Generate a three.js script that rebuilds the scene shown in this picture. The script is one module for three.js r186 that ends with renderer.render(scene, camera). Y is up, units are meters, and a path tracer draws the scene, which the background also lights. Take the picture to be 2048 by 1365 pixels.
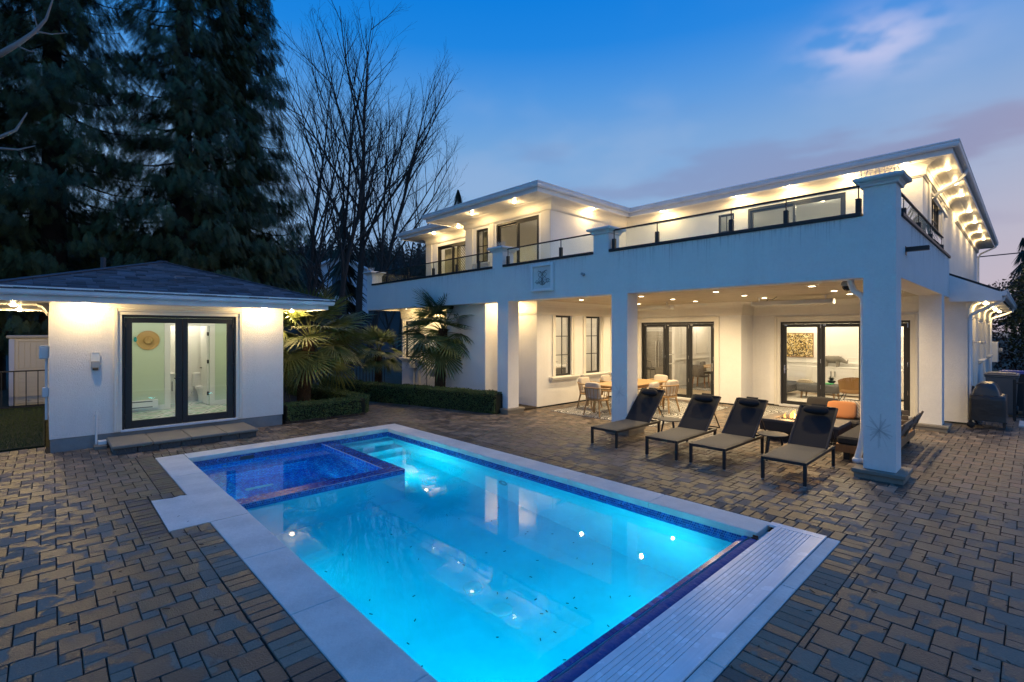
import * as THREE from 'three';
import { mergeGeometries } from 'three/addons/utils/BufferGeometryUtils.js';
import { ImprovedNoise } from 'three/addons/math/ImprovedNoise.js';

// ---------------------------------------------------------------- camera, sky, sun, exposure
const EYE = 2.1, FWD = new THREE.Vector3(-0.72617, 0, -0.68752);
const scene = new THREE.Scene();
const camera = new THREE.PerspectiveCamera(70.88, 2048 / 1402, 0.1, 600);
camera.position.set(0, EYE, 0);
camera.lookAt(FWD.x, EYE, FWD.z);
camera.setViewOffset(2048, 1402, 0, 37, 2048, 1365);
const renderer = new THREE.WebGLRenderer({ antialias: true });
renderer.toneMapping = THREE.LinearToneMapping;
renderer.toneMappingExposure = 1.10;
renderer.shadowMap.enabled = true;

const clamp = (x, a = 0, b = 1) => Math.min(b, Math.max(a, x));
const lerp = (a, b, t) => a + (b - a) * t;
const sstep = (a, b, x) => { const t = clamp((x - a) / (b - a)); return t * t * (3 - 2 * t); };
const PN = new ImprovedNoise();
const fbm = (x, y, z, o = 4) => { let s = 0, a = 0.5, n = 0; for (let i = 0; i < o; i++) { s += a * PN.noise(x, y, z); n += a; a *= 0.5; x *= 2.03; y *= 2.03; z *= 2.03; } return s / n; };
{ // dusk sky: blue above, paler towards the horizon, a peach afterglow on one side, thin clouds
  const W = 2048, Hh = 1024, data = new Float32Array(W * Hh * 4);
  const stops = [[0, [0.27, 0.38, 0.60]], [0.14, [0.25, 0.395, 0.62]], [0.26, [0.205, 0.38, 0.64]], [0.35, [0.15, 0.345, 0.655]], [0.43, [0.068, 0.28, 0.68]], [0.50, [0.012, 0.215, 0.68]], [0.56, [0.004, 0.19, 0.66]], [1, [0.004, 0.185, 0.64]]];
  const ramp = (y) => { let k = 0; while (k < stops.length - 2 && y > stops[k + 1][0]) k++; const [a, A] = stops[k], [b, B] = stops[k + 1], t = clamp((y - a) / (b - a)); return [0, 1, 2].map((c) => lerp(A[c], B[c], t)); };
  const glowAz = Math.atan2(-0.93, 0.36);
  // one bright wisp and a few streaks, placed by direction (azimuth, height)
  const puff = (az, h, a0, h0, sa, sh) => Math.exp(-(((az - a0) / sa) ** 2) - ((h - h0) / sh) ** 2);
  for (let r = 0; r < Hh; r++) {
    const up = ((r + 0.5) / Hh - 0.5) * Math.PI, y = Math.sin(up);
    for (let c = 0; c < W; c++) {
      const az = ((c + 0.5) / W - 0.5) * 2 * Math.PI, x = Math.cos(az) * Math.cos(up), z = Math.sin(az) * Math.cos(up), o = (r * W + c) * 4;
      const yy = Math.max(0, y), col = ramp(yy);
      const d = Math.atan2(Math.sin(az - glowAz), Math.cos(az - glowAz));
      const g = Math.exp(-((d / 0.72) ** 2)) * Math.exp(-((yy / 0.29) ** 2));
      let R = lerp(col[0], 0.66, 0.85 * g), Gc = lerp(col[1], 0.47, 0.8 * g), B = lerp(col[2], 0.42, 0.8 * g);
      if (y > 0) {
        const k = 1 / (yy + 0.18), px = x * k, pz = z * k;
        const n = fbm(px * 1.1 + 3.1, pz * 1.1, 5.2, 5), m = fbm(px * 2.6, pz * 2.6 + 9, 1.7, 5);
        const veil = sstep(0.0, 0.4, n + 0.4 * m) * sstep(0.03, 0.2, yy) * sstep(0.62, 0.30, yy) * 0.30;
        R = lerp(R, 0.36, veil); Gc = lerp(Gc, 0.46, veil); B = lerp(B, 0.66, veil);
        // low grey-mauve bank
        const bank = sstep(-0.08, 0.30, fbm(az * 4.5 + 3 * yy, yy * 21, 2.2, 6) * 0.95 + 0.5 * puff(az, yy, -1.93, 0.30, 0.20, 0.04) + 0.62 * puff(az, yy, -1.58, 0.275, 0.14, 0.04) - 0.17) * puff(0, yy, 0, 0.27, 1, 0.10) * (0.35 + 0.65 * Math.exp(-((d / 0.9) ** 2)));
        const pink = Math.exp(-((d / 0.42) ** 2));
        R = lerp(R, lerp(0.20, 0.36, pink), 0.75 * bank); Gc = lerp(Gc, lerp(0.22, 0.28, pink), 0.75 * bank); B = lerp(B, lerp(0.40, 0.38, pink), 0.75 * bank);
        // the small bright wisp
        const w = puff(az + 0.25 * (yy - 0.45), yy, -1.755, 0.425, 0.085, 0.036) * sstep(-0.22, 0.32, fbm(az * 13 + yy * 9, yy * 38, 8.1, 6) + 0.08);
        R = lerp(R, 0.56, 0.8 * w); Gc = lerp(Gc, 0.60, 0.7 * w); B = lerp(B, 0.80, 0.7 * w);
      } else { R = 0.10; Gc = 0.11; B = 0.14; }
      data[o] = R; data[o + 1] = Gc; data[o + 2] = B; data[o + 3] = 1;
    }
  }
  const sky = new THREE.DataTexture(data, W, Hh, THREE.RGBAFormat, THREE.FloatType);
  sky.mapping = THREE.EquirectangularReflectionMapping; sky.magFilter = THREE.LinearFilter; sky.needsUpdate = true;
  scene.background = sky; scene.environment = sky;
}
const sun = new THREE.DirectionalLight(new THREE.Color(1, 0.72, 0.55), 0.05); // afterglow: the sun is already below the horizon
sun.position.set(14, 6, -36); sun.target.position.set(-6, 0, -6); sun.shadow.radius = 40;
Object.assign(sun.shadow.camera, { left: -40, right: 40, top: 40, bottom: -40, near: 1, far: 140 });
sun.name = 'afterglow_sun'; scene.add(sun);

// ---------------------------------------------------------------- helpers
const rng = (seed) => () => { seed = (seed + 0x6d2b79f5) | 0; let t = Math.imul(seed ^ (seed >>> 15), 1 | seed); t = (t + Math.imul(t ^ (t >>> 7), 61 | t)) ^ t; return ((t ^ (t >>> 14)) >>> 0) / 4294967296; };
const V = (x, y, z) => new THREE.Vector3(x, y, z);
const taken = {};
const numbered = (n) => { const k = taken[n] = (taken[n] ?? -1) + 1; return k ? n + '_' + String(k).padStart(3, '0') : n; };
function tag(o, label, category, group, kind) { if (label) o.userData.label = label; if (category) o.userData.category = category; if (group) o.userData.group = group; if (kind) o.userData.kind = kind; return o; }
function thing(name, label, category, group, x = 0, y = 0, z = 0, turn = 0) { const o = new THREE.Group(); o.name = numbered(name); o.position.set(x, y, z); o.rotation.y = turn; scene.add(o); return tag(o, label, category, group); }
function part(parent, name, geo, mat, label) { const m = new THREE.Mesh(Array.isArray(geo) ? merge(geo) : geo, mat); m.name = name; parent.add(m); if (label) m.userData.label = label; return m; }
function solo(name, geo, mat, label, category, group) { const m = new THREE.Mesh(Array.isArray(geo) ? merge(geo) : geo, mat); m.name = numbered(name); scene.add(m); return tag(m, label, category, group); }
function struct(name, geo, mat) { const m = new THREE.Mesh(Array.isArray(geo) ? merge(geo) : geo, mat); m.name = numbered(name); scene.add(m); m.userData.kind = 'structure'; return m; }
function dup(src, label, group, x, y, z, turn = 0) { const o = src.clone(); o.name = numbered(src.name.replace(/_\d{3}$/, '')); o.userData = { ...src.userData }; if (label) o.userData.label = label; if (group) o.userData.group = group; o.position.set(x, y, z); o.rotation.y = turn; scene.add(o); return o; }
const stuff = (o) => { o.userData.kind = 'stuff'; return o; };

function fromTris(pos, uvScale = 1, smooth = false) {
  const g = new THREE.BufferGeometry();
  g.setAttribute('position', new THREE.Float32BufferAttribute(pos, 3));
  g.computeVertexNormals();
  return triUV(g, uvScale);
}
function triUV(g, s = 1) { // uv in metres, by the face's main direction
  if (g.index) g = g.toNonIndexed();
  const p = g.attributes.position.array, n = p.length / 3, uv = new Float32Array(n * 2);
  for (let i = 0; i < n; i += 3) {
    const a = i * 3, ux = p[a + 3] - p[a], uy = p[a + 4] - p[a + 1], uz = p[a + 5] - p[a + 2], vx = p[a + 6] - p[a], vy = p[a + 7] - p[a + 1], vz = p[a + 8] - p[a + 2];
    const nx = Math.abs(uy * vz - uz * vy), ny = Math.abs(uz * vx - ux * vz), nz = Math.abs(ux * vy - uy * vx);
    for (let k = 0; k < 3; k++) { const b = a + k * 3, o = (i + k) * 2; if (ny >= nx && ny >= nz) { uv[o] = p[b] * s; uv[o + 1] = p[b + 2] * s; } else if (nx >= nz) { uv[o] = p[b + 2] * s; uv[o + 1] = p[b + 1] * s; } else { uv[o] = p[b] * s; uv[o + 1] = p[b + 1] * s; } }
  }
  g.setAttribute('uv', new THREE.BufferAttribute(uv, 2));
  if (!g.attributes.normal) g.computeVertexNormals();
  return g;
}
function merge(list) {
  const clean = list.flat().map((g) => { if (g.index) g = g.toNonIndexed(); if (!g.attributes.uv) g = triUV(g); if (!g.attributes.normal) g.computeVertexNormals(); return g; });
  const keep = clean.every((g) => g.attributes.color) ? ['position', 'normal', 'uv', 'color'] : ['position', 'normal', 'uv'];
  for (const g of clean) for (const k of Object.keys(g.attributes)) if (!keep.includes(k)) g.deleteAttribute(k);
  return clean.length === 1 ? clean[0] : mergeGeometries(clean);
}
const quadTo = (out, a, b, c, d) => out.push(...a, ...b, ...c, ...a, ...c, ...d);
function box(x0, y0, z0, x1, y1, z1, bev = 0) { // axis-aligned box, chamfered when bev > 0
  if (x0 > x1) [x0, x1] = [x1, x0]; if (y0 > y1) [y0, y1] = [y1, y0]; if (z0 > z1) [z0, z1] = [z1, z0];
  const P = [];
  if (!bev) {
    const c = (i, j, k) => [i ? x1 : x0, j ? y1 : y0, k ? z1 : z0];
    quadTo(P, c(0, 0, 1), c(1, 0, 1), c(1, 1, 1), c(0, 1, 1)); quadTo(P, c(1, 0, 0), c(0, 0, 0), c(0, 1, 0), c(1, 1, 0));
    quadTo(P, c(1, 0, 1), c(1, 0, 0), c(1, 1, 0), c(1, 1, 1)); quadTo(P, c(0, 0, 0), c(0, 0, 1), c(0, 1, 1), c(0, 1, 0));
    quadTo(P, c(0, 1, 1), c(1, 1, 1), c(1, 1, 0), c(0, 1, 0)); quadTo(P, c(0, 0, 0), c(1, 0, 0), c(1, 0, 1), c(0, 0, 1));
    return fromTris(P);
  }
  bev = Math.min(bev, (x1 - x0) * 0.45, (y1 - y0) * 0.45, (z1 - z0) * 0.45);
  const L = [x0, y0, z0], Hi = [x1, y1, z1], sg = [0, 1];
  const pt = (s, ax) => [0, 1, 2].map((k) => { const e = s[k] ? Hi[k] : L[k]; return k === ax ? e : e + (s[k] ? -bev : bev); });
  const face = (ax) => { const [u, v] = [(ax + 1) % 3, (ax + 2) % 3]; for (const d of sg) { const m = (a, b) => { const s = [0, 0, 0]; s[ax] = d; s[u] = a; s[v] = b; return pt(s, ax); }; d ? quadTo(P, m(0, 0), m(1, 0), m(1, 1), m(0, 1)) : quadTo(P, m(0, 0), m(0, 1), m(1, 1), m(1, 0)); } };
  [0, 1, 2].forEach(face);
  for (let ax = 0; ax < 3; ax++) { const u = (ax + 1) % 3, v = (ax + 2) % 3; for (const a of sg) for (const b of sg) { const s0 = [0, 0, 0], s1 = [0, 0, 0]; s0[u] = s1[u] = a; s0[v] = s1[v] = b; s1[ax] = 1; const q = [pt(s0, u), pt(s1, u), pt(s1, v), pt(s0, v)]; (a ^ b) ? quadTo(P, q[0], q[1], q[2], q[3]) : quadTo(P, q[3], q[2], q[1], q[0]); } }
  for (const a of sg) for (const b of sg) for (const c of sg) { const s = [a, b, c], t = [pt(s, 0), pt(s, 1), pt(s, 2)]; (a ^ b ^ c) ? P.push(...t[0], ...t[1], ...t[2]) : P.push(...t[2], ...t[1], ...t[0]); }
  return fromTris(P);
}
const xf = (g, m) => { g = g.clone(); g.applyMatrix4(m); return g; };
const M4 = (x = 0, y = 0, z = 0, rx = 0, ry = 0, rz = 0, s = 1) => new THREE.Matrix4().compose(V(x, y, z), new THREE.Quaternion().setFromEuler(new THREE.Euler(rx, ry, rz, 'YXZ')), typeof s === 'number' ? V(s, s, s) : s);
function beamG(a, b, w, h, bev = 0) { // a bar from a to b, w wide, h high
  const A = V(...a), B = V(...b), d = B.clone().sub(A), len = d.length(), g = box(-w / 2, -h / 2, 0, w / 2, h / 2, len, bev);
  const up = Math.abs(d.y / len) > 0.99 ? V(0, 0, 1) : V(0, 1, 0), m = new THREE.Matrix4().lookAt(d.clone().normalize(), V(0, 0, 0), up);
  m.setPosition(A); g.applyMatrix4(m); return g;
}
function tube(pts, rad, sides = 6, cap = true) { // tapered tube with smooth sides
  pts = pts.map((p) => (p.isVector3 ? p : V(...p))); const R = (i) => (Array.isArray(rad) ? rad[i] : rad), n = pts.length, pos = [], nor = [], uv = [];
  let prev = null; const rings = [], norms = []; let run = 0; const runs = [];
  for (let i = 0; i < n; i++) {
    const t = (i === 0 ? pts[1].clone().sub(pts[0]) : i === n - 1 ? pts[n - 1].clone().sub(pts[n - 2]) : pts[i + 1].clone().sub(pts[i - 1])).normalize();
    let u = prev ? prev.clone().sub(t.clone().multiplyScalar(prev.dot(t))) : (Math.abs(t.y) > 0.9 ? V(1, 0, 0) : V(0, 1, 0)).cross(t);
    if (u.lengthSq() < 1e-8) u = V(1, 0, 0).cross(t); u.normalize(); prev = u; const v = t.clone().cross(u);
    if (i) run += pts[i].distanceTo(pts[i - 1]); runs.push(run);
    const ring = [], nn = []; for (let k = 0; k < sides; k++) { const a = (k / sides) * Math.PI * 2, d = u.clone().multiplyScalar(Math.cos(a)).addScaledVector(v, Math.sin(a)); nn.push(d); ring.push(pts[i].clone().addScaledVector(d, R(i))); } rings.push(ring); norms.push(nn);
  }
  const put = (i, k) => { const p = rings[i][k % sides], q = norms[i][k % sides]; pos.push(p.x, p.y, p.z); nor.push(q.x, q.y, q.z); uv.push((k / sides) * 6.28 * R(0), runs[i]); };
  for (let i = 0; i < n - 1; i++) for (let k = 0; k < sides; k++) { put(i, k); put(i, k + 1); put(i + 1, k + 1); put(i, k); put(i + 1, k + 1); put(i + 1, k); }
  if (cap) for (const [i, s] of [[0, -1], [n - 1, 1]]) { const t = (i ? pts[n - 1].clone().sub(pts[n - 2]) : pts[1].clone().sub(pts[0])).normalize().multiplyScalar(s); for (let k = 1; k < sides - 1; k++) for (const q of s > 0 ? [0, k, k + 1] : [0, k + 1, k]) { const p = rings[i][q]; pos.push(p.x, p.y, p.z); nor.push(t.x, t.y, t.z); uv.push(0, 0); } }
  const g = new THREE.BufferGeometry(); g.setAttribute('position', new THREE.Float32BufferAttribute(pos, 3)); g.setAttribute('normal', new THREE.Float32BufferAttribute(nor, 3)); g.setAttribute('uv', new THREE.Float32BufferAttribute(uv, 2)); return g;
}
function sweep(profile, path, closed = false) { // closed profile [out, y] carried along a path [x, z] with mitred corners; out is to the left-hand normal (-dz, dx)
  const n = path.length, N = profile.length, P = [], dirs = [];
  for (let i = 0; i < n - (closed ? 0 : 1); i++) { const a = path[i], b = path[(i + 1) % n], l = Math.hypot(b[0] - a[0], b[1] - a[1]); dirs.push([(b[0] - a[0]) / l, (b[1] - a[1]) / l]); }
  const at = (i) => { const d0 = dirs[closed ? (i - 1 + dirs.length) % dirs.length : Math.max(0, i - 1)], d1 = dirs[closed ? i % dirs.length : Math.min(dirs.length - 1, i)]; const n0 = [-d0[1], d0[0]], n1 = [-d1[1], d1[0]], m = [n0[0] + n1[0], n0[1] + n1[1]], k = 2 / (m[0] * m[0] + m[1] * m[1]); return profile.map(([o, y]) => [path[i][0] + m[0] * k * o, y, path[i][1] + m[1] * k * o]); };
  const rows = path.map((_, i) => at(i)); if (closed) rows.push(rows[0]);
  for (let i = 0; i < rows.length - 1; i++) for (let k = 0; k < N; k++) { const k2 = (k + 1) % N; quadTo(P, rows[i][k], rows[i + 1][k], rows[i + 1][k2], rows[i][k2]); }
  if (!closed) for (const [r, f] of [[rows[0], 1], [rows[rows.length - 1], 0]]) { const sh = THREE.ShapeUtils.triangulateShape(profile.map(([o, y]) => new THREE.Vector2(o, y)), []); for (const t of sh) { const q = f ? t : [t[2], t[1], t[0]]; for (const k of q) P.push(...r[k]); } }
  return fromTris(P);
}
function slab(poly, y0, y1) { // horizontal polygon [x, z] with thickness
  const P = [], tr = THREE.ShapeUtils.triangulateShape(poly.map(([x, z]) => new THREE.Vector2(x, -z)), []), ccw = !THREE.ShapeUtils.isClockWise(poly.map(([x, z]) => new THREE.Vector2(x, -z)));
  const pl = ccw ? poly : [...poly].reverse(), T = ccw ? tr : THREE.ShapeUtils.triangulateShape(pl.map(([x, z]) => new THREE.Vector2(x, -z)), []);
  for (const t of T) { for (const k of t) P.push(pl[k][0], y1, pl[k][1]); for (const k of [t[2], t[1], t[0]]) P.push(pl[k][0], y0, pl[k][1]); }
  for (let i = 0; i < pl.length; i++) { const a = pl[i], b = pl[(i + 1) % pl.length]; quadTo(P, [a[0], y0, a[1]], [b[0], y0, b[1]], [b[0], y1, b[1]], [a[0], y1, a[1]]); }
  return fromTris(P);
}
// wall faces: FZ looks along +z, FX along +x; u runs along x or z; o is the distance out of the face
const FZ = (z) => ({ b: (u0, u1, y0, y1, o0, o1, bev) => box(u0, y0, z + o0, u1, y1, z + o1, bev), p: (u, y, o) => V(u, y, z + o) });
const FX = (x) => ({ b: (u0, u1, y0, y1, o0, o1, bev) => box(x + o0, y0, u0, x + o1, y1, u1, bev), p: (u, y, o) => V(x + o, y, u) });
function wallG(F, u0, u1, y0, y1, th, holes = []) { // a wall of thickness th behind the face, with openings [u0, u1, y0, y1]
  const out = []; let u = u0; holes = [...holes].sort((a, b) => a[0] - b[0]);
  for (const h of holes) { if (h[0] > u) out.push(F.b(u, h[0], y0, y1, -th, 0)); if (h[2] > y0) out.push(F.b(h[0], h[1], y0, h[2], -th, 0)); if (h[3] < y1) out.push(F.b(h[0], h[1], h[3], y1, -th, 0)); u = h[1]; }
  if (u < u1) out.push(F.b(u, u1, y0, y1, -th, 0)); return out;
}
function lathe(pts, seg = 16) { const g = new THREE.LatheGeometry(pts.map(([x, y]) => new THREE.Vector2(x, y)), seg).toNonIndexed(); return g; }
function ring4(F, u0, u1, y0, y1, w, o0, o1, bev = 0.004) { return [F.b(u0, u0 + w, y0, y1, o0, o1, bev), F.b(u1 - w, u1, y0, y1, o0, o1, bev), F.b(u0 + w, u1 - w, y0, y0 + w, o0, o1, bev), F.b(u0 + w, u1 - w, y1 - w, y1, o0, o1, bev)]; }

// ---------------------------------------------------------------- textures and materials
function tileNoise(S, cells, seed, oct = 3, gain = 0.5) { // tileable value noise, 0..1
  const out = new Float32Array(S * S); let amp = 1, tot = 0;
  for (let o = 0; o < oct; o++) {
    const n = cells << o, r = rng(seed + o * 101), g = Float32Array.from({ length: n * n }, r);
    for (let y = 0; y < S; y++) { const fy = (y / S) * n, iy = Math.floor(fy), ty = fy - iy, sy = ty * ty * (3 - 2 * ty), r0 = (iy % n) * n, r1 = ((iy + 1) % n) * n; for (let x = 0; x < S; x++) { const fx = (x / S) * n, ix = Math.floor(fx), tx = fx - ix, sx = tx * tx * (3 - 2 * tx), a = ix % n, b = (ix + 1) % n; out[y * S + x] += amp * lerp(lerp(g[r0 + a], g[r0 + b], sx), lerp(g[r1 + a], g[r1 + b], sx), sy); } }
    tot += amp; amp *= gain;
  }
  for (let i = 0; i < out.length; i++) out[i] /= tot; return out;
}
function tex(S, f, opt = {}) { // f(i, x, y) -> [r, g, b] 0..1 linear; a linear data map that multiplies the material's colour
  const S2 = opt.h ?? S, d = new Uint8Array(S * S2 * 4); for (let y = 0; y < S2; y++) for (let x = 0; x < S; x++) { const i = y * S + x, c = f(i, x, y), v = typeof c === 'number' ? [c, c, c] : c; d[i * 4] = clamp(v[0]) * 255; d[i * 4 + 1] = clamp(v[1]) * 255; d[i * 4 + 2] = clamp(v[2]) * 255; d[i * 4 + 3] = 255; }
  const t = new THREE.DataTexture(d, S, S2); t.wrapS = t.wrapT = opt.clamp ? THREE.ClampToEdgeWrapping : THREE.RepeatWrapping; t.magFilter = THREE.LinearFilter; t.minFilter = THREE.LinearMipmapLinearFilter; t.generateMipmaps = true; t.needsUpdate = true;
  if (opt.m) t.repeat.set(1 / opt.m, 1 / (opt.mv ?? opt.m)); return t;
}
const rep = (t, m, mv) => { const c = t.clone(); c.repeat.set(1 / m, 1 / (mv ?? m)); c.needsUpdate = true; return c; };
const C = (r, g, b) => new THREE.Color().setRGB(r, g, b);
const std = (c, rough = 0.8, o = {}) => new THREE.MeshStandardMaterial({ color: Array.isArray(c) ? C(...c) : c, roughness: rough, ...o });
const phys = (c, rough, o = {}) => new THREE.MeshPhysicalMaterial({ color: Array.isArray(c) ? C(...c) : c, roughness: rough, ...o });

const nFine = tileNoise(512, 64, 11, 3, 0.7), nMid = tileNoise(512, 12, 23, 4, 0.55), nBig = tileNoise(512, 4, 37, 5, 0.55), nGrain = tileNoise(512, 160, 41, 2, 0.6);
const bFine = tex(512, (i) => nFine[i]), bMid = tex(512, (i) => nMid[i]), bGrain = tex(512, (i) => nGrain[i]);
const cMottle = tex(512, (i) => 0.80 + 0.2 * nBig[i] + 0.06 * (nGrain[i] - 0.5));
const cStucco = tex(512, (i, x, y) => { const k = nMid[(y >> 5) * 512 + x], q = nFine[(y >> 6) * 512 + x], a = 0.93 + 0.10 * (nBig[i] - 0.5) + 0.06 * (nFine[i] - 0.5) - 0.055 * sstep(0.55, 0.8, k) * nBig[i] - 0.015 * q; return [a, a * 0.995, a * 0.985]; });
const bStucco = tex(512, (i) => 0.55 * nFine[i] + 0.45 * nGrain[i]);
const bWood = tex(512, (i, x, y) => nFine[((y >> 4) % 512) * 512 + x] * 0.6 + nMid[((y >> 3) % 512) * 512 + x] * 0.4);
const cWood = tex(512, (i, x, y) => { const g = 0.62 + 0.5 * (nFine[((y >> 4) % 512) * 512 + x] - 0.3) * 0.7 + 0.25 * (nMid[((y >> 3) % 512) * 512 + x] - 0.5); return [g, g * 0.97, g * 0.92]; });
const cWoodX = tex(512, (i, x, y) => { const g = 0.62 + 0.5 * (nFine[y * 512 + ((x >> 4) % 512)] - 0.3) * 0.7 + 0.25 * (nMid[y * 512 + ((x >> 3) % 512)] - 0.5); return [g, g * 0.97, g * 0.92]; });
const MAT = {
  stucco: std([0.90, 0.88, 0.85], 0.92, { map: rep(cStucco, 2.3), bumpMap: rep(bStucco, 0.7), bumpScale: 0.014 }),
  trim: std([0.78, 0.74, 0.66], 0.75, { map: rep(cStucco, 1.7), bumpMap: rep(bFine, 0.4), bumpScale: 0.0012 }),
  trimCap: std([0.72, 0.71, 0.69], 0.7, { map: rep(cMottle, 1.3), bumpMap: rep(bFine, 0.4), bumpScale: 0.0012 }),
  soffit: std([0.70, 0.62, 0.48], 0.6, { map: rep(cWoodX, 1.2), bumpMap: rep(bWood, 1.2), bumpScale: 0.0005 }),
  soffitMetal: std([0.82, 0.79, 0.72], 0.42, { map: rep(cMottle, 1.1) }),
  whiteMetal: std([0.86, 0.87, 0.88], 0.38, { map: rep(cMottle, 0.9) }),
  black: std([0.016, 0.016, 0.017], 0.42),
  blackRail: std([0.012, 0.012, 0.013], 0.5),
  concrete: std([0.36, 0.36, 0.35], 0.9, { map: rep(tex(512, (i) => 0.62 + 0.5 * (nBig[i] - 0.3) + 0.18 * (nMid[i] - 0.5)), 1.6), bumpMap: rep(bMid, 0.6), bumpScale: 0.004 }),
  coping: std([0.74, 0.715, 0.67], 0.62, { map: rep(tex(512, (i) => 0.84 + 0.22 * (nBig[i] - 0.5) + 0.2 * (nMid[i] - 0.5) + 0.12 * (nGrain[i] - 0.5)), 1.5), bumpMap: rep(bMid, 0.35), bumpScale: 0.0025 }),
  capstone: std([0.23, 0.205, 0.165], 0.7, { map: rep(cMottle, 0.8), bumpMap: rep(bMid, 0.4), bumpScale: 0.004 }),
  glass: phys([1, 1, 1], 0.0, { transmission: 1, thickness: 0, ior: 1.5 }),
  railGlass: phys([0.93, 0.97, 0.95], 0.0, { transmission: 1, thickness: 0, ior: 1.5 }),
  steel: std([0.55, 0.54, 0.52], 0.28, { metalness: 1 }),
  chrome: std([0.75, 0.75, 0.75], 0.18, { metalness: 1 }),
  plasticGrey: std([0.32, 0.33, 0.34], 0.55),
  plasticWhite: std([0.75, 0.75, 0.73], 0.45),
  oak: std([0.52, 0.33, 0.15], 0.5, { map: rep(cWood, 0.5), bumpMap: rep(bWood, 0.5), bumpScale: 0.0004 }),
  teak: std([0.40, 0.20, 0.075], 0.55, { map: rep(cWood, 0.45), bumpMap: rep(bWood, 0.5), bumpScale: 0.0005 }),
  greyWood: std([0.17, 0.135, 0.105], 0.7, { map: rep(cWood, 0.5) }),
  slingBlack: std([0.010, 0.0105, 0.013], 0.85, { bumpMap: rep(bGrain, 0.12), bumpScale: 0.001 }),
  slingBlackLit: std([0.105, 0.095, 0.072], 0.72, { bumpMap: rep(bGrain, 0.12), bumpScale: 0.001 }),  // black seat sling, with the warm lamplight on it put into its colour
  cushionDark: std([0.030, 0.029, 0.029], 0.92, { bumpMap: rep(bGrain, 0.2), bumpScale: 0.002 }),
  cushionCream: std([0.48, 0.42, 0.35], 0.95, { bumpMap: rep(bGrain, 0.25), bumpScale: 0.002 }),
  cushionOrange: std([0.46, 0.20, 0.075], 0.9, { bumpMap: rep(bGrain, 0.25), bumpScale: 0.002 }),
  wallWhite: std([0.80, 0.79, 0.75], 0.8),
  wallMint: std([0.56, 0.66, 0.50], 0.8),
  floorOak: std([0.58, 0.47, 0.33], 0.42, { map: rep(cWood, 1.4) }),
  darkVoid: std([0.02, 0.02, 0.02], 0.9),
  lensWarm: std([0.9, 0.85, 0.75], 0.5, { emissive: C(1, 0.80, 0.50), emissiveIntensity: 14 }),
};
// slim ceiling lamp: a trim ring and a shallow glowing lens with the light inside it
const LAMP = { flatG: lathe([[0, -0.012], [0.054, -0.012], [0.054, -0.002], [0, -0.002]], 20), ringG: lathe([[0.055, 0.0], [0.055, -0.010], [0.078, -0.010], [0.086, -0.004], [0.086, 0.0], [0.055, 0.0]], 24), lensG: lathe([[0, -0.046], [0.028, -0.043], [0.046, -0.030], [0.054, -0.012], [0.054, -0.002], [0, -0.002]], 20) };
function downlight(x, y, z, cd, label, group, col = [1, 0.70, 0.32], spot = 0) {
  const t = thing('recessed_downlight', label, 'downlight', group, x, y, z);
  part(t, 'trim_ring', LAMP.ringG, MAT.whiteMetal); part(t, 'lamp_lens', spot ? LAMP.flatG : LAMP.lensG, MAT.lensWarm);
  const s = spot ? new THREE.SpotLight(C(...col), cd, 0, spot, 0.85, 2) : new THREE.PointLight(C(...col), cd, 0, 2); s.name = 'downlight_glow'; s.position.set(0, spot ? -0.05 : -0.02, 0); s.shadow.radius = spot ? 2 : 1; if (spot) { s.target.position.set(x, y - 1, z); s.target.updateMatrixWorld(); } t.add(s);
  return t;
}
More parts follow.
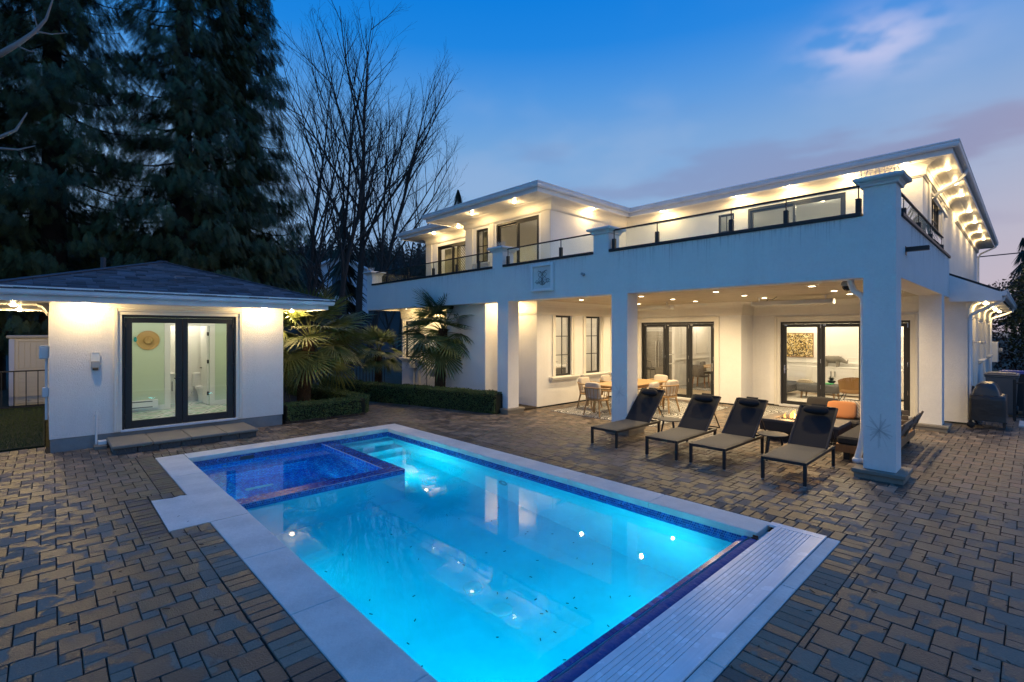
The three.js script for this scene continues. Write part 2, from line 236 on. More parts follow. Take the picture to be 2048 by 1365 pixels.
// ---------------------------------------------------------------- ground, paving, pool
const POOL = { x0: -10.03, x1: -1.32, z0: -5.80, z1: -1.315, ix0: -9.66, ix1: -2.12, iz0: -5.42, iz1: -1.71 }, WL = -0.165;
const inFrame = (() => { const R = V(0.68752, 0, -0.72617); return (x, y, z) => { const d = x * FWD.x + z * FWD.z, r = x * R.x + z * R.z; return d > 0.2 ? [1024 + 984.8 * r / d, 664 - 984.8 * (y - EYE) / d, d] : null; }; })();
const soilM = std([0.045, 0.032, 0.022], 1, { map: rep(cMottle, 1.1), bumpMap: rep(bMid, 0.5), bumpScale: 0.03 });
{
  const r = 260, h = [POOL.x0 + 0.02, POOL.x1 - 0.02, POOL.z0 + 0.02, POOL.z1 - 0.02], y = -0.07;
  struct('ground', [box(-r, y - 0.3, -r, h[0], y, r), box(h[1], y - 0.3, -r, r, y, r), box(h[0], y - 0.3, -r, h[1], y, h[2]), box(h[0], y - 0.3, h[3], h[1], y, r)], std([0.035, 0.04, 0.022], 1, { map: rep(cMottle, 7), bumpMap: rep(bMid, 2), bumpScale: 0.05 }));
  const jm = std([0.020, 0.018, 0.016], 1, { bumpMap: rep(bGrain, 0.3), bumpScale: 0.004 }), yb = -0.014, X0 = -17.6, X1 = 4.2, Z0 = -17.4, Z1 = 4.6;
  const pav = struct('patio_paving', [box(X0, -0.06, Z0, h[0], yb, h[3]), box(-12.4, -0.06, h[3], h[0], yb, Z1), box(h[1], -0.06, Z0, X1, yb, Z1), box(h[0], -0.06, Z0, h[1], yb, h[2]), box(h[0], -0.06, h[3], h[1], yb, Z1)], jm);
  // paver faces: brown-grey concrete, darker and smoother where the rain has not dried off, paler and rougher where it has
  const S = 1024, n1 = tileNoise(S, 7, 501, 5, 0.5), n2 = tileNoise(S, 5, 777, 4, 0.5), n3 = tileNoise(S, 128, 91, 2, 0.7);
  const dry = (i) => sstep(0.535, 0.585, n1[i] + 0.10 * (n2[i] - 0.5));
  const pm = tex(S, (i) => { const w = dry(i), g = 0.36 + 0.52 * w + 0.26 * (n3[i] - 0.5) * (0.4 + 0.6 * w) + 0.18 * (n2[i] - 0.5); return [g * lerp(1.02, 1.06, w), g * lerp(0.95, 0.99, w), g * lerp(0.88, 0.90, w)]; });
  const pr = tex(S, (i) => 0.46 + 0.40 * dry(i)), pb = tex(S, (i) => n3[i]);
  const paveM = std([0.215, 0.178, 0.145], 1, { map: rep(pm, 1.7), roughnessMap: rep(pr, 1.7), bumpMap: rep(pb, 1.1), bumpScale: 0.0022, vertexColors: true });
  const R = rng(4242), A = 0.2265, B = 0.1115, gap = 0.0035;
  const paverG = (x0, z0, x1, z1, dy, tone, u, v) => { // top and bevelled rim, laid at its own height
    const b = 0.0042, P = [], t = [[x0 + b, dy, z0 + b], [x1 - b, dy, z0 + b], [x1 - b, dy, z1 - b], [x0 + b, dy, z1 - b]], m = [[x0, dy - b, z0], [x1, dy - b, z0], [x1, dy - b, z1], [x0, dy - b, z1]], l = m.map(([x, , z]) => [x, -0.05, z]);
    quadTo(P, t[3], t[2], t[1], t[0]); for (let k = 0; k < 4; k++) { const j = (k + 1) % 4; quadTo(P, m[j], m[k], t[k], t[j]); quadTo(P, l[j], l[k], m[k], m[j]); }
    const g = new THREE.BufferGeometry(); g.setAttribute('position', new THREE.Float32BufferAttribute(P, 3)); g.computeVertexNormals();
    const n = P.length / 3, uv = new Float32Array(n * 2), c = new Float32Array(n * 3); for (let i = 0; i < n; i++) { uv[i * 2] = P[i * 3] + u; uv[i * 2 + 1] = P[i * 3 + 2] + v; c.set(tone, i * 3); }
    g.setAttribute('uv', new THREE.BufferAttribute(uv, 2)); g.setAttribute('color', new THREE.BufferAttribute(c, 3)); return g;
  };
  const tones = () => { const k = 0.86 + 0.28 * R(), w = (R() - 0.5) * 0.07; return [k * (1 + w), k, k * (1 - w)]; };
  const minus = (rs, e) => rs.flatMap(([a, b, c, d]) => { if (c <= e[0] || a >= e[2] || d <= e[1] || b >= e[3]) return [[a, b, c, d]]; const o = []; if (a < e[0]) o.push([a, b, e[0], d]); if (c > e[2]) o.push([e[2], b, c, d]); const x0 = Math.max(a, e[0]), x1 = Math.min(c, e[2]); if (b < e[1]) o.push([x0, b, x1, e[1]]); if (d > e[3]) o.push([x0, e[3], x1, d]); return o; });
  // kept free: pool with its border course, the landing slab, pool house, house walls, lawn
  const FL = [-7.51, -1.33, -6.24, -0.94], bw = 0.238;
  const excl = [[POOL.x0 - bw, POOL.z0 - bw, POOL.x1 + bw, POOL.z1 + bw], [FL[0] - bw, FL[1], FL[2] + bw, FL[3] + bw], [-17, -3.96, -11.66, 0.0], [-30, 0, -12.38, 9], [-20, -30, -9.3, -9.74], [-20, -30, -5.62, -14.3], [-20, -30, -0.95, -15.1], [-20, -5.9, -11.66, -3.9], [-20, -9.9, -14.9, -6.9], [-20, -9.9, -12.6, -7.6]];
  const all = [];
  for (let i = -120; i < 120; i++) for (let j = -120; j < 120; j++) {
    const px = -5.121 + i * A + j * B, pz = -0.851 - i * B + j * A;
    for (const [x, z, s] of [[px, pz, A], [px + A, pz + A - B, B]]) {
      if (x < X0 || x > X1 - s || z < Z0 || z > Z1 - s) continue;
      let rs = [[x, z, x + s, z + s]]; for (const e of excl) rs = minus(rs, e);
      const whole = rs.length === 1 && rs[0][2] - rs[0][0] > s - 1e-6 && rs[0][3] - rs[0][1] > s - 1e-6;
      for (const q of rs) if (q[2] - q[0] > 0.03 && q[3] - q[1] > 0.03) all.push({ q, whole, s });
    }
  }
  // border course of narrow pavers laid across
  const course = (x0, z0, x1, z1, along) => { const L = along ? x1 - x0 : z1 - z0, n = Math.max(1, Math.round(L / 0.1125)); for (let k = 0; k < n; k++) { const a = (k / n) * L, b = ((k + 1) / n) * L; all.push({ q: along ? [x0 + a, z0, x0 + b, z1] : [x0, z0 + a, x1, z0 + b], border: true }); } };
  course(POOL.x0 - bw, POOL.z1 + 0.006, FL[0] - bw, POOL.z1 + bw, true); course(FL[2] + bw, POOL.z1 + 0.006, POOL.x1 + bw, POOL.z1 + bw, true);
  course(FL[0] - bw, POOL.z1 + 0.006, FL[0] - 0.006, FL[3] + 0.0, false); course(FL[2] + 0.006, POOL.z1 + 0.006, FL[2] + bw, FL[3], false); course(FL[0] - bw, FL[3] + 0.006, FL[2] + bw, FL[3] + bw, true);
  course(POOL.x1 + 0.006, POOL.z0 - bw, POOL.x1 + bw, POOL.z1, false); course(POOL.x0 - bw, POOL.z0 - bw, POOL.x1, POOL.z0 - 0.006, true); course(POOL.x0 - bw, POOL.z0, POOL.x0 - 0.006, POOL.z1, false);
  for (const e of all) {
    const [a, b, c, d] = e.q, w = (c - a) * (d - b), p = inFrame((a + c) / 2, 0, (b + d) / 2); e.size = 0;
    if (p && p[0] > 6 && p[0] < 2042 && p[1] > 680 && p[1] < 1358) e.size = w / (p[2] ** 3);
  }
  const shown = all.filter((e) => (e.whole || e.border) && e.size > 0).sort((a, b) => b.size - a.size).slice(0, 300), near = new Set(shown);
  const kinds = {};
  const variant = (key, w, d) => { const k = key + Math.floor(R() * 26); return kinds[k] ??= paverG(-w / 2 + gap, -d / 2 + gap, w / 2 - gap, d / 2 - gap, 0, e_tone(key), R() * 20, R() * 20); };
  const e_tone = (key) => { const t = tones(); return key === 'b' || key === 'c' ? [t[0] * 0.62, t[1] * 0.62, t[2] * 0.66] : t; };
  const rest = [];
  for (const e of all) {
    const [a, b, c, d] = e.q, dy = (R() - 0.5) * 0.004;
    if (near.has(e)) { const w = c - a, dd = d - b, m = part(pav, 'paver', variant(e.border ? (w > dd ? 'c' + w.toFixed(3) : 'b' + dd.toFixed(3))[0] + (e.border ? Math.round(w * 1000) + 'x' + Math.round(dd * 1000) : '') : 's' + e.s, w, dd), paveM); m.position.set((a + c) / 2, dy, (b + d) / 2); m.rotation.y = (R() - 0.5) * 0.008; } else rest.push(paverG(a + gap, b + gap, c - gap, d - gap, dy, e_tone(e.border ? 'b' : 's'), R() * 20, R() * 20));
  }
  stuff(part(pav, 'pavers_beyond', rest, paveM));
  console.log('pavers', all.length);
  // fallen needles and leaf crumbs
  const crumbs = [], rc = rng(77); for (let k = 0; k < 420; k++) { const x = -11 + rc() * 11.5, z = -15 + rc() * 15; if (x > POOL.x0 && x < POOL.x1 && z > POOL.z0 && z < POOL.z1) continue; const a = rc() * 6.28, l = 0.008 + 0.02 * rc(); crumbs.push(xf(box(-l, 0.002, -0.0025, l, 0.005, 0.0025), M4(x, 0, z, 0, a, 0))); }
  tag(solo('leaf_litter', crumbs, std([0.05, 0.032, 0.015], 1), 'fallen needles and leaf crumbs scattered over the paving', 'leaf litter'), null, null, null, 'stuff');
}
struct('lawn', slab([[-12.38, 0.02], [-12.38, 6], [-19.2, 6], [-19.2, 0.02]], -0.06, 0.03), std([0.035, 0.05, 0.012], 1, { map: rep(tex(512, (i) => 0.55 + 0.9 * (nFine[i] - 0.5) + 0.3 * (nMid[i] - 0.3)), 0.8), bumpMap: rep(bFine, 0.3), bumpScale: 0.02 }));
struct('planting_bed', [slab([[-11.62, -3.98], [-11.62, -5.86], [-17.4, -5.86], [-17.4, -3.98]], -0.05, 0.05), slab([[-9.3, -8.62], [-9.3, -9.76], [-16.8, -9.76], [-16.8, -7.2], [-14.6, -7.2], [-11.6, -8.0]], -0.05, 0.05)], soilM);
{ // blades over the lawn
  const R = rng(9), g = fromTris([-0.004, 0, 0, 0.004, 0, 0, 0.001, 0.035, 0.012]), n = 14000, im = new THREE.InstancedMesh(g, std([0.06, 0.085, 0.02], 0.9, { side: THREE.DoubleSide }), n), m = new THREE.Matrix4();
  for (let i = 0; i < n; i++) { m.compose(V(-12.4 - R() * 6.6, 0.03, 0.05 + R() * 2.4), new THREE.Quaternion().setFromEuler(new THREE.Euler((R() - 0.5) * 0.9, R() * 6.28, (R() - 0.5) * 0.9)), V(1, 0.7 + R(), 1)); im.setMatrixAt(i, m); }
  im.name = 'grass'; scene.add(im); tag(im, 'short dark green turf behind the fence beside the pool house', 'grass', null, 'stuff');
}
// ---- the pool
const plasterM = std([0.72, 0.83, 0.85], 0.8, { map: rep(tex(512, (i) => 0.86 + 0.22 * (nBig[i] - 0.5) + 0.10 * (nMid[i] - 0.5)), 2.1) });
const tileM = std([1, 1, 1], 0.22, { vertexColors: true }), groutM = std([0.36, 0.42, 0.52], 0.8);
const tileTone = (R) => { const k = R(), b = k < 0.22 ? [0.035, 0.17, 0.52] : k < 0.7 ? [0.010, 0.045, 0.26] : [0.016, 0.085, 0.38], j = 0.75 + 0.5 * R(); return b.map((x) => x * j); };
function tileField(place, nu, nv, pitch, R) { // place(u0, u1, v0, v1, out) -> box geometry; all tiles in one mesh
  const pos = [], col = [], g = 0.0018;
  for (let i = 0; i < nu; i++) for (let j = 0; j < nv; j++) { const sh = (j % 2) * pitch * 0.5, b = place(i * pitch + g + sh, (i + 1) * pitch - g + sh, j * pitch + g, (j + 1) * pitch - g), p = b.attributes.position.array, t = tileTone(R); for (let k = 0; k < p.length; k++) pos.push(p[k]); for (let k = 0; k < p.length / 3; k++) col.push(...t); }
  const q = fromTris(pos); q.setAttribute('color', new THREE.Float32BufferAttribute(col, 3)); return q;
}
{
  const P = POOL, pool = thing('swimming_pool', 'long rectangular swimming pool with blue mosaic band, built-in spa and stone coping', 'swimming pool'), T = 0.28, R = rng(31);
  // basin
  part(pool, 'basin_wall', box(P.ix0 - T, -2.3, P.iz0 - T, P.ix1 + 0.18, -0.072, P.iz0), plasterM); part(pool, 'basin_wall', box(P.ix0 - T, -2.3, P.iz1, P.ix1 + 0.18, -0.072, P.iz1 + T), plasterM);
  part(pool, 'basin_wall', box(P.ix0 - T, -2.3, P.iz0, P.ix0, -0.072, P.iz1), plasterM);
  part(pool, 'basin_wall', box(P.ix1, -2.3, P.iz0, P.ix1 + 0.05, -0.082, P.iz1), plasterM); part(pool, 'cover_pit', [box(P.ix1 + 0.05, -2.3, P.iz0, P.x1 + 0.0, -0.26, P.iz1), box(-1.80, -0.26, P.iz0, P.x1, -0.072, P.iz1)], MAT.concrete);
  { const f = [], pr = [[P.ix0, -1.38], [-7.2, -1.40], [-3.4, -1.66], [P.ix1, -1.70]]; for (let i = 0; i < 3; i++) { const [a, y] = pr[i], [b, w] = pr[i + 1]; quadTo(f, [a, y, P.iz1], [b, w, P.iz1], [b, w, P.iz0], [a, y, P.iz0]); quadTo(f, [a, -2.35, P.iz0], [b, -2.35, P.iz0], [b, -2.35, P.iz1], [a, -2.35, P.iz1]); } part(pool, 'basin_floor', fromTris(f), plasterM); }
  // steps in the far corner
  const nose = std([0.80, 0.84, 0.86], 0.6);
  [[-9.40, -0.41], [-9.02, -0.74], [-8.73, -1.05]].forEach(([x, y], k, a) => { const s = part(pool, 'pool_step', box(k ? a[k - 1][0] : P.ix0, -1.4, P.iz0, x, y, -4.2, 0.012), plasterM); part(s, 'nosing', box(x - 0.06, y + 0.002, P.iz0 + 0.004, x + 0.004, y + 0.012, -4.204, 0.003), nose); });
  // coping slabs
  const cop = (x0, z0, x1, z1) => part(pool, 'coping_slab', box(x0, -0.07, z0, x1, 0.0 + (R() - 0.5) * 0.002, z1, 0.006), MAT.coping);
  const run = (a, b, n, f) => { for (let k = 0; k < n; k++) f(lerp(a, b, k / n) + 0.0025, lerp(a, b, (k + 1) / n) - 0.0025); };
  run(P.x0, -7.02, 2, (a, b) => cop(a, P.iz1 - 0.003, b, P.z1)); run(-6.24, P.x1, 4, (a, b) => cop(a, P.iz1 - 0.003, b, P.z1));
  run(P.x0 + 0.37, -1.97, 6, (a, b) => cop(a, P.z0, b, P.iz0 + 0.03)); run(P.z0, P.iz1 - 0.006, 3, (a, b) => cop(P.x0, a, P.ix0 + 0.03, b));
  run(P.z0, P.iz1, 3, (a, b) => cop(-1.436, a, P.x1, b));
  { // the broader landing slab that reaches out of the coping, one corner chipped
    const s = slab([[-7.02, P.iz1 - 0.003], [-6.245, P.iz1 - 0.003], [-6.235, -0.94], [-7.515, -0.945], [-7.48, -1.08], [-7.46, -1.16], [-7.50, -1.25], [-7.44, -1.34], [-7.30, -1.36], [-7.18, -1.318], [-7.02, -1.318]], -0.07, 0.003); part(pool, 'landing_slab', s, MAT.coping, 'broad pale landing slab with a ragged edge'); }
  // waterline mosaic
  const TP = 0.0262;
  const band = (F, u0, u1, rows, ytop, name) => { part(pool, 'grout_band', F.b(u0, u1, ytop - rows * TP, ytop, 0.0, 0.004), groutM); stuff(part(pool, name, tileField((a, b, c, d) => F.b(u0 + a, Math.min(u1, u0 + b), ytop - d, ytop - c, 0.0042, 0.0068), Math.floor((u1 - u0) / TP), rows, TP, R), tileM)); };
  band(FZ(P.iz0), P.ix0, P.ix1 + 0.02, 6, -0.085, 'waterline_tiles'); band(FX(P.ix0), P.iz0, P.iz1, 6, -0.085, 'waterline_tiles');
  part(pool, 'tile_trim', [FZ(P.iz0).b(P.ix0, P.ix1, -0.085, -0.072, 0, 0.012, 0.002), FX(P.ix0).b(P.iz0, P.iz1, -0.085, -0.072, 0, 0.012, 0.002)], std([0.55, 0.58, 0.62], 0.5));
  // raised ledge in front of the cover roll, one row of tiles on top
  stuff(part(pool, 'ledge_tiles', tileField((a, b, c, d) => box(P.ix1 + 0.002 + c, -0.0818, P.iz0 + a, P.ix1 + 0.002 + d, -0.076, P.iz0 + b), Math.floor((P.iz1 - P.iz0) / 0.047), 1, 0.047, R), tileM));
  stuff(part(pool, 'ledge_face_tiles', tileField((a, b, c, d) => FX(P.ix1).b(P.iz0 + a, P.iz0 + b, -0.084 - d, -0.084 - c, -0.006, -0.001), Math.floor((P.iz1 - P.iz0) / TP), 4, TP, R), tileM));
  // spa
  const sx = -7.20, sz = -3.95, w = 0.25, top = -0.112, mosaic = std([1, 1, 1], 0.25, { map: rep(tex(512, (i, x, y) => { const u = x % 32, v = y % 32, e = u < 3 || v < 3; const k = tileTone(rng((x >> 5) * 131 + (y >> 5) * 17)); return e ? [0.16, 0.22, 0.36] : [k[0] * 1.2, k[1] * 3.2, k[2] * 2.3]; }), 0.42) });
  part(pool, 'spa_wall', box(sx, -1.5, sz - w, sx + w, top, P.iz1), groutM); part(pool, 'spa_wall', box(P.ix0, -1.5, sz - w, sx, top, sz), groutM);
  const tt = 0.026; stuff(part(pool, 'spa_rim_tiles', merge([
    tileField((a, b, c, d) => box(sx + c, top, sz - w + a, sx + d, top + 0.0035, sz - w + b), Math.floor((P.iz1 - sz + w) / tt), 9, tt, R), tileField((a, b, c, d) => box(P.ix0 + a, top, sz - w + c, Math.min(sx, P.ix0 + b), top + 0.0035, sz - w + d), Math.floor((sx - P.ix0) / tt), 9, tt, R),
    tileField((a, b, c, d) => FX(sx + w).b(sz - w + a, sz - w + b, top - d, top - c, 0, 0.003), Math.floor((P.iz1 - sz + w) / tt), 5, tt, R), tileField((a, b, c, d) => box(P.ix0 + a, top - d, sz - w - 0.003, Math.min(sx + w, P.ix0 + b), top - c, sz - w), Math.floor((sx + w - P.ix0) / tt), 5, tt, R)]), tileM));
  part(pool, 'spa_floor', box(P.ix0, -1.5, sz, sx, -1.12, P.iz1), mosaic);
  part(pool, 'spa_bench', [box(P.ix0, -1.12, sz, P.ix0 + 0.48, -0.58, P.iz1), box(P.ix0 + 0.48, -1.12, sz, sx, -0.58, sz + 0.46), box(sx - 0.46, -1.12, sz + 0.46, sx, -0.58, P.iz1), box(P.ix0 + 0.48, -1.12, P.iz1 - 0.42, sx - 0.46, -0.58, P.iz1)], mosaic);
  part(pool, 'spa_lining', [box(P.ix0 + 0.004, -0.58, sz, P.ix0 + 0.010, -0.25, P.iz1), box(P.ix0 + 0.01, -0.58, sz + 0.001, sx, top - 0.001, sz + 0.006), box(sx - 0.006, -0.58, sz + 0.006, sx - 0.001, top - 0.001, P.iz1)], mosaic);
  for (const [x, z] of [[-8.75, -2.75], [-8.05, -2.2]]) part(pool, 'spa_step_marker', box(x, -1.118, z, x + 0.10, -1.108, z + 0.42, 0.003), std([0.55, 0.75, 0.72], 0.5));
  part(pool, 'skimmer', [box(P.ix0 + 0.008, -0.20, -2.72, P.ix0 + 0.016, -0.115, -2.50, 0.002)], std([0.05, 0.06, 0.08], 0.4));
  for (const z of [-3.4, -2.95, -2.25]) part(pool, 'spa_jet', xf(lathe([[0, 0], [0.03, 0], [0.03, 0.012], [0.018, 0.014], [0, 0.008]], 14), M4(P.ix0 + 0.011, -0.40, z, 0, 0, -Math.PI / 2)), MAT.plasticGrey);
  // water: one body, surface slightly uneven
  const wm = phys([1, 1, 1], 0.0, { transmission: 1, thickness: 1.5, ior: 1.333, attenuationColor: C(0.05, 0.77, 0.91), attenuationDistance: 1.6, bumpMap: rep(tex(512, (i) => 0.7 * nBig[i] + 0.3 * nMid[i]), 2.6), bumpScale: 0.0012 });
  struct('pool_water', box(P.ix0 - 0.1, -2.2, P.iz0 - 0.1, P.ix1 + 0.045, WL, P.iz1 + 0.1), wm);
  // underwater lamps in the side nearest the lawn edge and under the cover ledge
  const rim = lathe([[0.105, 0], [0.105, 0.018], [0.085, 0.024], [0.078, 0.012], [0.078, 0]], 24), lens = lathe([[0, 0.010], [0.078, 0.010], [0.078, 0.002], [0, 0.002]], 24), lm = std([0.8, 0.9, 1], 0.3, { emissive: C(0.55, 0.85, 1), emissiveIntensity: 6 });
  const poolLamp = (x, y, z, rx, rz, dir, cd, label) => { const t = thing('pool_light', label, 'pool light', 'underwater pool lights', x, y, z); const f = M4(0, 0, 0, rx, 0, rz); part(t, 'rim', xf(rim, f), MAT.chrome); part(t, 'lamp_lens', xf(lens, f), lm); const s = new THREE.SpotLight(C(0.45, 0.95, 1), cd, 0, 1.5, 0.6, 2); s.position.set(...dir.map((d) => d * 0.05)); s.target.position.set(x + dir[0], y + dir[1] - 0.1, z + dir[2]); s.target.updateMatrixWorld(); s.shadow.radius = 4; s.name = 'pool_beam'; t.add(s); };
  for (const x of [-5.5, -4.2, -2.9]) poolLamp(x, -0.72, P.iz1 - 0.002, -Math.PI / 2, 0, [0, 0, -1], 3.4, 'round underwater lamp in the long pool wall beside the paving border');
  for (const z of [-2.7, -4.5]) poolLamp(P.ix1 - 0.002, -0.70, z, 0, Math.PI / 2, [-1, 0, 0], 7.5, 'round underwater lamp in the pool end below the cover roll');
  poolLamp(sx - 0.008, -0.38, -2.8, 0, Math.PI / 2, [-1, 0, 0], 4.2, 'round underwater lamp inside the tiled spa'); poolLamp(-7.9, -0.75, sz - w - 0.005, -Math.PI / 2, 0, [0, 0, -1], 6, 'round underwater lamp added in the spa wall to brighten the pool steps');  // the lamp facing the steps is an unseen addition that brightens them
  part(pool, 'return_fitting', xf(lathe([[0.05, 0], [0.10, 0], [0.10, 0.014], [0.085, 0.02], [0.05, 0.008]], 22), M4(-5.93, -0.80, P.iz0 + 0.001, Math.PI / 2, 0, 0)), MAT.plasticGrey);
  for (const x of [-4.4, -3.9]) part(pool, 'main_drain', xf(lathe([[0, 0.012], [0.10, 0.012], [0.12, 0.004], [0.12, 0], [0, 0]], 20), M4(x, x < -4 ? -1.592 : -1.626, -3.55)), MAT.plasticWhite);
  { const q = rng(71), d = []; for (let k = 0; k < 90; k++) { const x = -2.3 - q() * q() * 5, z = -5.3 + q() * 3.4, y = x < -3.4 ? -1.40 + (x + 7.2) * -0.0684 : -1.66 + (x + 3.4) * -0.03125; if (x < -6.9) continue; d.push(xf(box(-0.012 - 0.014 * q(), 0.002, -0.004, 0.012, 0.008, 0.004), M4(x, y, z, 0, q() * 6.3, 0))); } tag(solo('pool_debris', d, std([0.06, 0.05, 0.03], 1), 'leaf crumbs lying on the pool floor', 'leaf litter'), null, null, null, 'stuff'); }
  // safety cover: vinyl roll and aluminium lid
  const pts = [], rad = []; for (let k = 0; k <= 70; k++) { const z = lerp(P.iz0 + 0.04, P.iz1 - 0.02, k / 70); pts.push(V(-1.985, -0.128 + 0.0015 * Math.sin(z * 31), z)); rad.push(k === 0 || k === 70 ? 0.06 : 0.083 + 0.0035 * fbm(z * 5, 1.3, 0.7, 3) + 0.002 * Math.sin(z * 14 + 2 * Math.sin(z * 5))); }
  const roll = thing('pool_cover_roll', 'rolled dark blue vinyl pool cover lying along the tiled ledge', 'pool cover'); part(roll, 'vinyl_roll', tube(pts, rad, 22), phys([0.030, 0.085, 0.27], 0.62, { bumpMap: rep(bMid, 0.5), bumpScale: 0.010, specularIntensity: 0.5 })); part(roll, 'webbing', [xf(box(-0.03, 0, -0.02, 0.03, 0.012, 0.02, 0.003), M4(-1.985, -0.055, P.iz0 + 0.06)), box(-2.01, -0.05, P.iz0 + 0.03, -1.96, -0.028, P.iz0 + 0.045)], std([0.16, 0.04, 0.02], 0.8));
  const lid = thing('cover_housing', 'white aluminium slatted lid over the pool cover housing', 'pool cover lid'), lidM = std([0.94, 0.94, 0.95], 0.27, { map: rep(tex(512, (i, x, y) => 0.80 + 0.16 * (nBig[i] - 0.5) + 0.3 * (nFine[(y >> 5) * 512 + x] - 0.5) * 0.4 + 0.12 * sstep(0.62, 0.7, nMid[i])), 0.9), bumpMap: rep(bFine, 0.5), bumpScale: 0.0006 });
  const z0 = P.z0 + 0.005, z1 = P.z1 - 0.0, xs = [-1.888, -1.832, -1.792, -1.752, -1.712, -1.672, -1.632, -1.592, -1.558, -1.440];
  for (let k = 0; k < 9; k++) part(lid, 'slat', box(xs[k] + 0.0016, -0.012, z0 + 0.11, xs[k + 1] - 0.0016, 0.012, z1, 0.0025), lidM);
  part(lid, 'end_plate', box(-1.965, -0.012, z0, -1.441, 0.013, z0 + 0.108, 0.003), lidM); part(lid, 'lid_skirt', [box(-1.887, -0.06, z0 + 0.11, -1.879, -0.012, z1), box(-1.88, -0.03, z0 + 0.11, -1.45, -0.014, z1)], MAT.concrete);
}
// ---------------------------------------------------------------- the house
const house = thing('house', 'two storey cream stucco house with wide eaves, glass balcony and covered patio', 'house');
const HP = (name, geo, mat, label) => part(house, name, geo, mat, label);
const zF = -8.60, zB1 = -9.79, xW = -9.35, zA = -14.35, xC = -5.68, zBw = -15.18, CEIL = 2.95;
const PL = (x, z, w, d, h = 0.15, s = 0.5) => box(x - w / 2, 0, z - d / 2, x + w / 2, h, z + d / 2, 0.008);
// stucco columns on stone plinths
function column(x0, x1, z0, z1, px = 0.12) {
  const c = HP('column', box(x0, 0.13, z0, x1, 2.885, z1), MAT.stucco);
  part(c, 'plinth_cap', box(x0 - px, 0.075, z0 - px, x1 + px, 0.128, z1 + px, 0.006), MAT.capstone); part(c, 'plinth', box(x0 - px + 0.025, -0.03, z0 - px + 0.025, x1 + px - 0.025, 0.075, z1 + px - 0.025, 0.004), MAT.capstone); return c;
}
column(-1.68, -1.30, -8.985, zF); column(-6.05, -5.67, -8.985, zF); column(-9.635, -9.235, -8.985, zF); column(-1.68, -1.30, -14.08, -13.70);
// balcony parapet with piers and moulded caps
HP('balcony_parapet', [box(-16.86, 2.885, -8.99, -1.30, 3.776, zF), box(-1.69, 2.885, -15.02, -1.3005, 3.776, -8.991), box(-16.86, 2.885, -11.3, -16.47, 3.776, -8.991)], MAT.stucco);
const capProf = [[-0.02, 0], [0.03, 0], [0.035, 0.03], [0.05, 0.045], [0.055, 0.06], [0.10, 0.075], [0.115, 0.10], [0.105, 0.125], [-0.02, 0.135]];
const piers = [];
for (const [x0, x1, top] of [[-1.68, -1.30, 4.185], [-6.52, -6.13, 4.185], [-9.835, -9.44, 4.185], [-16.86, -16.47, 4.16]]) {
  const p = HP('balcony_pier', box(x0, 3.776, -8.99, x1, top, zF), MAT.stucco), path = [[x0, -8.992], [x0, zF], [x1, zF], [x1, -8.992]];
  part(p, 'pier_cap', [sweep(capProf.map(([o, y]) => [o, y + top]), path, true), box(x0 - 0.08, top + 0.12, -9.07, x1 + 0.08, top + 0.137, zF + 0.08, 0.004)], MAT.trimCap); piers.push([x0, x1, top + 0.137]);
}
// lower walls
const w1 = [-10.545, -11.25].sort((a, b) => a - b), win = [[-11.25, -10.545, 0.83, 2.57], [-12.67, -11.935, 0.83, 2.57], [-14.09, -13.36, 0.83, 2.57]];
HP('wall', wallG(FZ(zB1), -16.4, xW, 0.03, 3.0, 0.2, [[-16.15, -15.15, 1.14, 2.5]]), MAT.stucco);
HP('wall', wallG(FX(xW), zA, zB1 - 0.2, 0.03, 3.0, 0.2, win), MAT.stucco);
HP('wall', wallG(FZ(zA), xW, xC, 0.03, 3.0, 0.2, [[-8.92, -6.45, 0.0, 2.405]]), MAT.stucco);
HP('wall', FX(xC).b(zBw - 0.2, zA - 0.2, 0.03, 3.0, -0.2, 0), MAT.stucco);
HP('wall', wallG(FZ(zBw), xC, -1.0, 0.03, 3.0, 0.2, [[-4.92, -2.02, 0.0, 2.38]]), MAT.stucco);
HP('wall', wallG(FX(-1.0), -25, zBw - 0.2, 0.03, 3.0, 0.2, [[-19.2, -18.2, 1.35, 2.35], [-22.6, -21.6, 1.35, 2.35]]), MAT.stucco);
HP('wall', [box(-16.4, 0.03, -25, -16.2, 3.0, zB1 - 0.2), box(-16.2, 0.03, -25, -1.2, 3.0, -24.8)], MAT.stucco);
HP('chimney_breast', box(-12.44, 0.03, zB1 + 0.0, -10.60, 2.96, -8.995, 0.006), MAT.stucco);
HP('foundation', [FZ(zB1).b(-16.4, xW, -0.05, 0.03, -0.2, -0.02), FX(xW).b(zA, zB1, -0.05, 0.03, -0.2, -0.02), FZ(zA).b(xW, xC, -0.05, 0.03, -0.2, -0.02), FZ(zBw).b(xC, -1.0, -0.05, 0.03, -0.2, -0.02), FX(-1.0).b(-25, zBw, -0.05, 0.03, -0.2, -0.02)], MAT.darkVoid);
// moulded frieze below the patio ceiling
const crown = [[0, 2.575], [0.022, 2.575], [0.03, 2.60], [0.03, 2.615], [0.045, 2.62], [0.05, 2.80], [0.058, 2.805], [0.07, 2.85], [0.10, 2.895], [0.15, 2.925], [0.22, 2.94], [0.22, 2.955], [0, 2.955]];
HP('cornice', sweep(crown, [[-10.60, zB1], [xW, zB1], [xW, zA], [xC, zA], [xC, zBw], [-1.72, zBw]]), MAT.trim);
HP('cornice', sweep(crown, [[-16.4, zB1], [-12.44, zB1]]), MAT.trim);
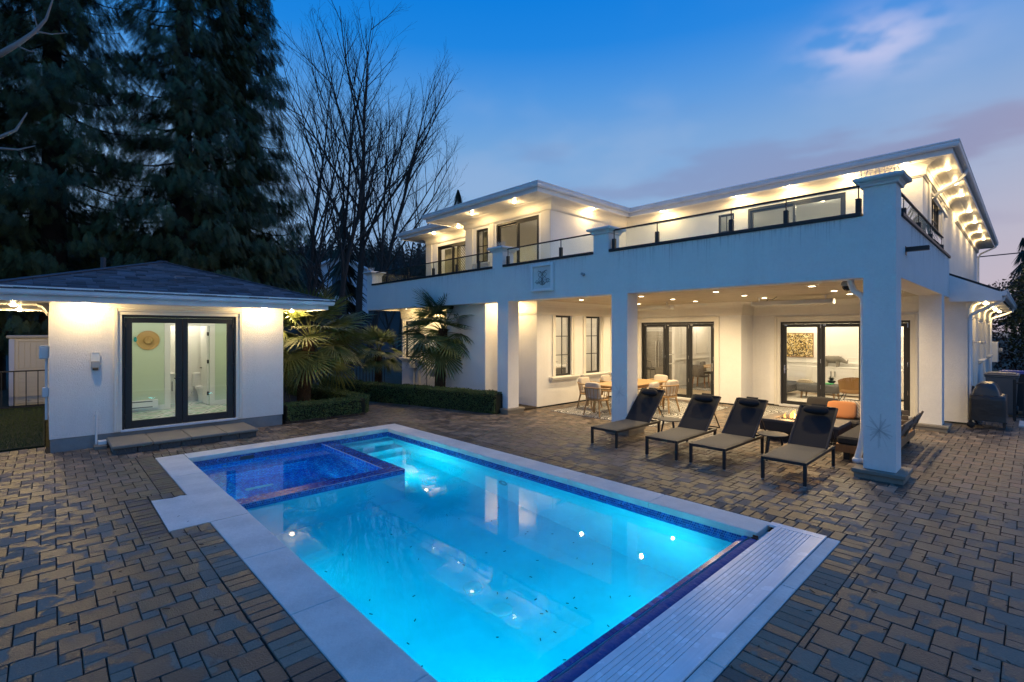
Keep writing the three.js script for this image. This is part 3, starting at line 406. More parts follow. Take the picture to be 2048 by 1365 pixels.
// patio ceiling of narrow boards, and the deck above
for (let x = -16.4, k = 0; x < -1.70; x += 0.203, k++) { const x1 = Math.min(-1.675, x + 0.199), back = x < xW - 0.2 ? zB1 : x < xC - 0.1 ? zA : zBw; HP('ceiling_board', box(x, 2.952, back, x1, 2.966, -8.97, 0.002), MAT.soffit); }
HP('balcony_deck', slab([[-16.86, -8.7], [-1.31, -8.7], [-1.31, -15.0], [-16.86, -15.0]], 2.975, 3.16), std([0.55, 0.53, 0.49], 0.8, { map: rep(cMottle, 1.2) }));
// parapet sill under the glass
const sillB = (g) => HP('parapet_sill', g, MAT.blackRail);
for (const [a, b] of [[-16.47, -9.855], [-9.42, -6.54], [-6.11, -1.705]]) { const ext0 = a === -6.11 ? -0.09 : -0.05; sillB(box(a + ext0 * 0, 3.777, -8.97, b, 3.835, zF + 0.03, 0.006)); }
sillB(box(-1.66, 3.777, -15.0, -1.27, 3.835, -8.995, 0.006)); sillB(box(-16.89, 3.777, -11.2, -16.5, 3.835, -8.995, 0.006));
// casement window: frame, glazing bars, panes
function window_(parent, F, u0, u1, y0, y1, nu, nv, mat = MAT.black, dep = -0.09, fr = 0.055) {
  const w = part(parent, 'window', ring4(F, u0, u1, y0, y1, fr, dep, dep + 0.07, 0.006), mat), pu = (u1 - u0 - 2 * fr) / nu, pv = (y1 - y0 - 2 * fr) / nv;
  for (let i = 1; i < nu; i++) part(w, 'glazing_bar', F.b(u0 + fr + i * pu - 0.011, u0 + fr + i * pu + 0.011, y0 + fr, y1 - fr, dep + 0.02, dep + 0.05, 0.003), mat);
  for (let j = 1; j < nv; j++) part(w, 'glazing_bar', F.b(u0 + fr, u1 - fr, y0 + fr + j * pv - 0.011, y0 + fr + j * pv + 0.011, dep + 0.022, dep + 0.048, 0.003), mat);
  for (let i = 0; i < nu; i++) for (let j = 0; j < nv; j++) part(w, 'pane', F.b(u0 + fr + i * pu + (i ? 0.011 : 0), u0 + fr + (i + 1) * pu - (i < nu - 1 ? 0.011 : 0), y0 + fr + j * pv + (j ? 0.011 : 0), y0 + fr + (j + 1) * pv - (j < nv - 1 ? 0.011 : 0), dep + 0.034, dep + 0.0345), MAT.glass);
  return w;
}
const surround = (F, u0, u1, y0, y1, w, o = 0.05, sides = 'lrt') => { const g = []; const bits = (a, b, c, d) => { g.push(F.b(a, b, c, d, 0.001, o * 0.6, 0.004)); }; if (sides.includes('l')) { bits(u0 - w, u0, y0, y1); g.push(F.b(u0 - w - 0.02, u0 - w * 0.62, y0, y1 + (sides.includes('t') ? w + 0.02 : 0), 0.001, o, 0.006)); } if (sides.includes('r')) { bits(u1, u1 + w, y0, y1); g.push(F.b(u1 + w * 0.62, u1 + w + 0.02, y0, y1 + (sides.includes('t') ? w + 0.02 : 0), 0.001, o, 0.006)); } if (sides.includes('t')) { bits(u0 - w, u1 + w, y1, y1 + w); g.push(F.b(u0 - w * 0.62, u1 + w * 0.62, y1 + w * 0.62, y1 + w + 0.02, 0.001, o - 0.002, 0.006)); } return g; };
const sillProf = (F, u0, u1, y, h = 0.09, o = 0.11) => [F.b(u0, u1, y - h * 0.35, y, 0.001, o, 0.008), F.b(u0 + 0.02, u1 - 0.02, y - h * 0.7, y - h * 0.36, 0.001, o * 0.75, 0.008), F.b(u0 + 0.05, u1 - 0.05, y - h, y - h * 0.71, 0.001, o * 0.45, 0.006)];
for (const [a, b, y0, y1] of win) { const w = window_(house, FX(xW), a, b, y0, y1, 2, 3); part(w, 'window_surround', surround(FX(xW), a, b, y0, y1, 0.12, 0.05, 'lr'), MAT.trim); part(w, 'window_sill', sillProf(FX(xW), a - 0.27, b + 0.27, 0.822, 0.13, 0.14), MAT.trim); }
{ const w = window_(house, FZ(zB1), -16.15, -15.15, 1.14, 2.5, 2, 2); part(w, 'window_surround', surround(FZ(zB1), -16.15, -15.15, 1.14, 2.5, 0.12, 0.05, 'lr'), MAT.trim); part(w, 'window_sill', sillProf(FZ(zB1), -16.42, -14.88, 1.135, 0.13, 0.14), MAT.trim); }
for (const [a, b] of [[-19.2, -18.2], [-22.6, -21.6]]) { const w = window_(house, FX(-1.0), a, b, 1.35, 2.35, 2, 1); part(w, 'window_surround', surround(FX(-1.0), a, b, 1.35, 2.35, 0.12, 0.05, 'lr'), MAT.trim); part(w, 'window_sill', sillProf(FX(-1.0), a - 0.2, b + 0.2, 1.345, 0.11, 0.13), MAT.trim); }
// folding glass doors
function foldDoor(F, u0, u1, y1, splits, handleAt) {
  const d = HP('door_frame', [F.b(u0, u0 + 0.045, 0.0, y1, -0.14, -0.03, 0.004), F.b(u1 - 0.045, u1, 0.0, y1, -0.14, -0.03, 0.004), F.b(u0 + 0.045, u1 - 0.045, y1 - 0.06, y1, -0.14, -0.03, 0.004)], MAT.black);
  part(d, 'threshold', F.b(u0 - 0.02, u1 + 0.02, 0.0, 0.055, -0.16, 0.06, 0.005), MAT.trimCap); part(d, 'door_surround', surround(F, u0, u1, 0.02, y1, 0.13, 0.05), MAT.trim);
  for (let k = 0; k < splits.length - 1; k++) {
    const a = splits[k], b = splits[k + 1], lf = HP('glazed_door', ring4(F, a + 0.004, b - 0.004, 0.062, y1 - 0.064, 0.088, -0.11, -0.055, 0.005), MAT.black);
    part(lf, 'pane', F.b(a + 0.092, b - 0.092, 0.15, y1 - 0.152, -0.084, -0.0835), MAT.glass);
    for (const y of [0.55, 1.25, 2.2]) part(lf, 'hinge', F.b(b - 0.016, b - 0.001, y, y + 0.11, -0.055, -0.043, 0.002), MAT.chrome);
    part(lf, 'roller', F.b(a + 0.05, a + 0.12, y1 - 0.11, y1 - 0.085, -0.055, -0.048, 0.002), MAT.chrome);
    if (k === handleAt[0]) { const u = handleAt[1] > 0 ? b - 0.05 : a + 0.05; part(lf, 'handle', [F.b(u - 0.018, u + 0.018, 0.92, 1.16, -0.055, -0.046, 0.003), F.b(u - (handleAt[1] > 0 ? 0.11 : 0.01), u + (handleAt[1] > 0 ? 0.01 : 0.11), 1.035, 1.055, -0.012, 0.006, 0.004), F.b(u - 0.01, u + 0.01, 1.035, 1.055, -0.046, -0.01)], MAT.chrome); }
  }
}
foldDoor(FZ(zA), -8.92, -6.45, 2.405, [-8.87, -8.06, -7.27, -6.495], [2, 1]);
foldDoor(FZ(zBw), -4.92, -2.02, 2.38, [-4.875, -3.925, -2.98, -2.065], [0, -1]);

// ---- upper storey
const uz = -14.35, wz = -10.54, wx = -9.5, lz = -11.3, lx = -13.44, rx = -1.69, UY = 3.16, US = 5.87;
HP('upper_wall', wallG(FZ(lz), -17.0, lx, UY, US, 0.2, [[-16.25, -14.35, UY + 0.05, 5.48]]), MAT.stucco);
HP('upper_wall', FX(lx).b(lz, wz - 0.2, UY, US, 0, 0.2), MAT.stucco);
HP('upper_wall', wallG(FZ(wz), lx, wx, UY, US, 0.2, [[-12.9, -12.28, 4.40, 5.52], [-11.88, -9.98, UY + 0.05, 5.56]]), MAT.stucco);
HP('upper_wall', FX(wx).b(uz, wz - 0.2, UY, US, -0.2, 0), MAT.stucco);
HP('upper_wall', wallG(FZ(uz), wx, rx, UY, US, 0.2, [[-6.34, -5.88, 4.1, 5.52], [-5.50, -3.16, UY + 0.05, 5.56]]), MAT.stucco);
HP('upper_wall', wallG(FX(rx), -30.3, uz - 0.2, UY - 0.2, US, 0.2, [[-17.3, -15.6, 3.9, 5.5]]), MAT.stucco);
HP('upper_wall', [box(-17.0, UY, -30.3, -16.8, US, lz - 0.2), box(-16.8, UY, -30.3, rx - 0.2, US, -30.1)], MAT.stucco);
const crownU = crown.map(([o, y]) => [o * 1.35, 5.60 + (y - 2.575) * (US + 0.005 - 5.60) / 0.38]);
HP('upper_cornice', sweep(crownU, [[-17.0, lz], [lx, lz], [lx, wz], [wx, wz], [wx, uz], [rx, uz], [rx, -19.0]]), MAT.trim); HP('upper_cornice', sweep(crownU, [[rx, -21], [rx, -30.3]]), MAT.trim);
// pilaster strips and door surrounds
for (const [F, a, b] of [[FZ(wz), -9.86, -9.5], [FZ(wz), -13.43, -13.05], [FZ(lz), -17.0, -16.6]]) HP('pilaster', F.b(a, b, UY, 5.60, 0.001, 0.045, 0.006), MAT.trim);
HP('pilaster', FZ(wz).b(-12.16, -11.96, UY, 5.60, 0.001, 0.04, 0.006), MAT.trim); HP('pilaster', FX(rx).b(-15.4, -15.1, UY, 5.60, 0.001, 0.04, 0.006), MAT.trim); HP('pilaster', FX(rx).b(-17.8, -17.5, UY, 5.60, 0.001, 0.04, 0.006), MAT.trim);
{ const w = window_(house, FZ(wz), -12.9, -12.28, 4.40, 5.52, 2, 2); part(w, 'window_sill', sillProf(FZ(wz), -13.0, -12.18, 4.39, 0.12, 0.1), MAT.trim); part(w, 'apron_panel', [FZ(wz).b(-13.0, -12.18, 3.95, 4.24, 0.001, 0.03, 0.006), FZ(wz).b(-12.92, -12.26, 4.0, 4.19, 0.031, 0.04, 0.004)], MAT.trim); window_(house, FZ(uz), -6.34, -5.88, 4.1, 5.52, 2, 3); window_(house, FX(rx), -17.3, -15.6, 3.9, 5.5, 4, 3); }
function slidingDoor(F, u0, u1, y1, label) { // two sliding leaves
  const d = HP('sliding_door_frame', ring4(F, u0, u1, UY + 0.05, y1, 0.06, -0.15, -0.02, 0.005), MAT.black, label), m = (u0 + u1) / 2;
  [[u0 + 0.06, m + 0.03, -0.12], [m - 0.03, u1 - 0.06, -0.075]].forEach(([a, b, o]) => { const l = HP('sliding_leaf', ring4(F, a, b, UY + 0.11, y1 - 0.06, 0.06, o, o + 0.04, 0.004), MAT.black); part(l, 'pane', F.b(a + 0.06, b - 0.06, UY + 0.17, y1 - 0.12, o + 0.018, o + 0.0185), MAT.glass); });
}
slidingDoor(FZ(lz), -16.25, -14.35, 5.48); slidingDoor(FZ(wz), -11.88, -9.98, 5.56); slidingDoor(FZ(uz), -5.50, -3.16, 5.56);
// eaves: soffit, fascia, gutter
const GX0 = -17.86, eave = [[GX0, -31], [GX0, -10.4], [-14.45, -10.4], [-14.45, -9.38], [-8.93, -9.38], [-8.93, -13.7], [-1.02, -13.7], [-1.02, -31]];
const gutterP = [[-0.115, 5.965], [-0.03, 5.962], [-0.012, 5.985], [-0.004, 6.03], [-0.018, 6.055], [0, 6.075], [0, 6.10], [-0.014, 6.10], [-0.016, 6.08], [-0.10, 6.05], [-0.115, 6.09]];
HP('gutter', sweep(gutterP, eave), MAT.whiteMetal); HP('fascia', sweep([[-0.145, 5.852], [-0.117, 5.852], [-0.117, 6.09], [-0.145, 6.09]], eave), MAT.whiteMetal);
const inset = (d) => [[GX0 + d, -31], [GX0 + d, -10.4 - d], [-14.45 + d, -10.4 - d], [-14.45 + d, -9.38 - d], [-8.93 - d, -9.38 - d], [-8.93 - d, -13.7 - d], [-1.02 - d, -13.7 - d], [-1.02 - d, -31]];
HP('eave_board', slab(inset(0.146), US + 0.012, US + 0.05), MAT.trim);
{ // soffit boards: along each eave, three courses
  const sb = (x0, z0, x1, z1, along) => { const n = Math.max(1, Math.round((along === 'x' ? Math.abs(z1 - z0) : Math.abs(x1 - x0)) / 0.24)); for (let k = 0; k < n; k++) { const t0 = k / n, t1 = (k + 1) / n; HP('soffit_board', along === 'x' ? box(x0, US, lerp(z0, z1, t0) + 0.0025, x1, US + 0.011, lerp(z0, z1, t1) - 0.0025, 0.0025) : box(lerp(x0, x1, t0) + 0.0025, US, z0, lerp(x0, x1, t1) - 0.0025, US + 0.011, z1, 0.0025), MAT.soffitMetal); } };
  sb(GX0 + 0.15, lz, -14.2, -10.55, 'x'); sb(-14.3, wz, -9.5, -9.53, 'x'); sb(wx, wz, -9.08, -9.53, 'x'); sb(wx, uz, -9.08, wz, 'z'); sb(wx, uz, rx, -13.85, 'x'); sb(rx, uz, -1.17, -13.85, 'x'); sb(rx, -31, -1.17, uz, 'z'); sb(GX0 + 0.15, -31, -17.0, lz, 'z'); sb(-14.3, lz, lx, wz, 'x'); }
{ // low hipped roof in dark shingle
  const shingleM = std([0.035, 0.037, 0.043], 0.9, { map: rep(cMottle, 0.9) }), hip = (x0, x1, z0, z1, y, s) => { const w = Math.min(x1 - x0, z1 - z0) / 2, h = w * s, P = [], a = [x0, y, z1], b = [x1, y, z1], c = [x1, y, z0], d = [x0, y, z0]; let r0, r1; if (x1 - x0 > z1 - z0) { const zm = (z0 + z1) / 2; r0 = [x0 + w, y + h, zm]; r1 = [x1 - w, y + h, zm]; quadTo(P, a, b, r1, r0); P.push(...b, ...c, ...r1); quadTo(P, c, d, r0, r1); P.push(...d, ...a, ...r0); } else { const xm = (x0 + x1) / 2; r0 = [xm, y + h, z1 - w]; r1 = [xm, y + h, z0 + w]; P.push(...a, ...b, ...r0); quadTo(P, b, c, r1, r0); P.push(...c, ...d, ...r1); quadTo(P, d, a, r0, r1); } quadTo(P, a, d, c, b); return fromTris(P); };
  HP('roof', [hip(-14.43, -8.95, -20, -9.40, 6.085, 0.19), hip(-17.8, -1.06, -31, -13.72, 6.088, 0.19), hip(-17.84, -13, -20, -10.42, 6.082, 0.19)], shingleM); }
// ---- lower side roof with its own eave, right of the balcony
{
  const z0 = -15.02, z1 = -25.4, prof = (x) => 3.43 - (x + 1.30) * 0.53;
  const P = []; const A = [-1.31, 3.45], B = [-0.40, 2.99], t = 0.05;
  quadTo(P, [A[0], A[1], z0], [B[0], B[1], z0], [B[0], B[1], z1], [A[0], A[1], z1]); quadTo(P, [A[0], A[1] - t, z1], [B[0], B[1] - t, z1], [B[0], B[1] - t, z0], [A[0], A[1] - t, z0]); quadTo(P, [A[0], A[1] - t, z0], [B[0], B[1] - t, z0], [B[0], B[1], z0], [A[0], A[1], z0]); quadTo(P, [B[0], B[1] - t, z0], [B[0], B[1] - t, z1], [B[0], B[1], z1], [B[0], B[1], z0]);
  HP('side_roof', fromTris(P), std([0.03, 0.032, 0.036], 0.9));
  const Q = []; quadTo(Q, [-1.30, 2.78, z0 + 0.03], [-0.44, 2.775, z0 + 0.03], [-0.44, 2.955, z0 + 0.03], [-1.30, 3.395, z0 + 0.03]); quadTo(Q, [-0.44, 2.775, z0], [-1.30, 2.78, z0], [-1.30, 3.395, z0], [-0.44, 2.955, z0]); quadTo(Q, [-1.30, 2.78, z0], [-0.44, 2.775, z0], [-0.44, 2.775, z0 + 0.03], [-1.30, 2.78, z0 + 0.03]); quadTo(Q, [-0.44, 2.775, z0 + 0.03], [-0.44, 2.775, z0], [-0.44, 2.955, z0], [-0.44, 2.955, z0 + 0.03]);
  HP('side_fascia', fromTris(Q), MAT.whiteMetal);
  HP('side_gutter', sweep(gutterP.map(([o, y]) => [o, y - 3.08]), [[-0.36, z0 + 0.02], [-0.36, z1]]), MAT.whiteMetal);
  for (let k = 0; k < 3; k++) HP('side_soffit_board', box(-1.0 + k * 0.18 + 0.002, 2.782, z1, -1.0 + (k + 1) * 0.18 - 0.002, 2.795, z0 - 0.002, 0.002), MAT.soffitMetal);
  HP('side_cornice', sweep(crown.map(([o, y]) => [o * 0.7, y - 0.17]), [[-1.0, z0 - 0.1], [-1.0, z1]]), MAT.trim);
  for (const z of [-16.9, -17.4, -20.6]) HP('pilaster', FX(-1.0).b(z, z + 0.28, 0.03, 2.42, 0.001, 0.05, 0.006), MAT.trim);
}
// rainwater pipes
const pipe = (pts, r = 0.034) => HP('downpipe', tube(pts, r, 10), MAT.whiteMetal);
{ const rp = (pts, w = 0.062, d = 0.045) => pts.slice(1).map((p, k) => beamG(pts[k], p, w, d, 0.008));
  pipe([[-1.90, 2.95, -8.93], [-1.90, 2.84, -8.93], [-1.86, 2.72, -8.93], [-1.78, 2.66, -8.92], [-1.735, 2.60, -8.9], [-1.73, 2.50, -8.9], [-1.73, 0.62, -8.9], [-1.77, 0.36, -8.9], [-1.80, 0.22, -8.88], [-1.80, 0.14, -8.88]], 0.045);
  HP('pipe_collar', [xf(lathe([[0, 0], [0.075, 0], [0.075, 0.05], [0.06, 0.075], [0, 0.08]], 16), M4(-1.80, 0.128, -8.88))], MAT.whiteMetal);
  pipe([[-1.06, 5.98, -15.9], [-1.10, 5.84, -15.9], [-1.2, 5.74, -15.95], [-1.62, 5.5, -16.0], [-1.655, 5.40, -16.0], [-1.655, 5.35, -18.5]], 0.036);
  pipe([[-1.06, 5.98, -30.5], [-1.10, 5.84, -30.5], [-1.58, 5.58, -30.4], [-1.65, 5.4, -30.4], [-1.65, 3.3, -30.4]], 0.036);
  pipe([[-0.42, 2.87, -15.25], [-0.44, 2.80, -15.25], [-0.55, 2.72, -15.25], [-0.93, 2.50, -15.25], [-0.965, 2.42, -15.25], [-0.965, 0.28, -15.25], [-0.95, 0.12, -15.2], [-0.90, 0.05, -15.15]], 0.036);
  pipe([[-0.42, 2.87, -23.4], [-0.44, 2.80, -23.4], [-0.55, 2.72, -23.4], [-0.93, 2.55, -23.4], [-0.965, 2.47, -23.4], [-0.965, 0.2, -23.4]], 0.036);
}
// wall ornaments of the parapet
{
  const F = FZ(zF), pq = thing('wall_plaque', 'square framed relief plaque of scrolling foliage on the parapet', 'plaque'); part(pq, 'plaque_panel', [F.b(-8.36, -7.64, 3.06, 3.72, 0.002, 0.03, 0.006)], MAT.trimCap); part(pq, 'plaque_frame', [...ring4(F, -8.36, -7.64, 3.06, 3.72, 0.07, 0.0305, 0.085, 0.014)], std([0.80, 0.79, 0.77], 0.7));
  const vines = [], sp = (cx, cy, r, turns, s, a0) => { const p = []; for (let k = 0; k <= 22; k++) { const t = k / 22, a = a0 + s * t * turns * 6.28, q = r * (1 - 0.85 * t); p.push([cx + Math.cos(a) * q, cy + Math.sin(a) * q, zF + 0.034]); } vines.push(tube(p, p.map((_, k) => 0.009 * (1.15 - k / 26)), 5)); };
  for (const s of [-1, 1]) { sp(-8.0 + s * 0.085, 3.47, 0.075, 1.5, s, 1.5); sp(-8.0 + s * 0.08, 3.35, 0.07, 1.4, -s, 4.4); sp(-8.0 + s * 0.17, 3.30, 0.06, 1.4, s, 0.3); sp(-8.0 + s * 0.055, 3.255, 0.045, 1.3, s, 2.2); vines.push(tube([[-8.0 + s * 0.02, 3.22, zF + 0.034], [-8.0 + s * 0.12, 3.275, zF + 0.034], [-8.0 + s * 0.25, 3.285, zF + 0.034]], [0.011, 0.009, 0.004], 5), tube([[-8.0 + s * 0.03, 3.50, zF + 0.034], [-8.0 + s * 0.13, 3.56, zF + 0.034], [-8.0 + s * 0.15, 3.52, zF + 0.034]], [0.01, 0.008, 0.004], 5)); }
  vines.push(tube([[-8.0, 3.20, zF + 0.034], [-8.01, 3.35, zF + 0.036], [-7.99, 3.54, zF + 0.034]], [0.012, 0.014, 0.006], 6)); part(pq, 'foliage_relief', vines, std([0.22, 0.22, 0.21], 0.8));
  const cam = thing('security_camera', 'small grey bullet security camera on the parapet face', 'camera', 'security cameras'); part(cam, 'mount', xf(lathe([[0, 0], [0.035, 0], [0.035, 0.02], [0, 0.02]], 14), M4(-6.78, 3.36, zF + 0.001, Math.PI / 2, 0, 0)), MAT.plasticGrey); part(cam, 'camera_body', tube([[-6.78, 3.36, zF + 0.02], [-6.76, 3.365, zF + 0.06], [-6.72, 3.36, zF + 0.15]], [0.02, 0.03, 0.03], 10), MAT.plasticGrey);
  const dc = thing('dome_camera', 'white dome security camera hanging from the patio ceiling', 'camera', 'security cameras', -2.02, 2.95, -9.28); part(dc, 'housing', lathe([[0, 0], [0.05, 0], [0.05, -0.03], [0.085, -0.06], [0.09, -0.12], [0.078, -0.125], [0, -0.12]], 20), std([0.42, 0.40, 0.36], 0.5)); part(dc, 'dome', xf(new THREE.SphereGeometry(0.076, 18, 9, 0, 6.29, 0, 1.57).toNonIndexed(), M4(0, -0.125, 0, Math.PI, 0, 0)), std([0.02, 0.02, 0.02], 0.12));
  const sc = thing('scupper', 'black square drain spout sticking out of the balcony side wall', 'drain spout'); part(sc, 'spout', [box(-1.30, 3.30, -9.42, -1.03, 3.306, -9.34), box(-1.30, 3.306, -9.42, -1.03, 3.36, -9.414), box(-1.30, 3.306, -9.346, -1.03, 3.36, -9.34), box(-1.30, 3.36, -9.42, -1.03, 3.366, -9.34), box(-1.30, 3.25, -9.44, -1.296, 3.38, -9.32)], MAT.black);
}
// bird spikes on the piers
piers.forEach(([x0, x1, y], k) => { const t = thing('bird_spikes', ['row of thin bird spikes on the tall corner pier', 'row of thin bird spikes on the pier beside the long balcony glass', 'row of thin bird spikes on the pier left of the wall plaque', 'row of thin bird spikes on the end pier by the bare trees'][k], 'bird spikes', 'bird spikes on the balcony piers'), g = [], R = rng(60 + k); for (let i = 0; i < 9; i++) { const x = lerp(x0 - 0.03, x1 + 0.03, i / 8), z = zF + 0.02; for (const s of [-1, 0, 1]) g.push(tube([[x, y, z - 0.06], [x + (R() - 0.5) * 0.05, y + 0.13 + 0.02 * R(), z - 0.06 + s * 0.05]], 0.0022, 4)); for (const s of [-1, 1]) g.push(tube([[x, y + 0.05, z - 0.06], [x + s * 0.03, y + 0.10, z - 0.05]], 0.0018, 4)); } part(t, 'spike_strip', box(x0 - 0.05, y, zF - 0.06, x1 + 0.05, y + 0.004, zF - 0.02), MAT.plasticGrey); part(t, 'spikes', g, std([0.7, 0.7, 0.68], 0.35, { metalness: 0.6 })); });
// glass balustrade
function railing(F, u0, u1, posts, label, o = -0.12) {
  const t = thing('glass_balustrade', label, 'balustrade', 'glass balcony balustrades'), yb = 3.836, yt = 4.235; posts = [...posts].sort((a, b) => a - b);
  part(t, 'top_rail', F.b(u0, u1, yt, yt + 0.03, o - 0.018, o + 0.018, 0.005), MAT.blackRail);
  for (const u of posts) part(t, 'glass_clamp', [F.b(u - 0.035, u + 0.035, yb, yb + 0.23, o - 0.035, o + 0.035, 0.006), F.b(u - 0.008, u + 0.008, yb + 0.23, yt, o - 0.006, o + 0.006)], MAT.blackRail);
  const e = [u0, ...posts, u1]; for (let k = 0; k < e.length - 1; k++) if (e[k + 1] - e[k] > 0.15) part(t, 'glass_panel', F.b(e[k] + 0.012, e[k + 1] - 0.012, yb + 0.02, yt, o - 0.0003, o + 0.0003), MAT.railGlass);
  return t;
}
railing(FZ(zF), -6.11, -1.705, [-6.07, -5.06, -3.62, -2.74, -1.76], 'long glass balustrade between the corner pier and the second pier'); railing(FZ(zF), -9.42, -6.54, [-9.36, -7.55], 'glass balustrade above the wall plaque'); railing(FZ(zF), -16.47, -9.855, [-15.6, -14.2, -12.75, -11.55, -10.55], 'long glass balustrade at the bare tree end of the balcony');
railing(FX(-1.28), -14.9, -9.0, [-14.7, -12.9, -11.4, -9.9], 'glass balustrade along the narrow side of the balcony', -0.12); railing(FX(-16.60), -11.1, -9.0, [-10.9, -9.2], 'short glass balustrade returning to the wall by the end pier', -0.02);
// ---- rooms: plain shells with walls, floors and ceilings
{
  const W = MAT.wallWhite, room = (name, x0, x1, y0, y1, z0, z1, floor, sides = 'lrbft', wall = W) => { const t = 0.08, g = []; if (sides.includes('l')) g.push(box(x0 - t, y0, z0, x0, y1, z1)); if (sides.includes('r')) g.push(box(x1, y0, z0, x1 + t, y1, z1)); if (sides.includes('b')) g.push(box(x0 - t, y0, z0 - t, x1 + t, y1, z0)); if (sides.includes('t')) g.push(box(x0 - t, y1, z0 - t, x1 + t, y1 + t, z1)); HP('room_lining', g, wall); HP('room_floor', box(x0 - t, y0 - 0.06, z0 - t, x1 + t, y0, z1), floor); };
  room('kitchen', -13.2, xW - 0.205, 0.06, 2.86, zA - 0.0, zB1 - 0.21, MAT.floorOak, 'lt'); room('dining', -13.2, -6.05, 0.06, 2.86, -20.2, zA - 0.205, MAT.floorOak, 'lrbt'); room('living', -6.0 + 0.04, -1.25, 0.06, 2.86, -18.7, zBw - 0.205, MAT.floorOak, 'rbt');
  HP('room_lining', box(-6.04, 0.06, -18.7, -5.96, 2.86, zA - 0.8), W); HP('room_lining', box(-5.88 - 0.16, 0.06, zBw - 0.2, -5.885, 2.86, zA - 0.205), W);
  const carpet = std([0.45, 0.42, 0.36], 0.95);
  room('wing', -16.75, wx - 0.205, UY + 0.02, US - 0.1, -14.9, lz - 0.21, carpet, 'lrbt'); HP('room_lining', [box(lx + 0.2, UY, lz - 0.2, wx - 0.2, UY + 0.02, wz - 0.21), box(lx + 0.2, US - 0.1, lz - 0.21, wx - 0.2, US - 0.04, wz - 0.21)], W);
  room('upper', wx + 0.3, rx - 0.205, UY + 0.02, US - 0.1, -18.6, uz - 0.205, carpet, 'lrbt');
  room('left_room', -16.15, -13.4, 0.06, 2.86, -13.2, zB1 - 0.21, MAT.floorOak, 'lrbt'); room('side', -5.0, -1.21, 0.06, 2.74, -24.7, -19.0, MAT.floorOak, 'lbt');
}

{ // dark star-shaped marks drawn on the column fronts
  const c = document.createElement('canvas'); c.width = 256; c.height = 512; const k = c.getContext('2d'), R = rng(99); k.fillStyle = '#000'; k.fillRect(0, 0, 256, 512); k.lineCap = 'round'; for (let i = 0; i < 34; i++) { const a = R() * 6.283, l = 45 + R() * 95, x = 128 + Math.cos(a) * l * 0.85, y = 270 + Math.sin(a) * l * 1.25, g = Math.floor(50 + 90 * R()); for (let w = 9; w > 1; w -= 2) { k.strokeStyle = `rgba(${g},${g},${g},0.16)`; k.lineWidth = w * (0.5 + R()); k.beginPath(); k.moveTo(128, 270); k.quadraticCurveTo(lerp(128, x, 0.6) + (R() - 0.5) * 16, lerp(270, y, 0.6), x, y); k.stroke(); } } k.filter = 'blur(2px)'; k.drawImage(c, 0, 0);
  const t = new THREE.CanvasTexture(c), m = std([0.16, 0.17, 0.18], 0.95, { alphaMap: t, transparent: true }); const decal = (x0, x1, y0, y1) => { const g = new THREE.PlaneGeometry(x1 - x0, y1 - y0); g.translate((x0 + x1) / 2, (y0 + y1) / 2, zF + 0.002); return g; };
  { const c2 = document.createElement('canvas'); c2.width = 1024; c2.height = 256; const q = c2.getContext('2d'), S = rng(5); q.fillStyle = '#000'; q.fillRect(0, 0, 1024, 256); for (let i = 0; i < 150; i++) { const x = S() * 1024, l = 40 + S() * S() * 210, g = Math.floor(25 + 70 * S()); const gr = q.createLinearGradient(0, 0, 0, l); gr.addColorStop(0, `rgb(${g},${g},${g})`); gr.addColorStop(1, 'rgb(0,0,0)'); q.globalCompositeOperation = 'lighter'; q.fillStyle = gr; q.fillRect(x, 0, 1 + S() * 4, l); } const t2 = new THREE.CanvasTexture(c2), m3 = std([0.22, 0.22, 0.21], 0.95, { alphaMap: t2, transparent: true }), g2 = new THREE.PlaneGeometry(4.6, 0.86); g2.rotateY(Math.PI / 2); g2.translate(-1.298, 3.335, -11.9); HP('drip_stains', g2, m3, 'dark rain streaks below the sill'); const m4 = m3.clone(); m4.opacity = 0.5; for (const [x, w] of [[-11.3, 3.2], [-7.9, 2.4], [-4.0, 4.2]]) { const g = new THREE.PlaneGeometry(w, 0.80); g.translate(x, 3.37, zF + 0.0018); HP('drip_stains', g, m4, 'faint rain streaks below the sill'); } }
  HP('column_mark', decal(-1.67, -1.31, 0.30, 1.15), m, 'dark star shaped mark'); const m2 = m.clone(); m2.opacity = 0.45; HP('column_mark', decal(-6.04, -5.68, 0.45, 1.3), m2, 'faint dark star shaped mark');
}
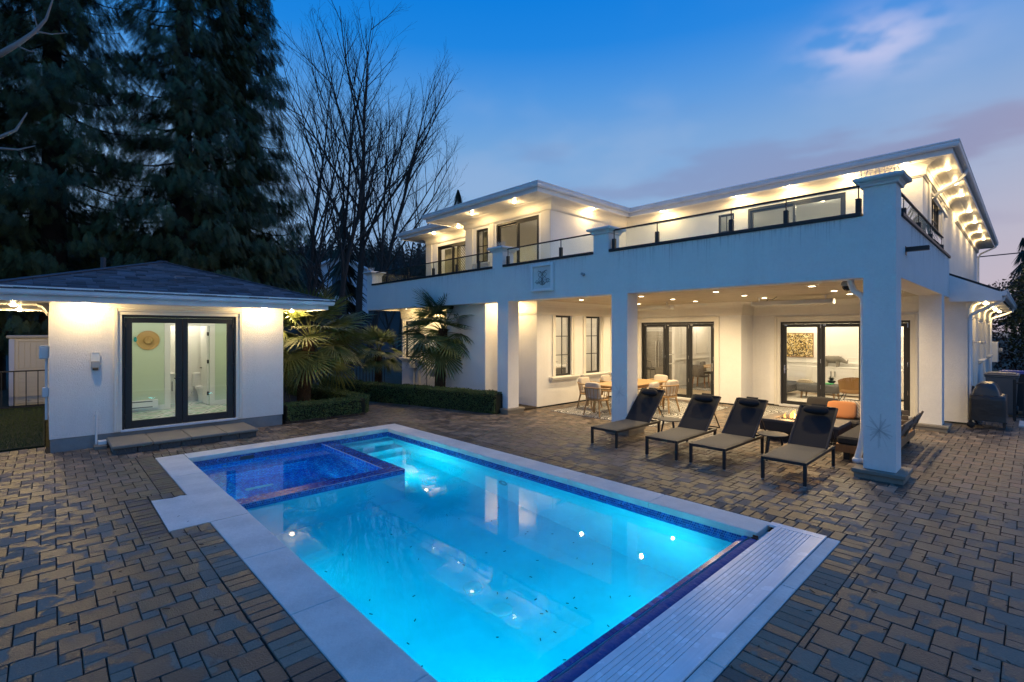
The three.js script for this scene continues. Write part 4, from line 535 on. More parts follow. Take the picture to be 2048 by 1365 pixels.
// ---------------------------------------------------------------- lamps of the house
{
  const PX = [-8.2, -6.4, -4.6, -2.8], PZ = [-10.3, -11.8, -13.05], where = ['by the windows wall', 'above the dining table', 'above the fire table', 'near the corner column'];
  const row = ['near the parapet beam', 'in the middle row', 'near the glass doors'];
  PX.forEach((x, i) => PZ.forEach((z, j) => downlight(x, 2.95, z, 12, `recessed lamp in the patio ceiling ${where[i]}, ${row[j]}`, 'recessed patio ceiling lamps', [1, 0.75, 0.42], 1.45)));
  for (const [x, z, w] of [[-15.3, -9.32, 'over the corner window'], [-14.1, -9.36, 'over the gas meter wall'], [-10.02, -9.32, 'between chimney breast and column']]) downlight(x, 2.95, z, 4.4, `round recessed lamp under the balcony edge ${w}`, 'recessed lamps under the balcony edge');
  for (const [x, z, w] of [[-10.3, -9.85, 'over the wide sliding door'], [-12.25, -9.85, 'over the small upper window'], [-14.15, -10.75, 'over the curtained sliding door'], [-15.7, -10.75, 'near the end of the left eave'], [-9.2, -12.1, 'over the plain side wall of the upper wing']]) downlight(x, US, z, 3.0, `round recessed eave lamp ${w}`, 'recessed lamps of the upper wing eave');
  for (const [x, w] of [[-7.9, 'beside the inner corner'], [-5.6, 'over the narrow upper window'], [-4.3, 'over the middle of the upper glass door'], [-3.0, 'over the end of the upper glass door'], [-1.95, 'behind the corner pier']]) downlight(x, US, -13.95, 2.9, `round recessed lamp in the long upper eave ${w}`, 'recessed lamps of the long upper eave');
  [-15.1, -16.75, -18.3, -20.9, -23.1, -25.4, -27.6].forEach((z, k) => downlight(-1.34, US, z, 2.2, 'round recessed lamp in the side eave soffit', 'recessed lamps of the side eave'));
  [-16.08, -18.2, -20.4, -23.0].forEach((z) => downlight(-0.74, 2.782, z, 1.4, 'round recessed lamp in the low side eave', 'recessed lamps of the low side eave'));
  // rooms
  const inL = (x, y, z, cd, lab) => downlight(x, y, z, cd, lab, 'indoor ceiling lamps', [1, 0.82, 0.56]);
  for (const [x, z] of [[-10.6, -11.2], [-10.6, -13.2], [-12.2, -12.2]]) inL(x, 2.858, z, 4.6, 'round lamp in the kitchen ceiling');
  for (const [x, z] of [[-10.8, -16], [-8.2, -16], [-8.6, -18.6], [-11.2, -18.6]]) inL(x, 2.858, z, 4.6, 'round lamp in the ceiling of the room with the steel fridge');
  for (const [x, z] of [[-4.9, -16.2], [-2.6, -16.2], [-4.9, -17.9], [-2.6, -17.9]]) inL(x, 2.858, z, 4.6, 'round lamp in the living room ceiling');
  for (const [x, z] of [[-15.3, -12.3], [-11.2, -12.4]]) inL(x, US - 0.102, z, 3.2, 'round lamp in the upper wing bedroom ceiling');
  for (const [x, z] of [[-4.0, -15.7], [-2.7, -16.5], [-6.5, -16.5]]) inL(x, US - 0.102, z, 3.4, 'round lamp in the upper room behind the glass door');
  inL(-14.8, 2.858, -11.5, 3.4, 'round lamp in the corner room ceiling'); inL(-2.6, 2.738, -20.8, 3, 'round lamp in the side room ceiling');
}
// ---------------------------------------------------------------- the pool house
{
  const ph = thing('pool_house', 'small square cream pool house with pyramid shingle roof and black glass doors', 'pool house'), F = FX(-11.72), H = (n, g, m, l) => part(ph, n, g, m, l), zl = -0.04, zr = -3.92, xb = -15.62;
  H('foundation', box(xb, -0.05, zr + 0.015, -11.735, 0.222, zl - 0.015), MAT.concrete);
  H('wall', wallG(F, zr, zl, 0.225, 2.62, 0.18, [[-2.95, -1.03, 0.24, 2.42]]), MAT.stucco); H('wall', [box(xb, 0.225, zr, -11.90, 2.62, zr + 0.18), box(xb, 0.225, zl - 0.18, -11.90, 2.62, zl), box(xb, 0.225, zr + 0.18, xb + 0.18, 2.62, zl - 0.18)], MAT.stucco);
  H('door_surround', [...surround(F, -2.95, -1.03, 0.24, 2.42, 0.10, 0.055)], MAT.trim);
  H('door_frame', [F.b(-2.95, -2.91, 0.26, 2.42, -0.12, 0.006, 0.004), F.b(-1.07, -1.03, 0.26, 2.42, -0.12, 0.006, 0.004), F.b(-2.91, -1.07, 2.375, 2.42, -0.12, 0.006, 0.004)], MAT.black); H('door_sill', F.b(-2.97, -1.01, 0.222, 0.262, -0.16, 0.05, 0.004), std([0.62, 0.66, 0.72], 0.4));
  [[-2.905, -1.992, -2.787, -2.086, -1], [-1.988, -1.075, -1.875, -1.186, 1]].forEach(([a, b, ga, gb, s]) => {
    const l = H('glazed_door', [F.b(a, ga, 0.27, 2.37, -0.07, -0.01, 0.005), F.b(gb, b, 0.27, 2.37, -0.07, -0.01, 0.005), F.b(ga, gb, 0.27, 0.41, -0.07, -0.01, 0.005), F.b(ga, gb, 2.272, 2.37, -0.07, -0.01, 0.005)], MAT.black); part(l, 'pane', F.b(ga, gb, 0.41, 2.272, -0.042, -0.0415), MAT.glass);
    for (const y of [0.45, 1.33, 2.18]) part(l, 'hinge', F.b(s > 0 ? b - 0.03 : a - 0.01, s > 0 ? b + 0.01 : a + 0.03, y, y + 0.09, -0.01, 0.012, 0.003), MAT.black);
    if (s > 0) part(l, 'handle', [F.b(a + 0.03, a + 0.06, 1.0, 1.24, -0.01, 0.004, 0.003), F.b(a + 0.035, a + 0.055, 1.17, 1.19, 0.004, 0.05), F.b(a + 0.035, a + 0.15, 1.17, 1.19, 0.04, 0.055, 0.004)], MAT.black);
  });
  // roof
  const e = { x0: -16.88, x1: -11.10, z0: -4.87, z1: 0.91 }, yE = 2.79, cx = (e.x0 + e.x1) / 2, cz = (e.z0 + e.z1) / 2, half = (e.x1 - e.x0) / 2, rise = 0.94;
  H('gutter', sweep(gutterP.map(([o, y]) => [o, y - 3.26]), [[e.x0, e.z0], [e.x0, e.z1], [e.x1, e.z1], [e.x1, e.z0]], true), MAT.whiteMetal);
  H('fascia', sweep([[-0.145, 2.605], [-0.117, 2.605], [-0.117, 2.83], [-0.145, 2.83]], [[e.x0, e.z0], [e.x0, e.z1], [e.x1, e.z1], [e.x1, e.z0]], true), MAT.whiteMetal);
  { const a = e.x0 + 0.15, b = e.x1 - 0.15, c = e.z0 + 0.15, d = e.z1 - 0.15; for (let k = 0; k < 2; k++) H('soffit_board', box(lerp(-11.72, b, k / 2) + 0.002, 2.62, c, lerp(-11.72, b, (k + 1) / 2) - 0.002, 2.632, d, 0.002), MAT.soffitMetal); H('soffit_board', [box(a, 2.62, c, -11.722, 2.632, zr - 0.0), box(a, 2.62, zl, -11.722, 2.632, d), box(a, 2.62, zr, xb, 2.632, zl)], MAT.soffitMetal); H('ceiling', box(xb, 2.50, zr + 0.18, -11.9, 2.56, zl - 0.18), MAT.wallWhite); H('eave_moulding', sweep([[0, 2.47], [0.03, 2.47], [0.05, 2.52], [0.10, 2.58], [0.16, 2.60], [0.16, 2.62], [0, 2.62]], [[xb, zr], [xb, zl], [-11.72, zl], [-11.72, zr]].slice(0, 2).concat([[-12.4, zl]])), MAT.trim); }
  const R = rng(88), pos = [], col = [], sl = Math.hypot(half, rise), N = Math.floor(sl / 0.142);
  const P3 = (side, s, t, up) => { const k = 1 - s / sl, w = half * k, y = yE + (rise * s) / sl + up; const a = t * 1, q = [[cx + w, cz - a], [cx + a, cz + w], [cx - w, cz + a], [cx - a, cz - w]][side]; return [q[0], y, q[1]]; };
  const base = []; for (let s = 0; s < 4; s++) base.push(...P3(s, 0, -half, 0), ...P3(s, 0, half, 0), cx, yE + rise, cz);
  const roof = H('roof', fromTris(base), std([0.02, 0.022, 0.027], 0.95));
  for (let side = 0; side < 4; side++) for (let c = 0; c < N; c++) { const s0 = c * 0.142, s1 = Math.min(sl, s0 + 0.15), w0 = half * (1 - s0 / sl); let t = -w0 - R() * 0.2; while (t < w0) { const w = 0.15 + 0.17 * R(), a = Math.max(-w0, t + 0.002), b = Math.min(w0, t + w - 0.002), wt = half * (1 - s1 / sl), a1 = clamp(a, -wt, wt), b1 = clamp(b, -wt, wt), th = 0.016 + 0.014 * R(), k = 0.55 + 1.0 * R(), tone = [0.105 * k, 0.112 * k, 0.135 * k]; if (b > a + 0.02) { const q = [P3(side, s0, a, th), P3(side, s0, b, th), P3(side, s1, b1, 0.004), P3(side, s1, a1, 0.004), P3(side, s0, a, 0), P3(side, s0, b, 0)]; const f = []; quadTo(f, q[0], q[1], q[2], q[3]); quadTo(f, q[4], q[5], q[1], q[0]); pos.push(...f); for (let i = 0; i < f.length / 3; i++) col.push(...tone); } t += w; } }
  const sg = fromTris(pos); sg.setAttribute('color', new THREE.Float32BufferAttribute(col, 3)); stuff(part(roof, 'shingles', sg, std([1, 1, 1], 0.85, { vertexColors: true, bumpMap: rep(bGrain, 0.25), bumpScale: 0.004 })));
  for (let side = 0; side < 4; side++) for (let k = 0; k < 14; k++) { const f = (u) => { const w = half * (1 - u), q = [[cx + w, cz - w], [cx + w, cz + w], [cx - w, cz + w], [cx - w, cz - w]][side]; return V(q[0], yE + rise * u + 0.018, q[1]); }; const a = f(k / 14), b = f((k + 1.15) / 14); part(roof, 'hip_cap', beamG(a.toArray(), b.add(V(0, -0.008, 0)).toArray(), 0.20, 0.014, 0.004), std([0.075, 0.08, 0.10], 0.88)); }
  solo('fallen_branch', tube([[-12.15, 3.20, -1.95], [-12.25, 3.235, -1.93], [-12.34, 3.265, -1.98], [-12.36, 3.275, -2.15], [-12.38, 3.28, -2.32]], [0.012, 0.012, 0.011, 0.008, 0.004], 6), std([0.30, 0.24, 0.22], 0.9), 'broken twig lying on the dark shingle roof', 'twig');
  solo('vent_pipe', tube([[-14.6, 3.35, -0.95], [-14.6, 3.80, -0.95]], 0.05, 12), std([0.05, 0.05, 0.055], 0.7), 'short dark vent pipe behind the shingle roof ridge', 'vent pipe');
  // stone step
  const st = thing('stone_step', 'low dark stone step in front of the pool house doors', 'step'); for (let k = 0; k < 4; k++) part(st, 'cap_stone', box(-11.71, 0.10, lerp(-3.11, -0.80, k / 4) + 0.003, -10.68, 0.152 + 0.003 * (k % 2), lerp(-3.11, -0.80, (k + 1) / 4) - 0.003, 0.012), MAT.capstone);
  for (let k = 0; k < 7; k++) part(st, 'block', box(-11.0, -0.02, lerp(-3.08, -0.84, k / 7) + 0.004, -10.72 - 0.008 * R(), 0.099, lerp(-3.08, -0.84, (k + 1) / 7) - 0.004, 0.010), std([0.10, 0.095, 0.09], 0.9, { bumpMap: rep(bMid, 0.3), bumpScale: 0.02 })); for (const z of [-3.08, -0.98]) part(st, 'block', box(-11.70, -0.02, z, -11.004, 0.099, z + 0.14, 0.010), MAT.capstone);
  // lamps
  for (const [x, z, w] of [[-11.42, -0.50, 'beside the outlet box'], [-11.42, -3.42, 'beside the palm'], [-13.2, 0.45, 'at the fence side'], [-16.2, 0.45, 'over the lawn corner'], [-12.6, -4.42, 'on the palm side return']]) downlight(x, 2.62, z, x < -16 ? 9 : z > 0 || z < -4 ? 4.2 : 3.0, `round recessed lamp in the pool house eave ${w}`, 'recessed pool house eave lamps');
  for (const [x, z] of [[-13.0, -1.1], [-13.0, -2.9], [-14.95, -2.6]]) downlight(x, 2.498, z, 1.9, 'round lamp in the pool house ceiling', 'indoor pool house lamps', [1, 0.90, 0.70]);
  // inside: mint partition with a cased opening into a small bathroom
  const px = -14.30, G = FX(px), pw = MAT.wallMint; H('partition', [...wallG(G, zr + 0.18, zl - 0.18, 0.24, 2.5, 0.1, [[-3.0, -2.18, 0.24, 2.25]])], pw); H('room_lining', [box(-14.3, 0.24, zl - 0.186, -11.9, 2.5, zl - 0.181), box(-14.3, 0.24, zr + 0.181, -11.9, 2.5, zr + 0.186)], pw); H('room_lining', [box(xb + 0.181, 0.24, zr + 0.18, xb + 0.19, 2.5, zl - 0.18)], MAT.wallWhite);
  H('door_casing', [G.b(-2.18, -2.06, 0.24, 2.37, 0.001, 0.02, 0.004), G.b(-3.12, -3.0, 0.24, 2.37, 0.001, 0.02, 0.004), G.b(-3.12, -2.06, 2.25, 2.37, 0.02, 0.03, 0.004), G.b(-2.06, zl - 0.19, 0.24, 0.36, 0.001, 0.015, 0.003), G.b(zr + 0.19, -3.12, 0.24, 0.36, 0.001, 0.015, 0.003)], MAT.plasticWhite);
  const fp = tex(512, (i, x, y) => { const u = ((x / 512) * 2) % 1, v = y / 512, vv = (v + (x >= 256 ? 0.5 : 0)) % 1, a = Math.abs(u - 0.5) * 2, b = Math.abs(vv - 0.5) * 2, d = Math.pow(a, 1.15) + Math.pow(b, 1.5); const k = Math.floor(d * 6.2); return [[0.80, 0.80, 0.74], [0.10, 0.14, 0.11], [0.80, 0.82, 0.76], [0.22, 0.40, 0.27], [0.30, 0.50, 0.36], [0.82, 0.83, 0.77], [0.16, 0.22, 0.17], [0.80, 0.82, 0.76]][k % 8]; });
  H('tiled_floor', box(xb + 0.18, 0.225, zr + 0.18, -11.9, 0.24, zl - 0.18), std([1, 1, 1], 0.35, { map: rep(fp, 1.7, 0.9) }));
  { const hat = thing('straw_hat', 'wide brimmed straw hat hanging on the mint green wall', 'hat', null, px + 0.012, 1.90, -1.74), h = lathe([[0, 0.105], [0.05, 0.112], [0.075, 0.10], [0.088, 0.06], [0.095, 0.022], [0.13, 0.014], [0.19, 0.006], [0.225, 0.016], [0.226, 0.010], [0.19, 0.0], [0.10, 0.004]], 36), p = h.attributes.position; for (let i = 0; i < p.count; i++) { const x = p.getX(i), z = p.getZ(i), r = Math.hypot(x, z), a = Math.atan2(z, x); if (r > 0.11) p.setY(i, p.getY(i) + 0.010 * (1 + Math.sin(2 * a)) * (r - 0.11) / 0.115); else if (r < 0.06) p.setY(i, p.getY(i) - 0.03 * (1 - Math.abs(z) / 0.06) * (r < 0.05 ? 1 : 0.5)); } h.computeVertexNormals(); const turn = M4(0, 0, 0, 0, 0, -Math.PI / 2); part(hat, 'brim_and_crown', xf(h, turn), std([0.52, 0.34, 0.13], 0.9, { bumpMap: rep(bGrain, 0.12), bumpScale: 0.003 })); part(hat, 'band', xf(lathe([[0.096, 0.024], [0.094, 0.044], [0.0955, 0.045], [0.0975, 0.024]], 30), turn), std([0.40, 0.25, 0.09], 0.9)); }
  solo('teal_ornament', xf(lathe([[0, -0.07], [0.028, -0.045], [0.036, -0.01], [0.022, 0.035], [0, 0.06]], 16), M4(px + 0.034, 1.93, -1.50)), std([0.01, 0.30, 0.33], 0.3), 'teal drop shaped ornament hanging beside the straw hat', 'ornament');
  { const b = thing('baseboard_heater', 'long white baseboard heater below the straw hat', 'heater'); part(b, 'housing', [box(px + 0.002, 0.30, -1.93, px + 0.07, 0.50, -0.45, 0.008)], MAT.plasticWhite); part(b, 'grille', [box(px + 0.071, 0.455, -1.82, px + 0.073, 0.475, -0.5), box(px + 0.071, 0.325, -1.82, px + 0.073, 0.345, -0.5)], MAT.black); }
  { const v = thing('bathroom_vanity', 'small white vanity cabinet with basin seen through the doorway', 'vanity'); part(v, 'cabinet', box(-15.43, 0.30, -2.34, -14.75, 1.02, -1.6, 0.006), MAT.plasticWhite); part(v, 'countertop', box(-15.43, 1.02, -2.37, -14.72, 1.06, -1.58, 0.005), MAT.plasticWhite); part(v, 'handle', box(-14.745, 0.62, -2.29, -14.73, 0.86, -2.275, 0.003), MAT.black); part(v, 'basin', box(-15.3, 1.06, -2.25, -14.85, 1.17, -1.75, 0.03), MAT.plasticWhite); }
  { const t = thing('toilet', 'white toilet in the pool house bathroom', 'toilet', null, -15.18, 0.24, -3.02); part(t, 'tank', box(-0.22, 0.40, -0.20, -0.03, 0.78, 0.20, 0.03), MAT.plasticWhite); part(t, 'bowl', xf(lathe([[0, 0], [0.13, 0], [0.12, 0.12], [0.15, 0.28], [0.19, 0.38], [0.19, 0.41], [0, 0.41]], 22), M4(0.18, 0, 0, 0, 0, 0, V(1.25, 1, 1))), MAT.plasticWhite); part(t, 'seat', xf(lathe([[0, 0.41], [0.19, 0.41], [0.195, 0.43], [0.17, 0.445], [0, 0.445]], 22), M4(0.18, 0, 0, 0, 0, 0, V(1.25, 1, 1))), MAT.plasticWhite); part(t, 'supply_pipe', tube([[-0.2, 0.12, 0.28], [-0.1, 0.16, 0.26], [-0.12, 0.3, 0.2]], 0.012, 6), MAT.chrome); }
  { const d = thing('bathroom_door', 'open white panel door inside the pool house', 'door'); part(d, 'door_leaf', box(-15.05, 0.26, -2.995, -14.33, 2.24, -2.955, 0.004), MAT.plasticWhite); part(d, 'handle', box(-14.98, 1.15, -2.954, -14.86, 1.17, -2.92, 0.004), MAT.black); for (const y of [0.5, 1.3, 2.0]) part(d, 'hinge', box(-14.33, y, -2.99, -14.31, y + 0.09, -2.95), MAT.black); }
  // fittings on the outside wall
  { const o = thing('outdoor_outlet', 'grey weatherproof outlet box with open cover on the pool house wall', 'outlet box'); part(o, 'box', F.b(-0.71, -0.59, 1.44, 1.56, 0.001, 0.05, 0.006), MAT.plasticGrey); part(o, 'cover', [...ring4(F, -0.715, -0.585, 1.565, 1.73, 0.014, 0.02, 0.035, 0.003), F.b(-0.70, -0.60, 1.58, 1.715, 0.022, 0.026)], std([0.75, 0.75, 0.72], 0.4)); part(o, 'plug', F.b(-0.69, -0.61, 1.40, 1.45, 0.02, 0.06, 0.006), MAT.black); }
  { const o = thing('standpipe', 'thin white standpipe rising at the pool house foot', 'pipe'); part(o, 'pipe', tube([[-11.66, 0.05, -0.66], [-11.66, 0.62, -0.66]], 0.018, 10), MAT.plasticWhite); part(o, 'cap', [tube([[-11.66, 0.56, -0.66], [-11.66, 0.60, -0.66]], 0.027, 10), tube([[-11.66, 0.62, -0.66], [-11.66, 0.66, -0.66]], 0.014, 10), tube([[-11.66, 0.28, -0.66], [-11.66, 0.30, -0.66]], 0.025, 10)], MAT.plasticWhite); }
  { const o = thing('junction_block', 'small white junction box on a stone beside the step', 'junction box'); part(o, 'stone', box(-11.70, -0.01, -0.80, -11.42, 0.06, -0.62, 0.008), MAT.capstone); part(o, 'box', box(-11.66, 0.062, -0.80, -11.52, 0.13, -0.68, 0.006), MAT.plasticWhite); }
  { const o = thing('wall_box', 'white plastic box and conduit on the fence side of the pool house', 'wall box'); part(o, 'box', box(-12.1, 1.62, zl, -11.86, 1.86, zl + 0.13, 0.02), MAT.plasticWhite); part(o, 'conduit', [tube([[-11.95, 0.55, zl + 0.035], [-11.95, 1.62, zl + 0.035]], 0.02, 8), box(-12.02, 0.95, zl + 0.001, -11.88, 1.12, zl + 0.09, 0.01)], MAT.plasticWhite); }
}
// ---------------------------------------------------------------- patio furniture
const R6 = rng(606), nBump = tex(512, (i) => nBig[i]);
function puffy(w, h, d, seed, pinch = 0.5) { // a soft cushion w x h x d centred at the origin
  const g = new THREE.SphereGeometry(1, 22, 16).toNonIndexed(), p = g.attributes.position, sgn = Math.sign; for (let i = 0; i < p.count; i++) { let x = p.getX(i), y = p.getY(i), z = p.getZ(i); const q = (v) => sgn(v) * Math.pow(Math.abs(v), pinch); const n = fbm(x * 2 + seed, y * 2, z * 2 + seed, 3) * 0.06; p.setXYZ(i, q(x) * w / 2 * (1 + n), q(y) * h / 2 * (1 + n), q(z) * d / 2 * (1 + n)); } const m = triUV(g); m.computeVertexNormals(); return smoothN(m);
}
function smoothN(g) { const p = g.attributes.position, n = g.attributes.normal, map = new Map(); const key = (i) => Math.round(p.getX(i) * 2e3) + ',' + Math.round(p.getY(i) * 2e3) + ',' + Math.round(p.getZ(i) * 2e3); for (let i = 0; i < p.count; i++) { const k = key(i), a = map.get(k) ?? [0, 0, 0]; a[0] += n.getX(i); a[1] += n.getY(i); a[2] += n.getZ(i); map.set(k, a); } for (let i = 0; i < p.count; i++) { const a = map.get(key(i)), l = Math.hypot(...a) || 1; n.setXYZ(i, a[0] / l, a[1] / l, a[2] / l); } return g; }
// sun lounger: foot end at z = 0, head towards -z
function lounger(x, z, turn, rise, reach, label) {
  const L = thing('sun_lounger', label, 'sun lounger', 'black sling sun loungers in a row', x, 0, z, turn), w = 0.29, y = 0.315, fm = MAT.black;
  part(L, 'frame', [box(-w, y - 0.03, -1.52, -w + 0.045, y + 0.012, 0, 0.004), box(w - 0.045, y - 0.03, -1.52, w, y + 0.012, 0, 0.004), box(-w + 0.045, y - 0.03, -0.045, w - 0.045, y + 0.012, 0, 0.004), box(-w + 0.045, y - 0.03, -1.52, w - 0.045, y + 0.008, -1.48, 0.004), box(-w + 0.045, y - 0.03, -0.80, w - 0.045, y - 0.005, -0.77)], fm);
  for (const [x, z] of [[-w, -0.045], [w - 0.042, -0.045], [-w, -1.50], [w - 0.042, -1.50]]) { const l = part(L, 'leg', box(x, 0.012, z, x + 0.042, y - 0.03, z + 0.045, 0.004), fm); part(l, 'foot', box(x + 0.006, 0.0, z + 0.006, x + 0.036, 0.012, z + 0.039), MAT.plasticGrey); }
  const sag = (a, b, n, ww, dip) => { const P = []; for (let i = 0; i < n; i++) for (let j = 0; j < 6; j++) { const pt = (u, v) => { const s = u / n, t = v / 6 * 2 - 1; return [t * ww, lerp(a[0], b[0], s) - dip * (1 - t * t) * Math.sin(Math.PI * s), lerp(a[1], b[1], s)]; }; quadTo(P, pt(i, j), pt(i, j + 1), pt(i + 1, j + 1), pt(i + 1, j)); quadTo(P, pt(i + 1, j).map((v, k) => v - (k === 1 ? 0.004 : 0)), pt(i + 1, j + 1).map((v, k) => v - (k === 1 ? 0.004 : 0)), pt(i, j + 1).map((v, k) => v - (k === 1 ? 0.004 : 0)), pt(i, j).map((v, k) => v - (k === 1 ? 0.004 : 0))); } return smoothN(fromTris(P)); };
  part(L, 'seat_sling', sag([y + 0.016, -0.03], [y + 0.018, -1.13], 12, w - 0.03, 0.014), MAT.slingBlackLit);
  const bt = [y + rise, -reach], bb = [y + 0.022, -1.12]; part(L, 'back_sling', sag(bb, bt, 10, w - 0.035, 0.012), MAT.slingBlack);
  part(L, 'back_frame', [beamG([-w + 0.03, bb[0] - 0.012, bb[1]], [-w + 0.03, bt[0], bt[1]], 0.03, 0.026, 0.004), beamG([w - 0.03, bb[0] - 0.012, bb[1]], [w - 0.03, bt[0], bt[1]], 0.03, 0.026, 0.004), box(-w + 0.045, bt[0] - 0.013, bt[1] - 0.012, w - 0.045, bt[0] + 0.013, bt[1] + 0.012, 0.004)], fm);
  part(L, 'back_prop', [beamG([-w + 0.06, lerp(bb[0], bt[0], 0.6) - 0.01, lerp(bb[1], bt[1], 0.6)], [-w + 0.06, y - 0.01, -1.77], 0.016, 0.016), beamG([w - 0.06, lerp(bb[0], bt[0], 0.6) - 0.01, lerp(bb[1], bt[1], 0.6)], [w - 0.06, y - 0.01, -1.77], 0.016, 0.016)].concat([box(-w + 0.05, y - 0.02, -1.775, w - 0.05, y, -1.755)]), fm);
  const pl = part(L, 'head_pillow', xf(puffy(0.36, 0.13, 0.10, 3, 0.62), M4(0, lerp(bb[0], bt[0], 0.84) + 0.05, lerp(bb[1], bt[1], 0.84) + 0.045, -0.72, 0, 0)), MAT.slingBlack); part(pl, 'strap', xf(box(-0.10, -0.003, -0.003, 0.10, 0.14, 0.003), M4(0, lerp(bb[0], bt[0], 0.88) + 0.01, lerp(bb[1], bt[1], 0.88) + 0.012, -0.84, 0, 0)), MAT.slingBlack);
}
lounger(-5.385, -7.40, 0, 0.585, 1.72, 'black sling sun lounger standing in front of the middle column'); lounger(-4.235, -7.41, 0.014, 0.565, 1.745, 'black sling sun lounger beside the first round side table, next to two others'); lounger(-3.475, -7.45, -0.018, 0.575, 1.735, 'black sling sun lounger in front of the fire table'); lounger(-2.375, -7.42, 0.012, 0.56, 1.75, 'black sling sun lounger standing beside the corner column and downpipe');
{ // small round side tables
  const t = thing('side_table', 'small round black side table between the lounger by the column and its neighbour', 'side table', 'round side tables', -4.79, 0, -8.72); part(t, 'table_top', lathe([[0, 0.402], [0.215, 0.402], [0.23, 0.41], [0.23, 0.418], [0.222, 0.424], [0, 0.424]], 32), std([0.055, 0.05, 0.045], 0.6)); for (let k = 0; k < 3; k++) { const a = k * 2.094 + 0.5; part(t, 'leg', tube([[Math.cos(a) * 0.11, 0.402, Math.sin(a) * 0.11], [Math.cos(a) * 0.19, 0.0, Math.sin(a) * 0.19]], [0.019, 0.013], 8), MAT.black); }
  dup(t, 'small round black side table beside the fire table lounger and the corner lounger', null, -2.94, 0, -8.70, 0.9);
}
{ // fire table with live flames
  const t = thing('fire_table', 'low dark rectangular fire table with burning flames', 'fire table'), x0 = -3.66, x1 = -2.34, z0 = -11.05, z1 = -10.13, m = std([0.035, 0.033, 0.032], 0.55, { map: rep(cMottle, 0.9) });
  part(t, 'base', box(x0 + 0.12, 0, z0 + 0.12, x1 - 0.12, 0.20, z1 - 0.12), MAT.black); part(t, 'body', box(x0, 0.20, z0, x1, 0.375, z1, 0.008), m); part(t, 'rim', ring4({ b: (u0, u1, y0, y1, o0, o1, bev) => box(u0, 0.376 + o0, y0, u1, 0.376 + o1, y1, bev) }, x0, x1, z0, z1, 0.20, 0, 0.045, 0.006), std([0.13, 0.12, 0.11], 0.6, { map: rep(cMottle, 0.7) }));
  part(t, 'burner_tray', box(x0 + 0.2, 0.376, z0 + 0.2, x1 - 0.2, 0.385, z1 - 0.2), MAT.steel); const peb = []; for (let k = 0; k < 130; k++) peb.push(xf(new THREE.IcosahedronGeometry(0.022 + 0.012 * R6(), 0), M4(x0 + 0.25 + R6() * 0.82, 0.398, z0 + 0.25 + R6() * 0.42, R6() * 3, R6() * 3, 0))); part(t, 'lava_stones', peb, std([0.03, 0.025, 0.022], 0.8));
  const fl = [], fl2 = []; for (let k = 0; k < 26; k++) { const x = x0 + 0.26 + R6() * 0.80, z = z0 + 0.30 + R6() * 0.32, h = 0.07 + 0.13 * R6() * R6() + 0.05 * R6(), p = [], r = [], s = R6() * 6, w = 0.018 + 0.022 * R6(); for (let i = 0; i <= 7; i++) { const q = i / 7; p.push([x + 0.022 * Math.sin(q * 4 + s) * q, 0.40 + q * h, z + 0.018 * Math.cos(q * 3.4 + s) * q]); r.push(w * Math.pow(Math.sin(Math.PI * (0.18 + 0.82 * q) ** 0.75), 0.9) + 0.001); } (k % 3 ? fl : fl2).push(tube(p, r, 7)); }
  part(t, 'flames', fl, std([0.2, 0.06, 0.01], 1, { emissive: C(1, 0.42, 0.10), emissiveIntensity: 2.4 })); part(t, 'flames', fl2, std([0.2, 0.08, 0.01], 1, { emissive: C(1, 0.62, 0.25), emissiveIntensity: 3.6 }));
  for (const x of [-3.3, -2.85]) { const f = new THREE.PointLight(C(1, 0.52, 0.18), 0.9, 0, 2); f.position.set(x, 0.56, -10.59); f.shadow.radius = 4; f.name = 'fire_glow'; t.add(f); }
}
